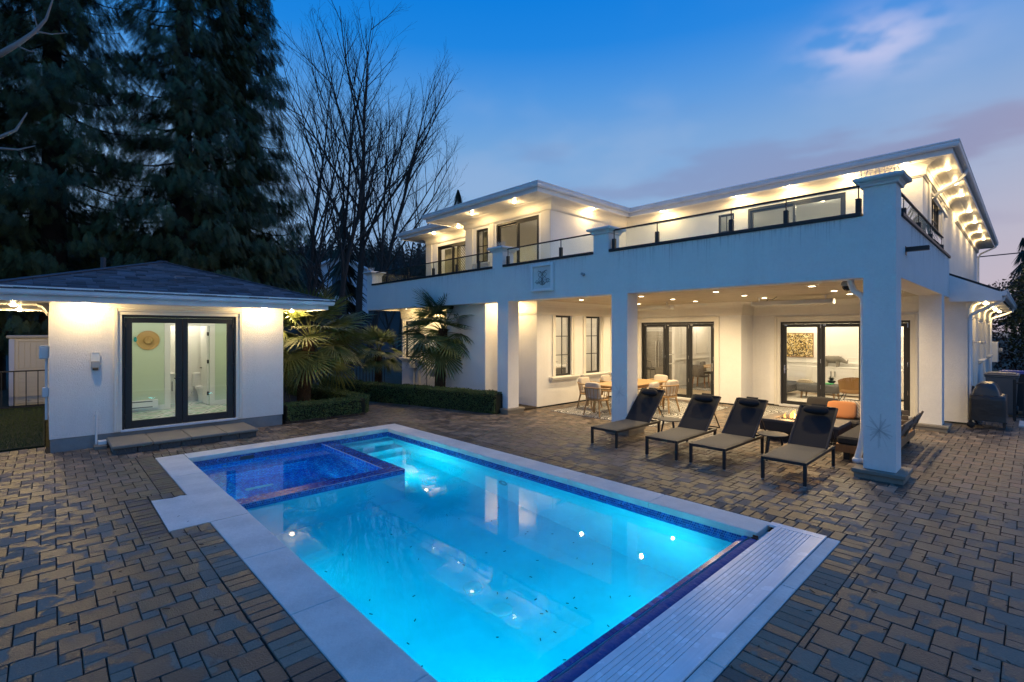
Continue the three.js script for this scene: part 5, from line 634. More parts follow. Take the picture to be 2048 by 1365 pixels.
{ // corner sofa on a teak deck base
  const s = thing('outdoor_sofa', 'low teak corner sofa with dark cushions behind the corner column', 'sofa'), tm = MAT.teak;
  part(s, 'base', [box(-2.24, 0.13, -11.15, -1.52, 0.255, -9.46, 0.006), box(-3.30, 0.13, -11.95, -1.52, 0.255, -11.155, 0.006)], tm); for (const [x, z] of [[-2.1, -9.6], [-1.62, -9.6], [-3.15, -11.8], [-1.62, -11.8], [-3.15, -11.3]]) part(s, 'leg', box(x - 0.04, 0, z - 0.04, x + 0.04, 0.13, z + 0.04), MAT.black);
  part(s, 'seat_cushion', box(-2.22, 0.257, -11.1, -1.72, 0.385, -9.47, 0.03), MAT.cushionDark); part(s, 'seat_cushion', box(-3.28, 0.257, -11.75, -2.26, 0.385, -11.16, 0.03), MAT.cushionDark); part(s, 'seat_cushion', box(-2.25, 0.257, -11.75, -1.72, 0.385, -11.11, 0.03), MAT.cushionDark);
  for (const [x, w] of [[-2.98, 0.6], [-2.34, 0.64]]) part(s, 'back_cushion', xf(puffy(w, 0.36, 0.17, x, 0.38), M4(x, 0.56, -11.72, -0.2, 0, 0)), MAT.cushionDark); for (const z of [-11.2, -10.55]) part(s, 'back_cushion', xf(puffy(0.17, 0.30, 0.6, z, 0.38), M4(-1.74, 0.52, z, 0, 0, -0.25)), MAT.cushionDark);
  for (let k = 0; k < 4; k++) part(s, 'back_slat', beamG([-1.60 + k * 0.055, 0.26 + k * 0.095, -9.95], [-1.60 + k * 0.055, 0.26 + k * 0.095, -11.9], 0.028, 0.082, 0.004), MAT.greyWood); part(s, 'back_post', [-9.97, -11.0, -11.88].map((z) => beamG([-1.58, 0.16, z], [-1.395, 0.62, z], 0.05, 0.03, 0.004)), MAT.greyWood);
  for (let k = 0; k < 4; k++) part(s, 'back_slat', beamG([-3.28, 0.26 + k * 0.095, -11.86 - k * 0.05], [-1.62, 0.26 + k * 0.095, -11.86 - k * 0.05], 0.028, 0.082, 0.004), MAT.greyWood);
  const pg = puffy(0.50, 0.34, 0.15, 9, 0.42), pm = new THREE.Mesh(pg, MAT.cushionOrange); pm.name = numbered('throw_pillow'); pm.position.set(-2.60, 0.545, -11.50); pm.rotation.set(-0.35, 0.12, 0.05); scene.add(pm); tag(pm, 'plump orange throw pillow leaning on the dark corner sofa', 'pillow', 'throw pillows');
  const p2 = new THREE.Mesh(pg, std([0.50, 0.42, 0.33], 0.95, { map: rep(tex(256, (i, x, y) => ((x >> 4) + (y >> 4)) % 3 ? 0.9 : 0.35), 0.3) })); p2.name = numbered('throw_pillow'); p2.position.set(-2.44, 0.56, -11.62); p2.rotation.set(-0.3, -0.1, -0.06); scene.add(p2); tag(p2, 'pale patterned throw pillow behind the orange one', 'pillow', 'throw pillows');
}
{ // outdoor dining: table, spindle chairs with cushions
  const t = thing('dining_table', 'long oak dining table with chairs on the patterned rug', 'dining table', null, -7.42, 0, -11.35); part(t, 'table_top', box(-0.5, 0.705, -1.1, 0.5, 0.745, 1.1, 0.012), MAT.oak); part(t, 'apron', [box(-0.42, 0.63, -1.0, 0.42, 0.704, -0.96), box(-0.42, 0.63, 0.96, 0.42, 0.704, 1.0), box(-0.42, 0.63, -0.96, -0.39, 0.704, 0.96), box(0.39, 0.63, -0.96, 0.42, 0.704, 0.96)], MAT.teak); for (const [x, z] of [[-0.4, -0.98], [0.4, -0.98], [-0.4, 0.98], [0.4, 0.98]]) part(t, 'leg', tube([[x * 0.95, 0.704, z * 0.97], [x * 1.08, 0.012, z * 1.03]], [0.042, 0.026], 10), MAT.oak);
  const c = thing('spindle_chair', '', 'chair', 'spindle chairs around the oak table'), rB = 0.29, seatY = 0.43; // faces -z: its back is at +z
  part(c, 'seat', xf(lathe([[0, seatY - 0.035], [0.27, seatY - 0.035], [0.29, seatY - 0.02], [0.285, seatY], [0, seatY]], 28), M4(0, 0, 0, 0, 0, 0, V(1, 1, 0.95))), MAT.oak);
  for (const [x, z] of [[-0.2, -0.2], [0.2, -0.2], [-0.2, 0.2], [0.2, 0.2]]) part(c, 'leg', tube([[x * 0.85, seatY - 0.03, z * 0.85], [x * 1.18, 0.012, z * 1.22]], [0.026, 0.017], 9), MAT.oak);
  const arc = [], arcAt = (a, r, y) => [Math.cos(a) * r, y, Math.sin(a) * r * 0.98]; for (let k = 0; k <= 22; k++) { const a = lerp(-0.35, Math.PI + 0.35, k / 22); arc.push(arcAt(a, rB + 0.035, 0.685 + 0.03 * Math.sin(clamp((a) / Math.PI) * Math.PI))); } part(c, 'back_rail', tube(arc, 0.016, 8), MAT.oak);
  for (let k = 0; k < 13; k++) { const a = lerp(-0.3, Math.PI + 0.3, k / 12); part(c, 'spindle', tube([arcAt(a, rB - 0.03, seatY - 0.005), arcAt(a, rB + 0.033, 0.69 + 0.03 * Math.sin(clamp(a / Math.PI) * Math.PI))], 0.0085, 6), MAT.oak); }
  part(c, 'seat_cushion', xf(puffy(0.46, 0.075, 0.44, 2, 0.5), M4(0, seatY + 0.034, -0.01)), MAT.cushionCream);
  const pil = thing('chair_pillow', '', 'pillow', 'cream pillows on the spindle chairs'); part(pil, 'pillow', puffy(0.42, 0.40, 0.13, 5, 0.40), MAT.cushionCream);
  const spots = [[-7.46, -9.98, 0.06, 'at the table end nearest the pool'], [-6.58, -10.85, Math.PI / 2 + 0.1, 'on the lounger side, near the pool'], [-6.56, -11.75, Math.PI / 2 - 0.08, 'on the lounger side, near the glass door'], [-8.28, -10.75, -Math.PI / 2, 'on the window side, near the pool'], [-8.28, -11.75, -Math.PI / 2 + 0.1, 'on the window side, near the glass door'], [-7.40, -12.78, Math.PI, 'at the table end nearest the glass door']];
  spots.forEach(([x, z, a, w], k) => { const o = k ? dup(c, null, null, x, 0.012, z, a) : c; o.position.set(x, 0.012, z); o.rotation.y = a; o.userData.label = `oak spindle back chair ${w}`; const p = k ? dup(pil, null, null, 0, 0, 0) : pil; p.position.set(x + Math.sin(a) * 0.165, 0.66, z + Math.cos(a) * 0.165); p.rotation.set(0.22, a, 0, 'YXZ'); p.userData.label = `cream pillow on the chair ${w}`; });
}
{ // printed outdoor rugs
  const rugTex = (seed) => tex(1024, (i, x, y) => { const u = x / 512 - 1, v = y / 512 - 1, r = Math.hypot(u, v) * 13, a = Math.atan2(v, u); const ringN = Math.floor(r), n = 8 + ringN * 6, d = (r % 1), s = ((a / 6.283 + 0.5) * n + (ringN % 2) * 0.5) % 1; let k = (ringN % 3 === 2) ? (d < 0.55 ? 1 : 0) : (Math.hypot((s - 0.5) * 1.3, (d - 0.5) * 1.1) < 0.33 ? 1 : 0); if (Math.abs(u) > 0.95 || Math.abs(v) > 0.95) k = ((x + y) >> 4) % 2; const g = k ? 0.62 : 0.085; return [g, g * 0.97, g * 0.92]; });
  const rm = (m, mv) => std([1, 1, 1], 0.95, { map: (() => { const t = rugTex(1); t.repeat.set(1 / m, 1 / mv); return t; })(), bumpMap: rep(bGrain, 0.2), bumpScale: 0.003 });
  solo('outdoor_rug', box(-8.75, 0.003, -13.7, -5.75, 0.012, -9.70), rm(1.5, 1.33), 'black and white patterned rug under the oak table', 'rug', 'patterned outdoor rugs');
  solo('outdoor_rug', box(-5.15, 0.003, -14.85, -2.2, 0.012, -12.25), rm(1.475, 1.3), 'black and white patterned rug between the fire table and the doors', 'rug', 'patterned outdoor rugs');
}
// slim radiant heaters on the ceiling
for (const [x, w] of [[-7.90, 'above the oak table'], [-3.95, 'above the corner sofa']]) { const h = thing('patio_heater', `slim silver radiant heater bar hung ${w}`, 'heater', 'radiant patio heaters', x, 2.80, -12.9); part(h, 'housing', box(-0.86, -0.055, -0.09, 0.86, 0.05, 0.09, 0.012), std([0.62, 0.61, 0.58], 0.35, { metalness: 0.7 })); part(h, 'end_cap', [box(-0.885, -0.06, -0.095, -0.861, 0.055, 0.095, 0.008), box(0.861, -0.06, -0.095, 0.885, 0.055, 0.095, 0.008)], MAT.whiteMetal); for (const s of [-0.72, 0.72]) part(h, 'bracket', [beamG([s, 0.05, 0], [s, 0.148, 0], 0.03, 0.012), box(s - 0.07, 0.142, -0.03, s + 0.07, 0.149, 0.03)], MAT.whiteMetal); part(h, 'cable', tube([[-0.55, 0.05, 0], [-0.5, 0.09, 0.03], [-0.4, 0.075, 0.05], [-0.33, 0.13, 0.02], [-0.30, 0.149, 0]], 0.008, 6), MAT.black); }
{ // covered barbecue
  const b = thing('covered_grill', 'barbecue grill under a black vinyl cover by the side wall', 'grill'), cm = phys([0.012, 0.012, 0.013], 0.42, { clearcoat: 0.2, clearcoatRoughness: 0.4, bumpMap: rep(nBump, 1.1), bumpScale: 0.02 });
  const loft = (rings, x, z, sd) => { const P = [], n = 28, pt = (k, i) => { const [y, hw, hd, q] = rings[k], a = (i / n) * 6.2832, c = Math.cos(a), s = Math.sin(a), f = (v) => Math.sign(v) * Math.pow(Math.abs(v), q), wob = 1 + 0.035 * fbm(c * 2.3 + sd, y * 4, s * 2.3, 3); return [x + f(c) * hw * wob, y, z + f(s) * hd * wob]; }; for (let k = 0; k < rings.length - 1; k++) for (let i = 0; i < n; i++) quadTo(P, pt(k, i + 1), pt(k, i), pt(k + 1, i), pt(k + 1, i + 1)); for (let i = 1; i < n - 1; i++) P.push(...pt(rings.length - 1, 0), ...pt(rings.length - 1, i + 1), ...pt(rings.length - 1, i)); return smoothN(fromTris(P)); };
  part(b, 'cover_skirt', loft([[0.18, 0.31, 0.44, 0.20], [0.40, 0.30, 0.43, 0.2], [0.62, 0.295, 0.425, 0.2], [0.705, 0.29, 0.42, 0.2], [0.73, 0.25, 0.39, 0.2]], -0.66, -15.05, 2), cm); part(b, 'cover_hood', loft([[0.70, 0.235, 0.37, 0.22], [0.82, 0.21, 0.36, 0.22], [0.94, 0.16, 0.34, 0.25], [0.985, 0.11, 0.32, 0.3], [0.99, 0.08, 0.29, 0.3]], -0.68, -15.05, 5), phys([0.03, 0.03, 0.035], 0.30, { clearcoat: 0.3, clearcoatRoughness: 0.3, bumpMap: rep(nBump, 1.1), bumpScale: 0.015 }));
  for (const [x, z] of [[-0.92, -14.72], [-0.40, -14.72], [-0.92, -15.4], [-0.40, -15.4]]) part(b, 'leg', box(x - 0.025, 0.06, z - 0.025, x + 0.025, 0.22, z + 0.025), MAT.black); for (const z of [-14.72, -15.4]) part(b, 'wheel', xf(lathe([[0, -0.02], [0.06, -0.02], [0.07, 0], [0.06, 0.02], [0, 0.02]], 18), M4(-0.92, 0.07, z, Math.PI / 2, 0, 0)), MAT.black);
}
{ // bins, and a few garden things against the side wall
  const bin = (x, z, body, lid, label) => { const t = thing('wheelie_bin', label, 'bin', 'wheeled bins', x, 0, z), P = [], a = [0.24, 0.26], c = [0.29, 0.34]; const q = (w, d, y) => [[-w, y, d], [w, y, d], [w, y, -d], [-w, y, -d]], lo = q(...a, 0.05), hi = q(...c, 0.98); for (let k = 0; k < 4; k++) quadTo(P, lo[k], lo[(k + 1) % 4], hi[(k + 1) % 4], hi[k]); quadTo(P, lo[3], lo[2], lo[1], lo[0]); part(t, 'bin_body', fromTris(P), body); part(t, 'rim', box(-0.31, 0.96, -0.36, 0.31, 1.0, 0.36, 0.012), body); part(t, 'lid', [box(-0.32, 1.0, -0.38, 0.32, 1.045, 0.38, 0.02), box(-0.26, 1.045, -0.30, 0.26, 1.07, 0.30, 0.02)], lid); for (const s of [-0.26, 0.26]) part(t, 'wheel', xf(lathe([[0, -0.03], [0.1, -0.03], [0.11, 0], [0.1, 0.03], [0, 0.03]], 18), M4(s, 0.11, -0.28, 0, 0, Math.PI / 2)), MAT.black); };
  bin(-0.52, -17.6, std([0.10, 0.105, 0.11], 0.6), std([0.13, 0.13, 0.135], 0.5), 'grey wheeled bin with grey lid beyond the grill'); bin(-0.30, -18.6, std([0.03, 0.03, 0.032], 0.6), std([0.02, 0.05, 0.30], 0.45), 'black wheeled bin with a blue lid beyond the grill');
  { const p = thing('hose_reel', 'black hose reel post with coiled pipe by the downpipe', 'hose reel', null, -0.93, 0, -15.55); part(p, 'post', [box(-0.02, 0, -0.02, 0.02, 0.85, 0.02, 0.004), box(-0.09, 0, -0.09, 0.09, 0.02, 0.09)], MAT.black); const coil = []; for (let k = 0; k <= 70; k++) { const a = k * 0.36; coil.push([0.03 + 0.001 * k, 0.55 + 0.13 * Math.sin(a), 0.13 * Math.cos(a)]); } part(p, 'hose', tube(coil, 0.012, 6), MAT.black); }
  { const p = thing('garden_tap_box', 'small pale topped meter box beside the grill', 'meter box', null, -0.88, 0, -15.85); part(p, 'box', box(-0.10, 0, -0.12, 0.10, 0.72, 0.12, 0.01), std([0.25, 0.25, 0.26], 0.6)); part(p, 'cover', xf(box(-0.12, 0, -0.14, 0.12, 0.05, 0.14, 0.012), M4(0, 0.725, 0, 0, 0, 0.18)), MAT.trimCap); }
  { const p = thing('wall_sconce', 'small metal wall lamp, unlit, on the side wall under the low eave', 'wall lamp'); part(p, 'backplate', FX(-1.0).b(-16.42, -16.30, 1.76, 1.90, 0.001, 0.02, 0.004), MAT.steel); part(p, 'arm', tube([[-0.98, 1.83, -16.36], [-0.88, 1.85, -16.36], [-0.80, 1.83, -16.36]], [0.012, 0.012, 0.03], 8), MAT.steel); part(p, 'shade', xf(lathe([[0, 0.03], [0.05, 0.02], [0.06, -0.015], [0, -0.01]], 14), M4(-0.80, 1.84, -16.36)), MAT.steel); }
  { const p = thing('electric_meter', 'grey electric meter cabinet on the far side wall', 'meter'); part(p, 'cabinet', FX(-1.0).b(-24.3, -23.75, 1.05, 1.75, 0.002, 0.2, 0.01), MAT.plasticWhite); part(p, 'meter_glass', xf(lathe([[0, 0], [0.09, 0], [0.09, 0.10], [0.07, 0.12], [0, 0.12]], 18), M4(-0.80, 1.45, -24.02, 0, 0, -Math.PI / 2)), MAT.plasticGrey); }
}
{ // gas meter and box on the corner wall behind the palm
  const g = thing('gas_meter', 'grey gas meter with pipes on the wall behind the palm', 'gas meter'); part(g, 'meter_body', xf(puffy(0.26, 0.30, 0.20, 4, 0.5), M4(-14.02, 0.72, -9.58)), MAT.plasticGrey); part(g, 'pipes', [tube([[-14.1, 0.85, -9.6], [-14.1, 1.15, -9.6], [-14.45, 1.15, -9.6], [-14.45, 0.0, -9.6]], 0.022, 8), tube([[-13.93, 0.85, -9.6], [-13.93, 1.05, -9.6], [-13.80, 1.1, -9.6], [-13.80, 1.62, -9.62], [-13.68, 1.62, -9.70]], 0.022, 8)], MAT.plasticGrey); part(g, 'regulator', xf(lathe([[0, -0.04], [0.09, -0.04], [0.10, 0], [0.06, 0.04], [0, 0.05]], 16), M4(-14.60, 1.0, -9.6, 1.2, 0, 0)), MAT.steel);
  const e = thing('utility_box', 'pale utility box with conduit below the corner window', 'utility box'); part(e, 'box', FZ(zB1).b(-15.60, -15.33, 0.78, 1.05, 0.002, 0.16, 0.01), MAT.trim); part(e, 'conduit', [tube([[-15.46, 0.0, -9.72], [-15.46, 0.78, -9.72]], 0.03, 8), FZ(zB1).b(-15.22, -15.12, 0.0, 0.75, 0.002, 0.06)], MAT.trim);
  const m = solo('wall_vent', [...ring4(FZ(zB1), -14.28, -14.02, 1.48, 1.74, 0.03, 0.002, 0.03, 0.004), FZ(zB1).b(-14.25, -14.05, 1.51, 1.71, 0.002, 0.012)], MAT.plasticWhite, 'small square white vent on the wall above the gas meter', 'vent');
}
// ---------------------------------------------------------------- what shows through the glass
{
  const W = MAT.wallWhite, panel = (F, u0, u1, y0, y1, o = 0.012) => ring4(F, u0, u1, y0, y1, 0.035, 0.001, o, 0.004);
  // living room back wall with panelling, painting, sideboard
  const B = FZ(-18.7); { const g = []; for (let x = -5.9; x < -1.4; x += 1.13) { g.push(...panel(B, x + 0.06, x + 1.07, 1.25, 2.6), ...panel(B, x + 0.06, x + 1.07, 0.28, 0.95)); } g.push(B.b(-5.95, -1.26, 1.05, 1.11, 0.001, 0.035, 0.008), B.b(-5.95, -1.26, 0.06, 0.2, 0.001, 0.02, 0.004), B.b(-5.95, -1.26, 2.7, 2.85, 0.001, 0.09, 0.02)); part(house, 'wall_panelling', g, W); }
  { const c = document.createElement('canvas'); c.width = c.height = 512; const k = c.getContext('2d'), R = rng(17); k.fillStyle = '#b99a4e'; k.fillRect(0, 0, 512, 512); for (let i = 0; i < 1500; i++) { const t = R(); k.fillStyle = t < 0.45 ? '#2c2415' : t < 0.7 ? '#d9c58a' : t < 0.88 ? '#7d6427' : '#efe3bb'; k.beginPath(); k.ellipse(R() * 512, R() * 512, 3 + R() * 7, 6 + R() * 18, R() * 3, 0, 6.3); k.fill(); } const t = new THREE.CanvasTexture(c); t.colorSpace = THREE.SRGBColorSpace; t.repeat.set(1 / 0.8, 1 / 0.8); t.wrapS = t.wrapT = THREE.RepeatWrapping;
    const p = thing('abstract_painting', 'square speckled gold and black abstract canvas on the living room wall', 'painting'); part(p, 'canvas', B.b(-5.84, -5.04, 1.26, 2.04, 0.04, 0.06), std([1, 1, 1], 0.7, { map: t })); part(p, 'frame', ring4(B, -5.86, -5.02, 1.24, 2.06, 0.02, 0.036, 0.07, 0.003), MAT.teak); }
  { const s = thing('sideboard', 'long white sideboard with black handles along the living room wall', 'sideboard'); part(s, 'carcass', B.b(-4.95, -1.5, 0.10, 0.93, 0.04, 0.46, 0.006), W); part(s, 'top', B.b(-4.97, -1.48, 0.931, 0.965, 0.04, 0.48, 0.005), W); for (let k = 0; k < 6; k++) { const u = -4.92 + k * 0.57; const d = part(s, 'cabinet_door', B.b(u, u + 0.555, 0.14, 0.90, 0.461, 0.478, 0.004), W); part(d, 'handle', B.b(k % 2 ? u + 0.04 : u + 0.50, k % 2 ? u + 0.055 : u + 0.515, 0.66, 0.84, 0.479, 0.50, 0.003), MAT.black); } }
  { // rhinoceros sculpture
    const r = thing('rhino_sculpture', 'grey bronze rhinoceros sculpture standing on the sideboard', 'sculpture', null, -4.36, 0.967, -18.42), m = std([0.20, 0.185, 0.15], 0.45, { bumpMap: rep(bMid, 0.2), bumpScale: 0.012 });
    const sec = [[-0.34, 0.21, 0.03], [-0.31, 0.235, 0.085], [-0.22, 0.24, 0.115], [-0.10, 0.235, 0.122], [0.02, 0.235, 0.118], [0.10, 0.245, 0.115], [0.15, 0.245, 0.10], [0.20, 0.225, 0.078], [0.25, 0.20, 0.062], [0.30, 0.17, 0.046], [0.345, 0.15, 0.034], [0.365, 0.145, 0.012]]; part(r, 'body', [tube(sec.map(([x, y]) => [x, y, 0]), sec.map((s) => s[2]), 16), ...[[-0.24, 0.06], [-0.24, -0.06], [0.08, 0.06], [0.08, -0.06]].map(([x, z]) => tube([[x, 0.20, z], [x + 0.01, 0.10, z], [x, 0.02, z], [x + 0.005, 0, z]], [0.056, 0.04, 0.034, 0.04], 9))], m); part(r, 'horn', [tube([[0.335, 0.18, 0], [0.36, 0.22, 0], [0.365, 0.27, 0]], [0.022, 0.014, 0.002], 8), tube([[0.29, 0.21, 0], [0.30, 0.245, 0]], [0.016, 0.002], 7)], m); part(r, 'ear', [tube([[0.175, 0.30, 0.045], [0.18, 0.345, 0.055]], [0.018, 0.004], 6), tube([[0.175, 0.30, -0.045], [0.18, 0.345, -0.055]], [0.018, 0.004], 6)], m); part(r, 'hide_fold', [-0.17, -0.02, 0.115].map((x) => xf(new THREE.TorusGeometry(0.119, 0.008, 6, 26), M4(x, 0.238, 0, 0, Math.PI / 2, 0))), m);
  }
  { const o = thing('ottoman', 'round edged grey upholstered ottoman with wooden feet', 'ottoman', null, -4.45, 0.06, -17.15); part(o, 'upholstery', xf(puffy(1.15, 0.26, 0.75, 7, 0.34), M4(0, 0.33, 0)), std([0.11, 0.115, 0.12], 0.95, { bumpMap: rep(bGrain, 0.2), bumpScale: 0.002 })); for (const [x, z] of [[-0.42, -0.24], [0.42, -0.24], [-0.42, 0.24], [0.42, 0.24]]) part(o, 'foot', tube([[x, 0.22, z], [x * 1.05, 0, z * 1.05]], [0.035, 0.022], 8), MAT.oak);
    solo('green_book', box(-4.42, 0.525, -17.25, -4.10, 0.55, -16.95, 0.003), std([0.03, 0.35, 0.10], 0.5), 'flat green book lying on the grey ottoman', 'book'); solo('book_stack', [box(-5.05, 0.525, -17.3, -4.62, 0.555, -17.0, 0.003), box(-5.02, 0.556, -17.27, -4.66, 0.585, -17.03, 0.003), box(-5.0, 0.586, -17.28, -4.70, 0.61, -17.05, 0.003)], std([0.42, 0.36, 0.26], 0.7), 'stack of pale books on the grey ottoman', 'books');
    const pl = thing('potted_plant', 'small dark leafed plant in a bowl on the ottoman', 'plant', null, -4.18, 0.525, -17.33); part(pl, 'bowl', lathe([[0, 0], [0.05, 0], [0.10, 0.05], [0.11, 0.09], [0.10, 0.09], [0, 0.07]], 18), MAT.black); const R = rng(5), lf = []; for (let k = 0; k < 60; k++) { const a = R() * 6.28, e = 0.3 + R() * 1.1, l = 0.10 + 0.08 * R(); lf.push(xf(fromTris([-0.018, 0, 0, 0.018, 0, 0, 0, l, 0.03, 0.018, 0, 0, -0.018, 0, 0, 0, l, 0.03]), M4(0, 0.09, 0, 0, a, 0).multiply(M4(0, 0, 0, e, 0, 0)))); } part(pl, 'leaves', lf, std([0.04, 0.06, 0.02], 0.6)); }
  { const a = thing('lounge_chair', 'tan leather shell lounge chair on thin black legs', 'armchair', null, -3.52, 0.06, -16.75, 0.35); const P = [], n = 18, mN = 10, pt = (i, j) => { const t = lerp(-1.25, 1.25, i / n), s = j / mN, r = 0.34 + 0.05 * s, y = 0.30 + 0.46 * Math.pow(s, 0.8) * (0.62 + 0.38 * Math.cos(t)); return [Math.sin(t) * r, y, Math.cos(t) * r * 0.9 - 0.05]; }; for (let i = 0; i < n; i++) for (let j = 0; j < mN; j++) { quadTo(P, pt(i, j), pt(i + 1, j), pt(i + 1, j + 1), pt(i, j + 1)); quadTo(P, pt(i, j + 1).map((v, k) => v * (k === 1 ? 1 : 0.95)), pt(i + 1, j + 1).map((v, k) => v * (k === 1 ? 1 : 0.95)), pt(i + 1, j).map((v, k) => v * (k === 1 ? 1 : 0.95)), pt(i, j).map((v, k) => v * (k === 1 ? 1 : 0.95))); } const tan = std([0.30, 0.16, 0.045], 0.5); part(a, 'shell', smoothN(fromTris(P)), tan); part(a, 'seat', xf(puffy(0.62, 0.14, 0.56, 1, 0.5), M4(0, 0.34, 0)), tan); for (const [x, z] of [[-0.24, -0.22], [0.24, -0.22], [-0.24, 0.22], [0.24, 0.22]]) part(a, 'leg', tube([[x * 0.7, 0.30, z * 0.7], [x * 1.25, 0, z * 1.25]], 0.011, 7), MAT.black); }
  solo('living_room_rug', box(-5.6, 0.062, -17.9, -2.2, 0.07, -15.7), std([0.66, 0.63, 0.56], 0.98, { map: rep(cMottle, 0.8) }), 'pale plain rug under the living room seats', 'rug');
  { const s = thing('indoor_sofa', 'low dark grey sofa at the living room side wall', 'sofa', null, -5.55, 0.06, -17.2); part(s, 'seat', box(-0.36, 0.14, -0.8, 0.36, 0.42, 0.8, 0.05), std([0.06, 0.065, 0.075], 0.95)); part(s, 'backrest', box(-0.38, 0.42, -0.8, -0.18, 0.74, 0.8, 0.05), std([0.06, 0.065, 0.075], 0.95)); }
  // dining side: fridge, panelled wall, table
  { const f = thing('steel_fridge', 'tall stainless steel fridge with two bar handles behind the glass door', 'fridge'), Fz = FZ(-17.0); const bs = std([0.42, 0.41, 0.39], 0.32, { metalness: 0.9, map: rep(cWoodX, 0.8) }); part(f, 'cabinet', [Fz.b(-10.42, -9.22, 0.08, 2.12, -0.65, -0.02, 0.006), Fz.b(-10.44, -9.20, 2.13, 2.40, -0.66, -0.02, 0.004)], std([0.3, 0.3, 0.29], 0.5)); part(f, 'fridge_door', [Fz.b(-10.41, -9.825, 0.22, 2.11, -0.018, 0.02, 0.006)], bs); part(f, 'fridge_door', [Fz.b(-9.815, -9.23, 0.22, 2.11, -0.018, 0.02, 0.006)], bs); part(f, 'handle', [tube([[-9.88, 0.75, -16.93], [-9.88, 1.75, -16.93]], 0.018, 8)], MAT.chrome); part(f, 'handle', [tube([[-9.76, 0.75, -16.93], [-9.76, 1.75, -16.93]], 0.018, 8)], MAT.chrome); part(f, 'water_panel', Fz.b(-9.62, -9.40, 1.1, 1.42, 0.021, 0.03, 0.004), MAT.plasticGrey); part(f, 'vent_grille', [0, 1, 2, 3].map((k) => Fz.b(-10.41, -9.23, 2.15 + k * 0.06, 2.18 + k * 0.06, -0.018, 0.0)), MAT.steel); }
  { const G = FX(-9.1), g = [G.b(-19.8, -16.9, 0.06, 2.86, -0.1, 0)]; for (let z = -19.7; z < -17.2; z += 1.2) g.push(...panel(G, z + 0.08, z + 1.08, 0.25, 0.95), ...panel(G, z + 0.08, z + 1.08, 1.25, 2.55)); g.push(G.b(-19.8, -16.9, 1.03, 1.09, 0.001, 0.035, 0.008), G.b(-19.8, -16.9, 0.06, 0.22, 0.001, 0.02, 0.004)); part(house, 'wall_panelling', g, W); solo('thermostat', G.b(-18.1, -18.0, 1.50, 1.59, 0.002, 0.02, 0.004), MAT.black, 'small black thermostat on the white panelled wall', 'thermostat'); }
  { const t = thing('indoor_table', 'oak table on turned legs inside the glass door', 'table', null, -8.25, 0.06, -18.5); part(t, 'table_top', box(-0.55, 0.71, -0.85, 0.55, 0.75, 0.85, 0.01), MAT.oak); for (const [x, z] of [[-0.38, -0.65], [0.38, -0.65], [-0.38, 0.65], [0.38, 0.65]]) part(t, 'leg', tube([[x, 0.71, z], [x * 1.1, 0, z * 1.06]], [0.04, 0.025], 8), MAT.oak);
    const c = thing('upholstered_chair', 'grey upholstered chair at the indoor oak table, on the glass door side', 'chair', 'grey upholstered indoor chairs', -8.30, 0.06, -17.35, 0.1), gm = std([0.13, 0.12, 0.11], 0.9); part(c, 'seat', box(-0.24, 0.40, -0.23, 0.24, 0.47, 0.23, 0.025), gm); part(c, 'backrest', xf(box(-0.23, 0.47, -0.03, 0.23, 0.86, 0.03, 0.025), M4(0, 0, 0.24, 0.14, 0, 0)), gm); for (const [x, z] of [[-0.2, -0.2], [0.2, -0.2], [-0.2, 0.2], [0.2, 0.2]]) part(c, 'leg', tube([[x, 0.40, z], [x * 1.12, 0, z * 1.12]], [0.02, 0.013], 7), MAT.teak); dup(c, 'grey upholstered chair at the indoor oak table, on the living room side', null, -7.35, 0.06, -18.3, 1.5); dup(c, 'grey upholstered chair at the indoor oak table, on the panelled wall side', null, -9.0 + 0.4, 0.06, -18.9, -1.5); }
  solo('indoor_rug', box(-9.05, 0.062, -19.6, -6.7, 0.07, -16.6), std([1, 1, 1], 0.98, { map: (() => { const t = tex(256, (i, x, y) => (Math.sin(x * 0.25) * Math.sin(y * 0.25) + 0.6 * Math.sin((x + y) * 0.1) > 0.1 ? 0.45 : 0.12)); t.repeat.set(1.2, 1.2); return t; })() }), 'dark patterned rug under the indoor oak table', 'rug');
  { const s = thing('bar_stool', 'dark bar stool with open back beside the steel fridge', 'stool', null, -9.75, 0.06, -16.2); part(s, 'seat', xf(puffy(0.42, 0.10, 0.42, 2, 0.5), M4(0, 0.68, 0)), MAT.cushionDark); part(s, 'backrest', tube([[-0.2, 0.72, 0.15], [-0.21, 0.95, 0.2], [0, 0.99, 0.24], [0.21, 0.95, 0.2], [0.2, 0.72, 0.15]], 0.014, 7), MAT.black); for (const [x, z] of [[-0.16, -0.16], [0.16, -0.16], [-0.16, 0.16], [0.16, 0.16]]) part(s, 'leg', tube([[x, 0.66, z], [x * 1.35, 0, z * 1.35]], 0.012, 7), MAT.black); }
  // kitchen behind the tall windows
  { const k = thing('kitchen_cabinets', 'white kitchen cabinets and counter behind the tall windows', 'cabinets'); part(k, 'base_cabinets', box(-13.19, 0.06, -14.2, -12.55, 0.93, -10.1, 0.01), W); part(k, 'countertop', box(-13.19, 0.93, -14.25, -12.5, 0.97, -10.05, 0.008), std([0.35, 0.34, 0.32], 0.3)); part(k, 'wall_cabinets', box(-13.19, 1.5, -14.2, -12.8, 2.6, -12.4, 0.01), W); part(k, 'oven', box(-12.549, 0.25, -12.1, -12.53, 0.85, -11.4, 0.01), MAT.black); part(k, 'range_hood', box(-13.19, 1.6, -12.1, -12.7, 2.1, -11.4, 0.01), MAT.steel);
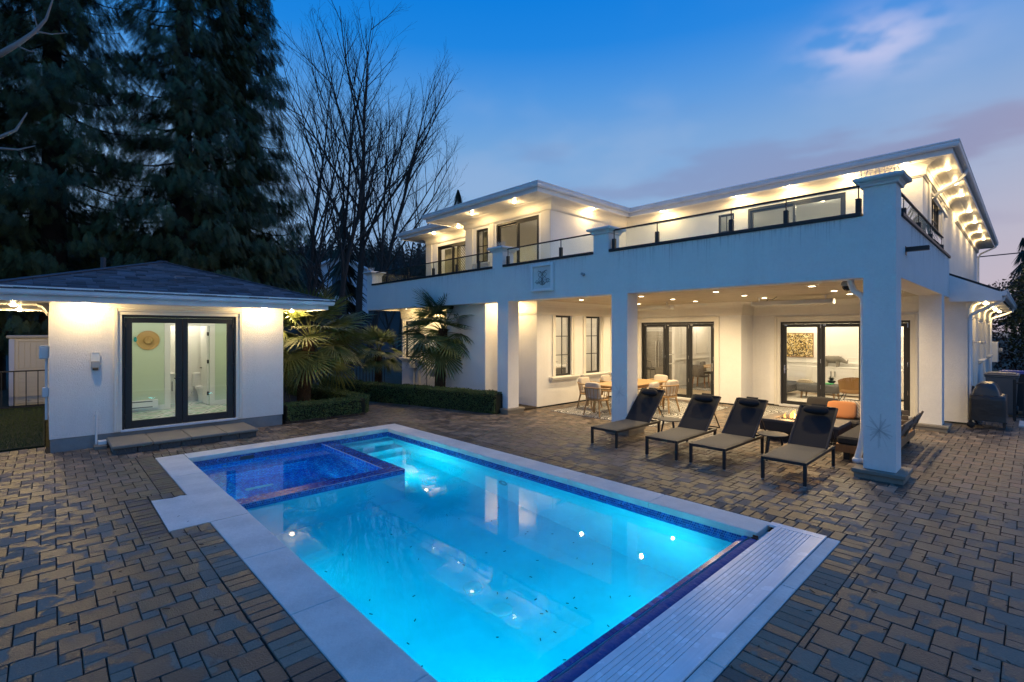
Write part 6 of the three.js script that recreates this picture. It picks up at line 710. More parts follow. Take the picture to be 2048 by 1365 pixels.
    const i = thing('kitchen_island', 'kitchen island with dark top behind the tall windows', 'island', null, -10.9, 0.06, -12.1); part(i, 'cabinet', box(-0.45, 0, -1.0, 0.45, 0.88, 1.0, 0.01), std([0.12, 0.12, 0.12], 0.5)); part(i, 'countertop', box(-0.5, 0.88, -1.05, 0.5, 0.92, 1.05, 0.008), std([0.6, 0.58, 0.54], 0.25)); }
  // upstairs: curtains and a lattice screen behind the sliding doors
  { const curtain = (F, u0, u1, y0, y1, label, m) => { const n = 60, P = [], at = (k) => { const u = lerp(u0, u1, k / n), o = -0.36 + 0.045 * Math.sin(k * 0.95) + 0.015 * Math.sin(k * 2.3); return [u, o]; }; for (let k = 0; k < n; k++) { const [a, oa] = at(k), [b, ob] = at(k + 1); const A = F.p(a, y0, oa).toArray(), Bq = F.p(b, y0, ob).toArray(), Cq = F.p(b, y1, ob).toArray(), D = F.p(a, y1, oa).toArray(); quadTo(P, A, Bq, Cq, D); } const c = solo('curtain', smoothN(fromTris(P)), m, label, 'curtain', 'upstairs curtains'); return c; }; const cm = phys([0.50, 0.46, 0.30], 0.95, { transmission: 0.35, thickness: 0, side: THREE.DoubleSide });
    curtain(FZ(lz), -16.2, -15.2, UY + 0.06, 5.4, 'olive cream curtain behind the left leaf of the upper sliding door', cm); curtain(FZ(wz), -12.88, -12.30, 4.2, 5.5, 'olive cream curtain behind the small upper window', cm);
    const s = thing('lattice_screen', 'diamond lattice screen behind the upper sliding door', 'screen'), bars = [], F = FZ(lz); const x0 = -15.22, x1 = -14.42, y0 = UY + 0.2, y1 = 5.38, w = x1 - x0, h = y1 - y0, st = 0.115; for (let q = -h; q < w; q += st) { const a = Math.max(0, q), b = Math.min(w, q + h); if (b - a > 0.02) { bars.push(beamG([x0 + a, y0 + (a - q), lz - 0.24], [x0 + b, y0 + (b - q), lz - 0.24], 0.008, 0.012)); bars.push(beamG([x0 + w - a, y0 + (a - q), lz - 0.235], [x0 + w - b, y0 + (b - q), lz - 0.235], 0.008, 0.012)); } } part(s, 'lattice_bars', bars, std([0.16, 0.13, 0.08], 0.6)); part(s, 'screen_frame', ring4(F, x0 - 0.03, x1 + 0.03, y0 - 0.03, y1 + 0.03, 0.03, -0.26, -0.22, 0.003), std([0.16, 0.13, 0.08], 0.6));
    part(house, 'roller_blind', FZ(uz).b(-9.2, -6.6, 0, 0, 0, 0), W); house.remove(house.children[house.children.length - 1]); }
}
// ---------------------------------------------------------------- palms, hedges, trees, what lies beyond
const leafM = (c, t = 0.25) => phys(c, 0.62, { side: THREE.DoubleSide, transmission: t, thickness: 0 });
{ // fan palms
  const fan = (seed, R0, nSeg, spread) => { const R = rng(seed), P = []; for (let k = 0; k < nSeg; k++) { const t = k / (nSeg - 1) * 2 - 1, a = t * spread, L = R0 * (1 - 0.22 * Math.abs(t) ** 2.2) * (0.9 + 0.16 * R()), w = 0.0125 * (R0 / 0.55), droop = 0.015 + 0.06 * R() + 0.03 * Math.abs(t), tw = (R() - 0.5) * 0.03; const c = (s, off) => { const q = s * L, ang = a + off * w / Math.max(0.05, q) * 0.9; return [Math.sin(ang) * q, -droop * s * s * s * R0 * 1.6 + (off ? 0.0 : -0.012 * (1 - s)) + tw * s + 0.10 * Math.cos(a * 0.9) * s * (1 - s) * R0, Math.cos(ang) * q]; }; const ss = [0.03, 0.42, 0.78, 1]; for (let i = 0; i < 3; i++) { const k0 = i === 0 ? 0.9 : 1, k1 = i === 2 ? 0.04 : 1, f = 0.55 + 0.45 * (i > 0); const a0 = c(ss[i], -k0 * f), m0 = c(ss[i], 0), b0 = c(ss[i], k0 * f), a1 = c(ss[i + 1], -k1), m1 = c(ss[i + 1], 0), b1 = c(ss[i + 1], k1); quadTo(P, a0, m0, m1, a1); quadTo(P, m0, b0, b1, m1); } } return fromTris(P); };
  const fans = [fan(1, 0.58, 32, 1.75), fan(2, 0.60, 34, 1.95), fan(3, 0.55, 28, 1.55), fan(4, 0.62, 36, 2.05)], fanM = [leafM([0.10, 0.135, 0.030]), leafM([0.14, 0.165, 0.036]), leafM([0.07, 0.12, 0.045])], stemM = std([0.14, 0.15, 0.045], 0.7), bark = std([0.065, 0.038, 0.020], 1, { map: rep(cMottle, 0.3), bumpMap: rep(bMid, 0.15), bumpScale: 0.03 });
  function palm(x, z, hT, n, size, seed, label, lean = [0, 0], mats = [0, 1]) {
    const t = thing('fan_palm', label, 'palm', 'fan palms', x, 0, z), R = rng(seed), pts = [], rad = []; for (let k = 0; k <= 14; k++) { const s = k / 14; pts.push([lean[0] * s * s, s * hT, lean[1] * s * s]); rad.push(0.13 * size * (1.05 - 0.2 * s) + 0.018 * R()); } part(t, 'trunk', tube(pts, rad, 12), bark);
    const fib = []; for (let k = 0; k < 240; k++) { const s = R() ** 0.7, a = R() * 6.28, r = 0.13 * size * (1.02 - 0.2 * s), y = s * hT, l = 0.06 + 0.10 * R(), d = R() < 0.5 ? -0.6 : 0.7; fib.push(xf(fromTris([-0.012, 0, 0, 0.012, 0, 0, 0, l, 0.02, 0.012, 0, 0, -0.012, 0, 0, 0, l, 0.02]), M4(lean[0] * s * s + Math.sin(a) * r, y, lean[1] * s * s + Math.cos(a) * r, 0, a, 0).multiply(M4(0, 0, 0, d > 0 ? 0.5 + R() * 0.5 : 2.3 + R() * 0.5, 0, 0)))); } stuff(part(t, 'trunk_fibres', fib, std([0.11, 0.065, 0.03], 1, { side: THREE.DoubleSide })));
    const petioles = [1, 2].map((q) => tube([[0, 0, 0], [0, 0.02, 0.3 * size], [0, -0.02 * q, 0.62 * size]], [0.016, 0.011, 0.007], 5));
    for (let k = 0; k < n; k++) { const a = k * 2.39996 + R() * 0.4, q = k / (n - 1), el = lerp(1.35, -0.62, q ** 1.1) + (R() - 0.5) * 0.3, f = new THREE.Group(); f.name = 'frond'; const sc = size * lerp(0.86, 1.12, Math.sin(q * 2.6)) * (0.9 + 0.2 * R()); f.position.set(lean[0], hT - 0.03 - 0.16 * size * q, lean[1]); f.rotation.set(-el, a, (R() - 0.5) * 0.5, 'YXZ'); t.add(f); part(f, 'petiole', petioles[k % 2], stemM); const b = part(f, 'fan_blade', fans[Math.floor(R() * 4)], fanM[mats[Math.floor(R() * mats.length)]]); b.position.set(0, -0.02, 0.60 * size); b.rotation.set(0.05 + 0.45 * R() + 0.25 * q, (R() - 0.5) * 0.4, (R() - 0.5) * 0.5); b.scale.setScalar(sc * 1.18); }
  }
  palm(-13.25, -4.95, 1.95, 27, 1.30, 21, 'large fan palm beside the pool house, lit by its eave lamp', [0.1, -0.15], [0, 1, 1]);
  palm(-15.2, -8.15, 1.5, 18, 0.80, 33, 'small fan palm standing behind the clipped hedge by the fence', [0, 0], [0, 1]);
  palm(-12.55, -8.82, 2.2, 30, 1.22, 45, 'fan palm with dark crown in front of the gas meter wall', [0.1, -0.05], [2, 2, 0]);
}
{ // clipped box hedges
  const leafG = fromTris([-0.009, 0, 0, 0.009, 0, 0, 0, 0.024, 0.003, 0.009, 0, 0, -0.009, 0, 0, 0, -0.006, 0]);
  function hedge(path, w, h, n, seed, label) { const t = thing('box_hedge', label, 'hedge', 'clipped box hedges'), R = rng(seed); part(t, 'twigs', sweep([[-w / 2 + 0.04, 0.0], [w / 2 - 0.04, 0.0], [w / 2 - 0.04, h - 0.06], [w / 2 - 0.09, h - 0.03], [-w / 2 + 0.09, h - 0.03], [-w / 2 + 0.04, h - 0.06]].reverse(), path), std([0.010, 0.014, 0.006], 1));
    const im = new THREE.InstancedMesh(leafG, leafM([0.075, 0.12, 0.028], 0.2), n), m = new THREE.Matrix4(), seg = [], c = new THREE.Color(); let tot = 0; for (let k = 0; k < path.length - 1; k++) { const a = path[k], b = path[k + 1], l = Math.hypot(b[0] - a[0], b[1] - a[1]); seg.push([a, b, l]); tot += l; }
    for (let i = 0; i < n; i++) { let u = R() * tot, k = 0; while (u > seg[k][2] && k < seg.length - 1) { u -= seg[k][2]; k++; } const [a, b, l] = seg[k], d = [(b[0] - a[0]) / l, (b[1] - a[1]) / l], nn = [-d[1], d[0]]; let o, y; const f = R(), g = w + 2 * h, dp = 0.05 * R() * R(); if (f * g < w) { o = (R() - 0.5) * w; y = h - dp; } else if (f < 0.5 + w / g / 2) { o = w / 2 - dp; y = R() * h; } else { o = -w / 2 + dp; y = R() * h; } const e = R() < 0.06 ? 0.04 : 0, px = a[0] + d[0] * u + nn[0] * o, pz = a[1] + d[1] * u + nn[1] * o, wob = 0.045 * fbm(px * 2.2, y * 3, pz * 2.2, 3); m.compose(V(px + nn[0] * Math.sign(o) * wob, Math.max(0.02, y + wob + e * R()), pz + nn[1] * Math.sign(o) * wob), new THREE.Quaternion().setFromEuler(new THREE.Euler(R() * 6.3, R() * 6.3, R() * 6.3)), V(1, 1, 1).multiplyScalar(0.8 + 0.8 * R())); im.setMatrixAt(i, m); const q = 0.6 + 0.8 * R(); im.setColorAt(i, c.setRGB(q, q, q * 0.9)); } im.name = 'leaves'; im.userData.kind = 'stuff'; t.add(im); }
  hedge([[-11.86, -4.0], [-11.86, -5.78], [-12.2, -6.02], [-17.0, -6.02]], 0.46, 0.42, 26000, 3, 'low clipped hedge beside the pool house around the large palm');
  hedge([[-17.0, -7.12], [-14.5, -7.14], [-13.0, -7.55], [-11.4, -8.06], [-9.42, -8.52]], 0.50, 0.52, 36000, 4, 'long low clipped hedge running towards the column by the path');
}
{ // tall cedars behind the pool house
  const spray = (seed) => { const R = rng(seed), P = []; const bl = (x0, y0, x1, y1, w, z) => { const dx = x1 - x0, dy = y1 - y0, l = Math.hypot(dx, dy), nx = -dy / l * w, ny = dx / l * w; P.push(x0 - nx * 0.6, y0 - ny * 0.6, 0, x0 + nx * 0.6, y0 + ny * 0.6, 0, x1, y1, z); }; for (let k = 0; k < 15; k++) { const s = k / 15, y = -0.66 * s, L = 0.15 * Math.sin(Math.PI * (0.15 + 0.8 * s)) * (0.75 + 0.5 * R()); for (const sd of [-1, 1]) { const ex = sd * L, ey = y - L * 0.85; bl(0, y, ex, ey, 0.013, 0.06 * (R() - 0.4)); bl(ex * 0.5, (y + ey) / 2, ex * 0.55 + sd * 0.02, (y + ey) / 2 - 0.09, 0.011, 0.05 * (R() - 0.4)); } } bl(0, 0, 0.01, -0.80, 0.016, 0.05); return fromTris(P); };
  const sprays = [spray(1), spray(2)], barkM = std([0.05, 0.032, 0.024], 1, { bumpMap: rep(bMid, 0.4), bumpScale: 0.04 }), cm = leafM([0.055, 0.082, 0.024], 0.15);
  function cedar(x, z, hT, rB, seed, label, nB = 260, y0 = 0.6) {
    const t = thing('cedar_tree', label, 'tree', 'tall cedars behind the pool house', x, -0.07, z), R = rng(seed); part(t, 'trunk', tube([[0, 0, 0], [0.1, hT * 0.3, 0], [0.05, hT * 0.7, 0.1], [0, hT, 0]], [0.42, 0.32, 0.16, 0.02], 10), barkM);
    const lists = [[], []], limbs = []; for (let k = 0; k < nB; k++) { const q = (k + R()) / nB, y = lerp(y0, hT * 0.97, q ** 0.92), L = rB * (1 - 0.93 * ((y / hT) ** 1.35)) * (0.65 + 0.5 * R()) + 0.35, a = k * 2.39996 + R() * 0.8, pts = []; for (let i = 0; i <= 6; i++) { const s = i / 6; pts.push(V(Math.sin(a) * L * s, y - 0.55 * L * 0.45 * Math.sin(s * 2.2) + 0.10 * L * s * s, Math.cos(a) * L * s)); } if (k % 2 === 0) limbs.push(tube(pts, pts.map((_, i) => 0.045 * (1 - i / 7)), 4, false));
      const n = Math.round(15 + 26 * L); for (let i = 0; i < n; i++) { const s = 0.22 + 0.8 * R() ** 0.7, f = Math.min(0.999, s) * 6, i0 = Math.floor(f), p = pts[i0].clone().lerp(pts[Math.min(6, i0 + 1)], f - i0), sd = (R() - 0.5) * 0.75 * L * 0.55; p.x += Math.cos(a) * sd; p.z -= Math.sin(a) * sd; p.y -= 0.1 * Math.abs(sd) + 0.12 * R(); lists[i % 2].push([p, a + (R() - 0.5) * 1.9, -0.15 - 0.75 * R(), (R() - 0.5) * 0.8, 0.45 + 0.5 * R()]); } }
    part(t, 'limbs', limbs, barkM); const m = new THREE.Matrix4(), c = new THREE.Color(); lists.forEach((l, v) => { const im = new THREE.InstancedMesh(sprays[v], cm, l.length); l.forEach(([p, ay, ax, az, s], i) => { m.compose(p, new THREE.Quaternion().setFromEuler(new THREE.Euler(ax, ay, az, 'YXZ')), V(s, s, s)); im.setMatrixAt(i, m); const q = 0.55 + 0.9 * R(); im.setColorAt(i, c.setRGB(q * (0.9 + 0.4 * R()), q, q * 0.9)); }); im.name = 'foliage'; im.userData.kind = 'stuff'; t.add(im); });
  }
  cedar(-24.2, 3.6, 22, 3.7, 5, 'tall dark cedar beyond the shed and metal fence', 240, 2.6); cedar(-23.6, -0.2, 23, 3.6, 6, 'tall dark cedar rising behind the middle of the pool house roof', 240, 2.6); cedar(-22.6, -3.9, 22, 3.3, 7, 'tall dark cedar behind the palm side of the pool house'); cedar(-23.6, -6.2, 21, 2.9, 8, 'tall dark cedar next to the bare trees'); cedar(-26.5, 1.5, 25, 3.8, 9, 'tall dark cedar standing behind the others', 150, 3);
}
{ // bare broadleaf trees
  const bm = std([0.085, 0.068, 0.058], 1, { map: rep(cMottle, 0.6), bumpMap: rep(bMid, 0.3), bumpScale: 0.03 });
  function bare(x, y0, z, stems, seed, label, o = {}) {
    const t = thing('bare_tree', label, 'tree', 'bare winter trees', x, y0, z), R = rng(seed), big = [], mid = [], fine = []; let count = 0;
    const grow = (p, d, len, r, lvl) => { const n = lvl === 0 ? 7 : lvl < 3 ? 4 : 3, pts = [p.clone()], dd = d.clone(), q = p.clone(); for (let i = 0; i < n; i++) { dd.x += (R() - 0.5) * 0.16; dd.z += (R() - 0.5) * 0.16; dd.y += (o.up ?? 0.05) * (lvl > 0 ? 1.3 : 0.4) - (lvl >= 3 ? 0.05 * R() : 0); dd.normalize(); q.addScaledVector(dd, len / n); pts.push(q.clone()); } const rad = pts.map((_, i) => Math.max(0.0035, r * (1 - 0.78 * i / n))); (lvl === 0 ? big : lvl < 3 ? mid : fine).push(tube(pts, rad, lvl === 0 ? 8 : lvl < 2 ? 6 : lvl < 3 ? 4 : 3, false)); count++;
      if (lvl >= 4) return; const kids = [o.k0 ?? 12, 5, 4, 3][lvl]; for (let k = 0; k < kids; k++) { const s = lerp(lvl === 0 ? (o.low ?? 0.25) : 0.22, 0.98, (k + 0.7 * R()) / kids), f = s * n, i0 = Math.min(n - 1, Math.floor(f)), b = pts[i0].clone().lerp(pts[i0 + 1], f - i0), ax = V(R() - 0.5, R() - 0.5, R() - 0.5).cross(dd).normalize(), nd = dd.clone().applyAxisAngle(ax, 0.34 + 0.44 * R()); nd.y += 0.14; nd.normalize(); grow(b, nd, len * (lvl === 0 ? 0.55 : 0.52) * (1.15 - 0.55 * s) * (0.75 + 0.5 * R()), r * (lvl === 0 ? 0.42 : 0.5) * (1.1 - 0.5 * s), lvl + 1); } };
    for (const [dx, dz, lean, az, len, r] of stems) grow(V(dx, 0, dz), V(Math.sin(az) * lean, 1, Math.cos(az) * lean).normalize(), len, r, 0);
    for (const g of big) part(t, 'trunk', g, bm); part(t, 'branches', mid, bm); stuff(part(t, 'twigs', fine, bm)); return count;
  }
  // azimuth: 0 points to +z, pi/2 to +x; the view's right is about (0.69, -0.73)
  const rt = 2.38, lf = rt + Math.PI; let n = 0;
  n += bare(-30, -0.2, -14.6, [[0, 0, 0.03, lf, 17.5, 0.27], [0.3, -0.4, 0.14, rt, 16.5, 0.20], [0.5, -0.5, 0.30, rt, 13.5, 0.15], [-0.3, 0.3, 0.12, lf, 16.5, 0.17], [0.6, -0.7, 0.50, rt, 10.5, 0.10]], 71, 'large many stemmed bare tree left of the house', { k0: 12, low: 0.36 });
  n += bare(-29, -0.2, -10.6, [[0, 0, 0.04, rt, 15, 0.17], [0.2, 0, 0.10, rt, 14, 0.12]], 72, 'slender bare tree beside the cedars', { k0: 11 });
  n += bare(-27, -0.2, -12.0, [[0, 0, 0.02, rt, 12, 0.20], [0.1, -0.1, 0.2, lf, 9, 0.12]], 73, 'bare tree with a thick pale trunk beyond the metal fence', { k0: 9, low: 0.4 });
  n += bare(-33, 0.6, -19.5, [[0, 0, 0.10, rt, 9, 0.18], [0.2, 0, 0.4, rt, 7, 0.13], [0, 0.3, 0.35, lf, 7, 0.12]], 74, 'lower bare tree behind the end of the balcony', { k0: 10, low: 0.15 });
  // twigs reaching in from a tree that stands outside the lawn corner
  { const t = thing('bare_tree', 'pale bare branches reaching over the pool house roof corner', 'tree', 'bare winter trees'), pm = std([0.26, 0.22, 0.20], 0.95); part(t, 'trunk', tube([[-8.6, -0.07, 4.4], [-8.5, 2.2, 4.0], [-8.0, 3.9, 3.0]], [0.16, 0.13, 0.08], 9), pm);
    part(t, 'branches', [tube([[-8.0, 3.9, 3.0], [-7.5, 4.45, 1.4], [-7, 4.84, 0.33], [-7, 5.0, 0.2], [-7, 5.17, 0.08], [-7, 5.33, 0.0], [-7, 5.6, -0.06]], [0.06, 0.04, 0.028, 0.022, 0.017, 0.012, 0.006], 7), tube([[-7, 5.17, 0.08], [-7.02, 5.2, -0.04], [-7.0, 5.25, -0.15]], [0.011, 0.008, 0.004], 5), tube([[-7, 4.97, 0.22], [-7, 4.95, 0.12], [-7, 4.97, 0.06]], [0.011, 0.008, 0.004], 5), tube([[-8.0, 3.7, 3.0], [-7.4, 3.8, 1.2], [-7, 4.02, 0.33], [-7, 4.12, 0.22], [-7, 4.32, 0.14]], [0.04, 0.03, 0.017, 0.012, 0.005], 6), tube([[-7.8, 3.9, 2.6], [-7.2, 3.85, 1.0], [-7, 3.91, 0.33], [-7, 3.93, 0.2], [-7, 4.0, 0.08]], [0.03, 0.022, 0.012, 0.009, 0.004], 6), tube([[-7, 5.2, 0.06], [-6.98, 5.28, 0.08], [-6.98, 5.38, 0.10]], [0.009, 0.006, 0.003], 5)], pm); }
  console.log('branches', n);
}
{ // wooded rise and what stands on it
  const hgt = (x, z) => { const d = Math.max(0, -36 - x), e = Math.max(0, -34 - z); return Math.min(18, 0.22 * d) * sstep(0, 30, d) + Math.min(10, 0.10 * e) * sstep(0, 30, e) * sstep(30, -30, x) + 2.5 * fbm(x * 0.03, 3, z * 0.03, 3) * sstep(0, 30, d); };
  const P = [], nx = 60, nz = 70, X = (i) => lerp(-200, -36, i / nx), Z = (j) => lerp(-180, 90, j / nz); for (let i = 0; i < nx; i++) for (let j = 0; j < nz; j++) { const p = (a, b) => [X(a), hgt(X(a), Z(b)) - 0.06, Z(b)]; quadTo(P, p(i, j), p(i, j + 1), p(i + 1, j + 1), p(i + 1, j)); } struct('hillside', smoothN(fromTris(P)), std([0.030, 0.028, 0.022], 1, { map: rep(cMottle, 9) }));
  const R = rng(515), cone = (() => { const Q = [], n = 26; for (let k = 0; k < n; k++) for (let s = 0; s < 7; s++) { const h0 = s / 7, a = k / n * 6.283 + s * 0.5, w = 0.34 * (1 - h0) * (0.6 + 0.8 * ((k * 7919 + s * 104729) % 97) / 97) + 0.02, y = h0 * 1.0; Q.push(Math.sin(a - 0.3) * 0.06 * (1 - h0), y + 0.14, Math.cos(a - 0.3) * 0.06 * (1 - h0), Math.sin(a + 0.3) * 0.06 * (1 - h0), y + 0.12, Math.cos(a + 0.3) * 0.06 * (1 - h0), Math.sin(a) * w, y - 0.02, Math.cos(a) * w); } return fromTris(Q); })();
  const fm = std([0.040, 0.050, 0.036], 1, { side: THREE.DoubleSide }), N = 2600, im = new THREE.InstancedMesh(cone, fm, N), m = new THREE.Matrix4(), c = new THREE.Color(); for (let i = 0; i < N; i++) { const x = -62 - R() * 120, z = -150 + R() * 220, h = 3.5 + R() * 4.5; m.compose(V(x, hgt(x, z) - 0.5, z), new THREE.Quaternion().setFromEuler(new THREE.Euler(0, R() * 6, 0)), V(h * 0.75, h, h * 0.75)); im.setMatrixAt(i, m); const q = 0.6 + R() * 0.8, b = R() < 0.45; im.setColorAt(i, b ? c.setRGB(2.2 * q, 1.35 * q, 1.5 * q) : c.setRGB(q, q, q)); } im.name = 'distant_wood'; scene.add(im); tag(im, 'far off mixed wood covering the hillside', 'wood', null, 'stuff');
  const conif = (x, z, h, label, s = 1) => { const t = thing('conifer', label, 'tree', 'distant conifers', x, hgt(x, z) - 0.1, z); part(t, 'trunk', tube([[0, 0, 0], [0, h, 0]], [0.18 * s, 0.02], 7), std([0.04, 0.03, 0.025], 1)); const g = []; for (let k = 0; k < 3; k++) g.push(xf(cone, M4(0, h * (0.06 + 0.02 * k), 0, 0, k * 2.1, 0, V(h * 0.62 * s, h * 0.92, h * 0.62 * s)))); part(t, 'crown', g, fm); };
  conif(-44, -20, 13.5, 'dark conifer between the bare trees'); conif(-46, -18, 11, 'shorter dark conifer between the bare trees'); conif(-58, -44, 19, 'distant conifer showing above the upper eave'); conif(4.5, -62, 17, 'tall conifer beyond the side yard, largest of its row'); conif(2.2, -66, 11, 'conifer beyond the side yard beside the tallest one'); conif(-0.6, -70, 9.5, 'small distant conifer just over the low side roof');
  { // pale gabled house up the slope
    const t = thing('neighbour_house', 'pale gabled house on the slope behind the bare trees', 'house', null, -62, 6.3, -28.2, 1.1), wm = std([0.55, 0.58, 0.62], 0.8); part(t, 'wall', [box(-3.2, -2, -4, 3.2, 3.6, 4), fromTris([-3.2, 3.6, 4, 3.2, 3.6, 4, 0, 5.2, 4, 3.2, 3.6, -4, -3.2, 3.6, -4, 0, 5.2, -4])], wm); const Q = []; quadTo(Q, [-3.7, 3.35, 4.4], [0, 5.3, 4.4], [0, 5.3, -4.4], [-3.7, 3.35, -4.4]); quadTo(Q, [0, 5.3, 4.4], [3.7, 3.35, 4.4], [3.7, 3.35, -4.4], [0, 5.3, -4.4]); part(t, 'roof', fromTris(Q), std([0.16, 0.15, 0.16], 0.9)); part(t, 'barge_board', [beamG([-3.7, 3.3, 4.42], [0, 5.25, 4.42], 0.05, 0.22), beamG([3.7, 3.3, 4.42], [0, 5.25, 4.42], 0.05, 0.22)], std([0.7, 0.72, 0.75], 0.7)); const wn = part(t, 'window', ring4(FZ(4), -1.2, 1.2, 1.2, 3.0, 0.12, 0.01, 0.08, 0.01), std([0.8, 0.82, 0.84], 0.6)); part(wn, 'pane', FZ(4).b(-1.08, 1.08, 1.32, 2.88, 0.02, 0.03), std([0.06, 0.10, 0.14], 0.08)); part(wn, 'glazing_bar', FZ(4).b(-0.05, 0.05, 1.32, 2.88, 0.031, 0.06), std([0.8, 0.82, 0.84], 0.6)); }
  { // dense shrubs beyond the side yard
    const lg = fromTris([-0.035, 0, 0, 0.035, 0, 0, 0, 0.10, 0.015, 0.035, 0, 0, -0.035, 0, 0, 0, -0.02, 0]); const shrub = (x, z, rx, h, n, col, label) => { const t = thing('shrub', label, 'shrub', 'shrubs beyond the side yard', x, -0.05, z), st = []; for (let k = 0; k < 14; k++) { const a = R() * 6.28, q = rx * 0.7 * R(); st.push(tube([[0.2 * Math.sin(a), 0, 0.2 * Math.cos(a)], [q * Math.sin(a) * 0.6, h * 0.5, q * Math.cos(a) * 0.6], [q * Math.sin(a), h * 0.92, q * Math.cos(a)]], [0.04, 0.025, 0.008], 5)); } part(t, 'stems', st, std([0.07, 0.05, 0.035], 1)); const im = new THREE.InstancedMesh(lg, leafM(col, 0.15), n); for (let i = 0; i < n; i++) { const a = R() * 6.283, u = R() * 2 - 1, rr = 0.62 + 0.42 * R() ** 0.5 + 0.22 * fbm(Math.sin(a) * 2, u * 2, Math.cos(a) * 2 + x, 3), cu = Math.sqrt(1 - u * u); m.compose(V(Math.sin(a) * cu * rx * rr, Math.max(0.05, h * 0.52 + u * h * 0.5 * rr), Math.cos(a) * cu * rx * rr), new THREE.Quaternion().setFromEuler(new THREE.Euler(R() * 6, R() * 6, R() * 6)), V(1, 1, 1).multiplyScalar(0.7 + 0.9 * R())); im.setMatrixAt(i, m); const q = 0.5 + R(); im.setColorAt(i, c.setRGB(q, q, q)); } im.name = 'leaves'; im.userData.kind = 'stuff'; t.add(im); };
    shrub(1.2, -27, 2.0, 5.2, 9000, [0.03, 0.055, 0.022], 'tall dark evergreen shrub beyond the bins'); shrub(2.9, -24.5, 2.1, 4.4, 9000, [0.045, 0.05, 0.02], 'broad olive shrub at the edge of the side yard'); shrub(0.4, -31, 2.4, 4.6, 9000, [0.05, 0.040, 0.03], 'brownish shrub behind the evergreen one'); }
  { const u = thing('utility_pole', 'distant utility pole with cross arm and wires over the side roof', 'utility pole', null, 1.05, 0, -44); part(u, 'pole', tube([[0, 0, 0], [0, 7.6, 0]], [0.14, 0.10], 8), std([0.10, 0.08, 0.065], 1)); part(u, 'cross_arm', [box(-1.0, 6.9, -0.06, 1.0, 7.02, 0.06), box(-0.7, 6.2, -0.05, 0.7, 6.3, 0.05)], std([0.10, 0.08, 0.065], 1)); part(u, 'transformer', tube([[0.42, 6.0, 0.1], [0.42, 6.75, 0.1]], 0.2, 12), std([0.25, 0.26, 0.27], 0.5)); part(u, 'wires', [-0.9, 0.0, 0.9].flatMap((q) => [-1, 1].map((s) => tube([[q, 7.05, 0], [q + s * 9, 6.6, 2], [q + s * 20, 6.9, 4]], 0.012, 4))), MAT.black); }
  // black metal fences
  const fence = (label, x0, z0, x1, z1, step, hT = 1.08) => { const t = thing('metal_fence', label, 'fence', 'black metal fences'), L = Math.hypot(x1 - x0, z1 - z0), n = Math.round(L / step), at = (s) => [lerp(x0, x1, s), lerp(z0, z1, s)]; for (const y of [0.10, hT - 0.03]) part(t, 'rail', beamG([x0, y, z0], [x1, y, z1], 0.035, 0.035, 0.003), MAT.blackRail); for (let k = 0; k <= n; k++) { const [x, z] = at(k / n), post = k % Math.max(6, Math.round(1.8 / step)) === 0; part(t, post ? 'post' : 'picket', post ? box(x - 0.028, -0.05, z - 0.028, x + 0.028, hT + 0.06, z + 0.028, 0.004) : box(x - 0.010, 0.10, z - 0.010, x + 0.010, hT - 0.03, z + 0.010), MAT.blackRail); } };
  fence('black metal picket fence between pool house and lawn shed', -18.5, -0.3, -18.5, 3.6, 0.235); fence('black metal picket fence behind the palms and hedges', -17.75, -4.2, -17.75, -9.8, 0.13, 1.12); fence('black metal picket fence beside the covered grill', -0.28, -16.6, 3.0, -16.6, 0.14, 0.92);
  solo('paved_side_step', [box(-0.2, -0.04, -16.5, 2.5, 0.03, -15.6, 0.008)], MAT.coping, 'pale stone landing behind the covered grill', 'landing');
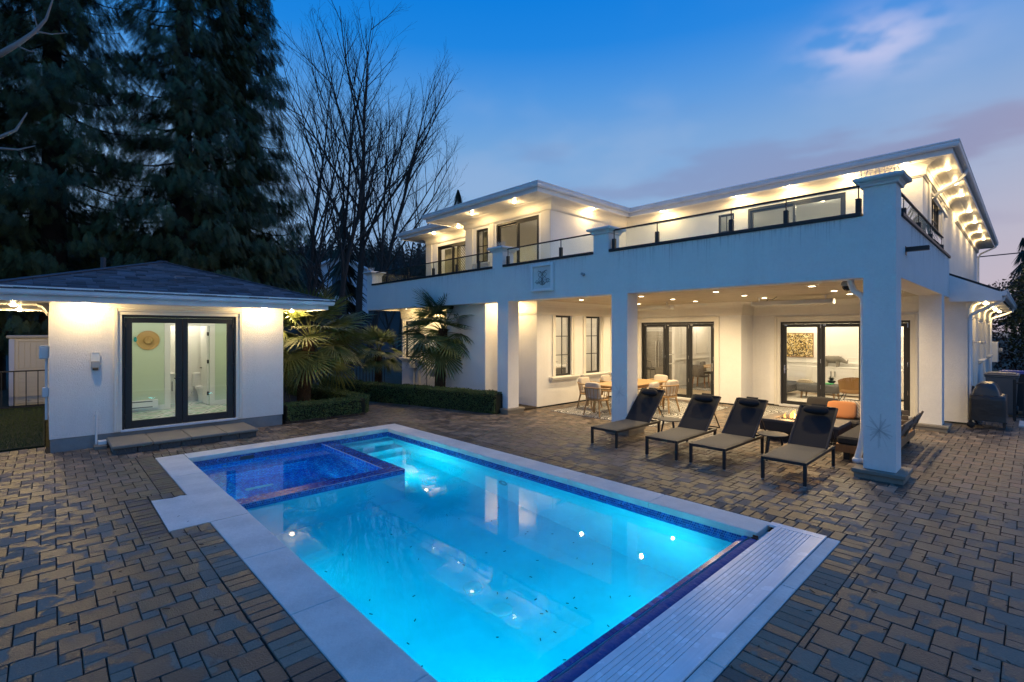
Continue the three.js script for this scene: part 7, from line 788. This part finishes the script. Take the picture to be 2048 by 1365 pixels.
  { const s = thing('garden_shed', 'beige plastic garden shed behind the fence', 'shed', null, -19.75, 0, 0.05), m = std([0.50, 0.45, 0.36], 0.6), F = FX(0.0); part(s, 'body', box(-0.8, 0, -0.95, 0.0, 1.92, 0.70, 0.012), m); part(s, 'roof', box(-0.85, 1.92, -1.0, 0.06, 2.0, 0.76, 0.012), std([0.33, 0.30, 0.26], 0.6)); part(s, 'corner_trim', F.b(0.60, 0.71, 0.02, 1.9, 0.001, 0.02, 0.004), std([0.40, 0.44, 0.55], 0.6)); for (const [a, b] of [[-0.92, -0.17], [-0.15, 0.58]]) { const d = part(s, 'shed_door', ring4(F, a, b, 0.06, 1.88, 0.06, 0.001, 0.022, 0.004), m); for (let k = 0; k < 5; k++) part(d, 'panel_board', F.b(a + 0.065 + k * (b - a - 0.13) / 5 + 0.004, a + 0.065 + (k + 1) * (b - a - 0.13) / 5 - 0.004, 1.06, 1.81, 0.001, 0.013, 0.003), m); for (let k = 0; k < 7; k++) part(d, 'panel_board', F.b(a + 0.065, b - 0.065, 0.13 + k * 0.13 + 0.003, 0.13 + (k + 1) * 0.13 - 0.003, 0.001, 0.013, 0.003), m); } }
  { const w = thing('garden_cart', 'yellow and green garden cart behind the fence by the shed', 'garden cart', null, -19.2, 0, 1.25); const Q = [], lo = [[-0.25, 0.35, 0.2], [0.2, 0.35, 0.2], [0.2, 0.35, -0.2], [-0.25, 0.35, -0.2]], hi = [[-0.36, 0.72, 0.3], [0.3, 0.72, 0.3], [0.3, 0.72, -0.3], [-0.36, 0.72, -0.3]]; for (let k = 0; k < 4; k++) quadTo(Q, lo[k], lo[(k + 1) % 4], hi[(k + 1) % 4], hi[k]); quadTo(Q, lo[3], lo[2], lo[1], lo[0]); part(w, 'tray', fromTris(Q), std([0.55, 0.32, 0.01], 0.5, { side: THREE.DoubleSide })); part(w, 'handles', [tube([[-0.3, 0.3, 0.22], [0.2, 0.5, 0.24], [0.5, 0.9, 0.25]], 0.02, 7), tube([[-0.3, 0.3, -0.22], [0.2, 0.5, -0.24], [0.5, 0.9, -0.25]], 0.02, 7)], std([0.01, 0.18, 0.06], 0.5)); part(w, 'wheel', xf(lathe([[0, -0.04], [0.16, -0.04], [0.19, 0], [0.16, 0.04], [0, 0.04]], 20), M4(-0.32, 0.19, 0, Math.PI / 2, 0, 0)), MAT.black); part(w, 'leg', [beamG([0.15, 0.36, 0.2], [0.2, 0, 0.2], 0.03, 0.03), beamG([0.15, 0.36, -0.2], [0.2, 0, -0.2], 0.03, 0.03)], MAT.black); }
}
scene.traverse((o) => { if (o.isMesh) { o.castShadow = true; o.receiveShadow = true; } if (o.isLight) o.castShadow = true; });
renderer.render(scene, camera);
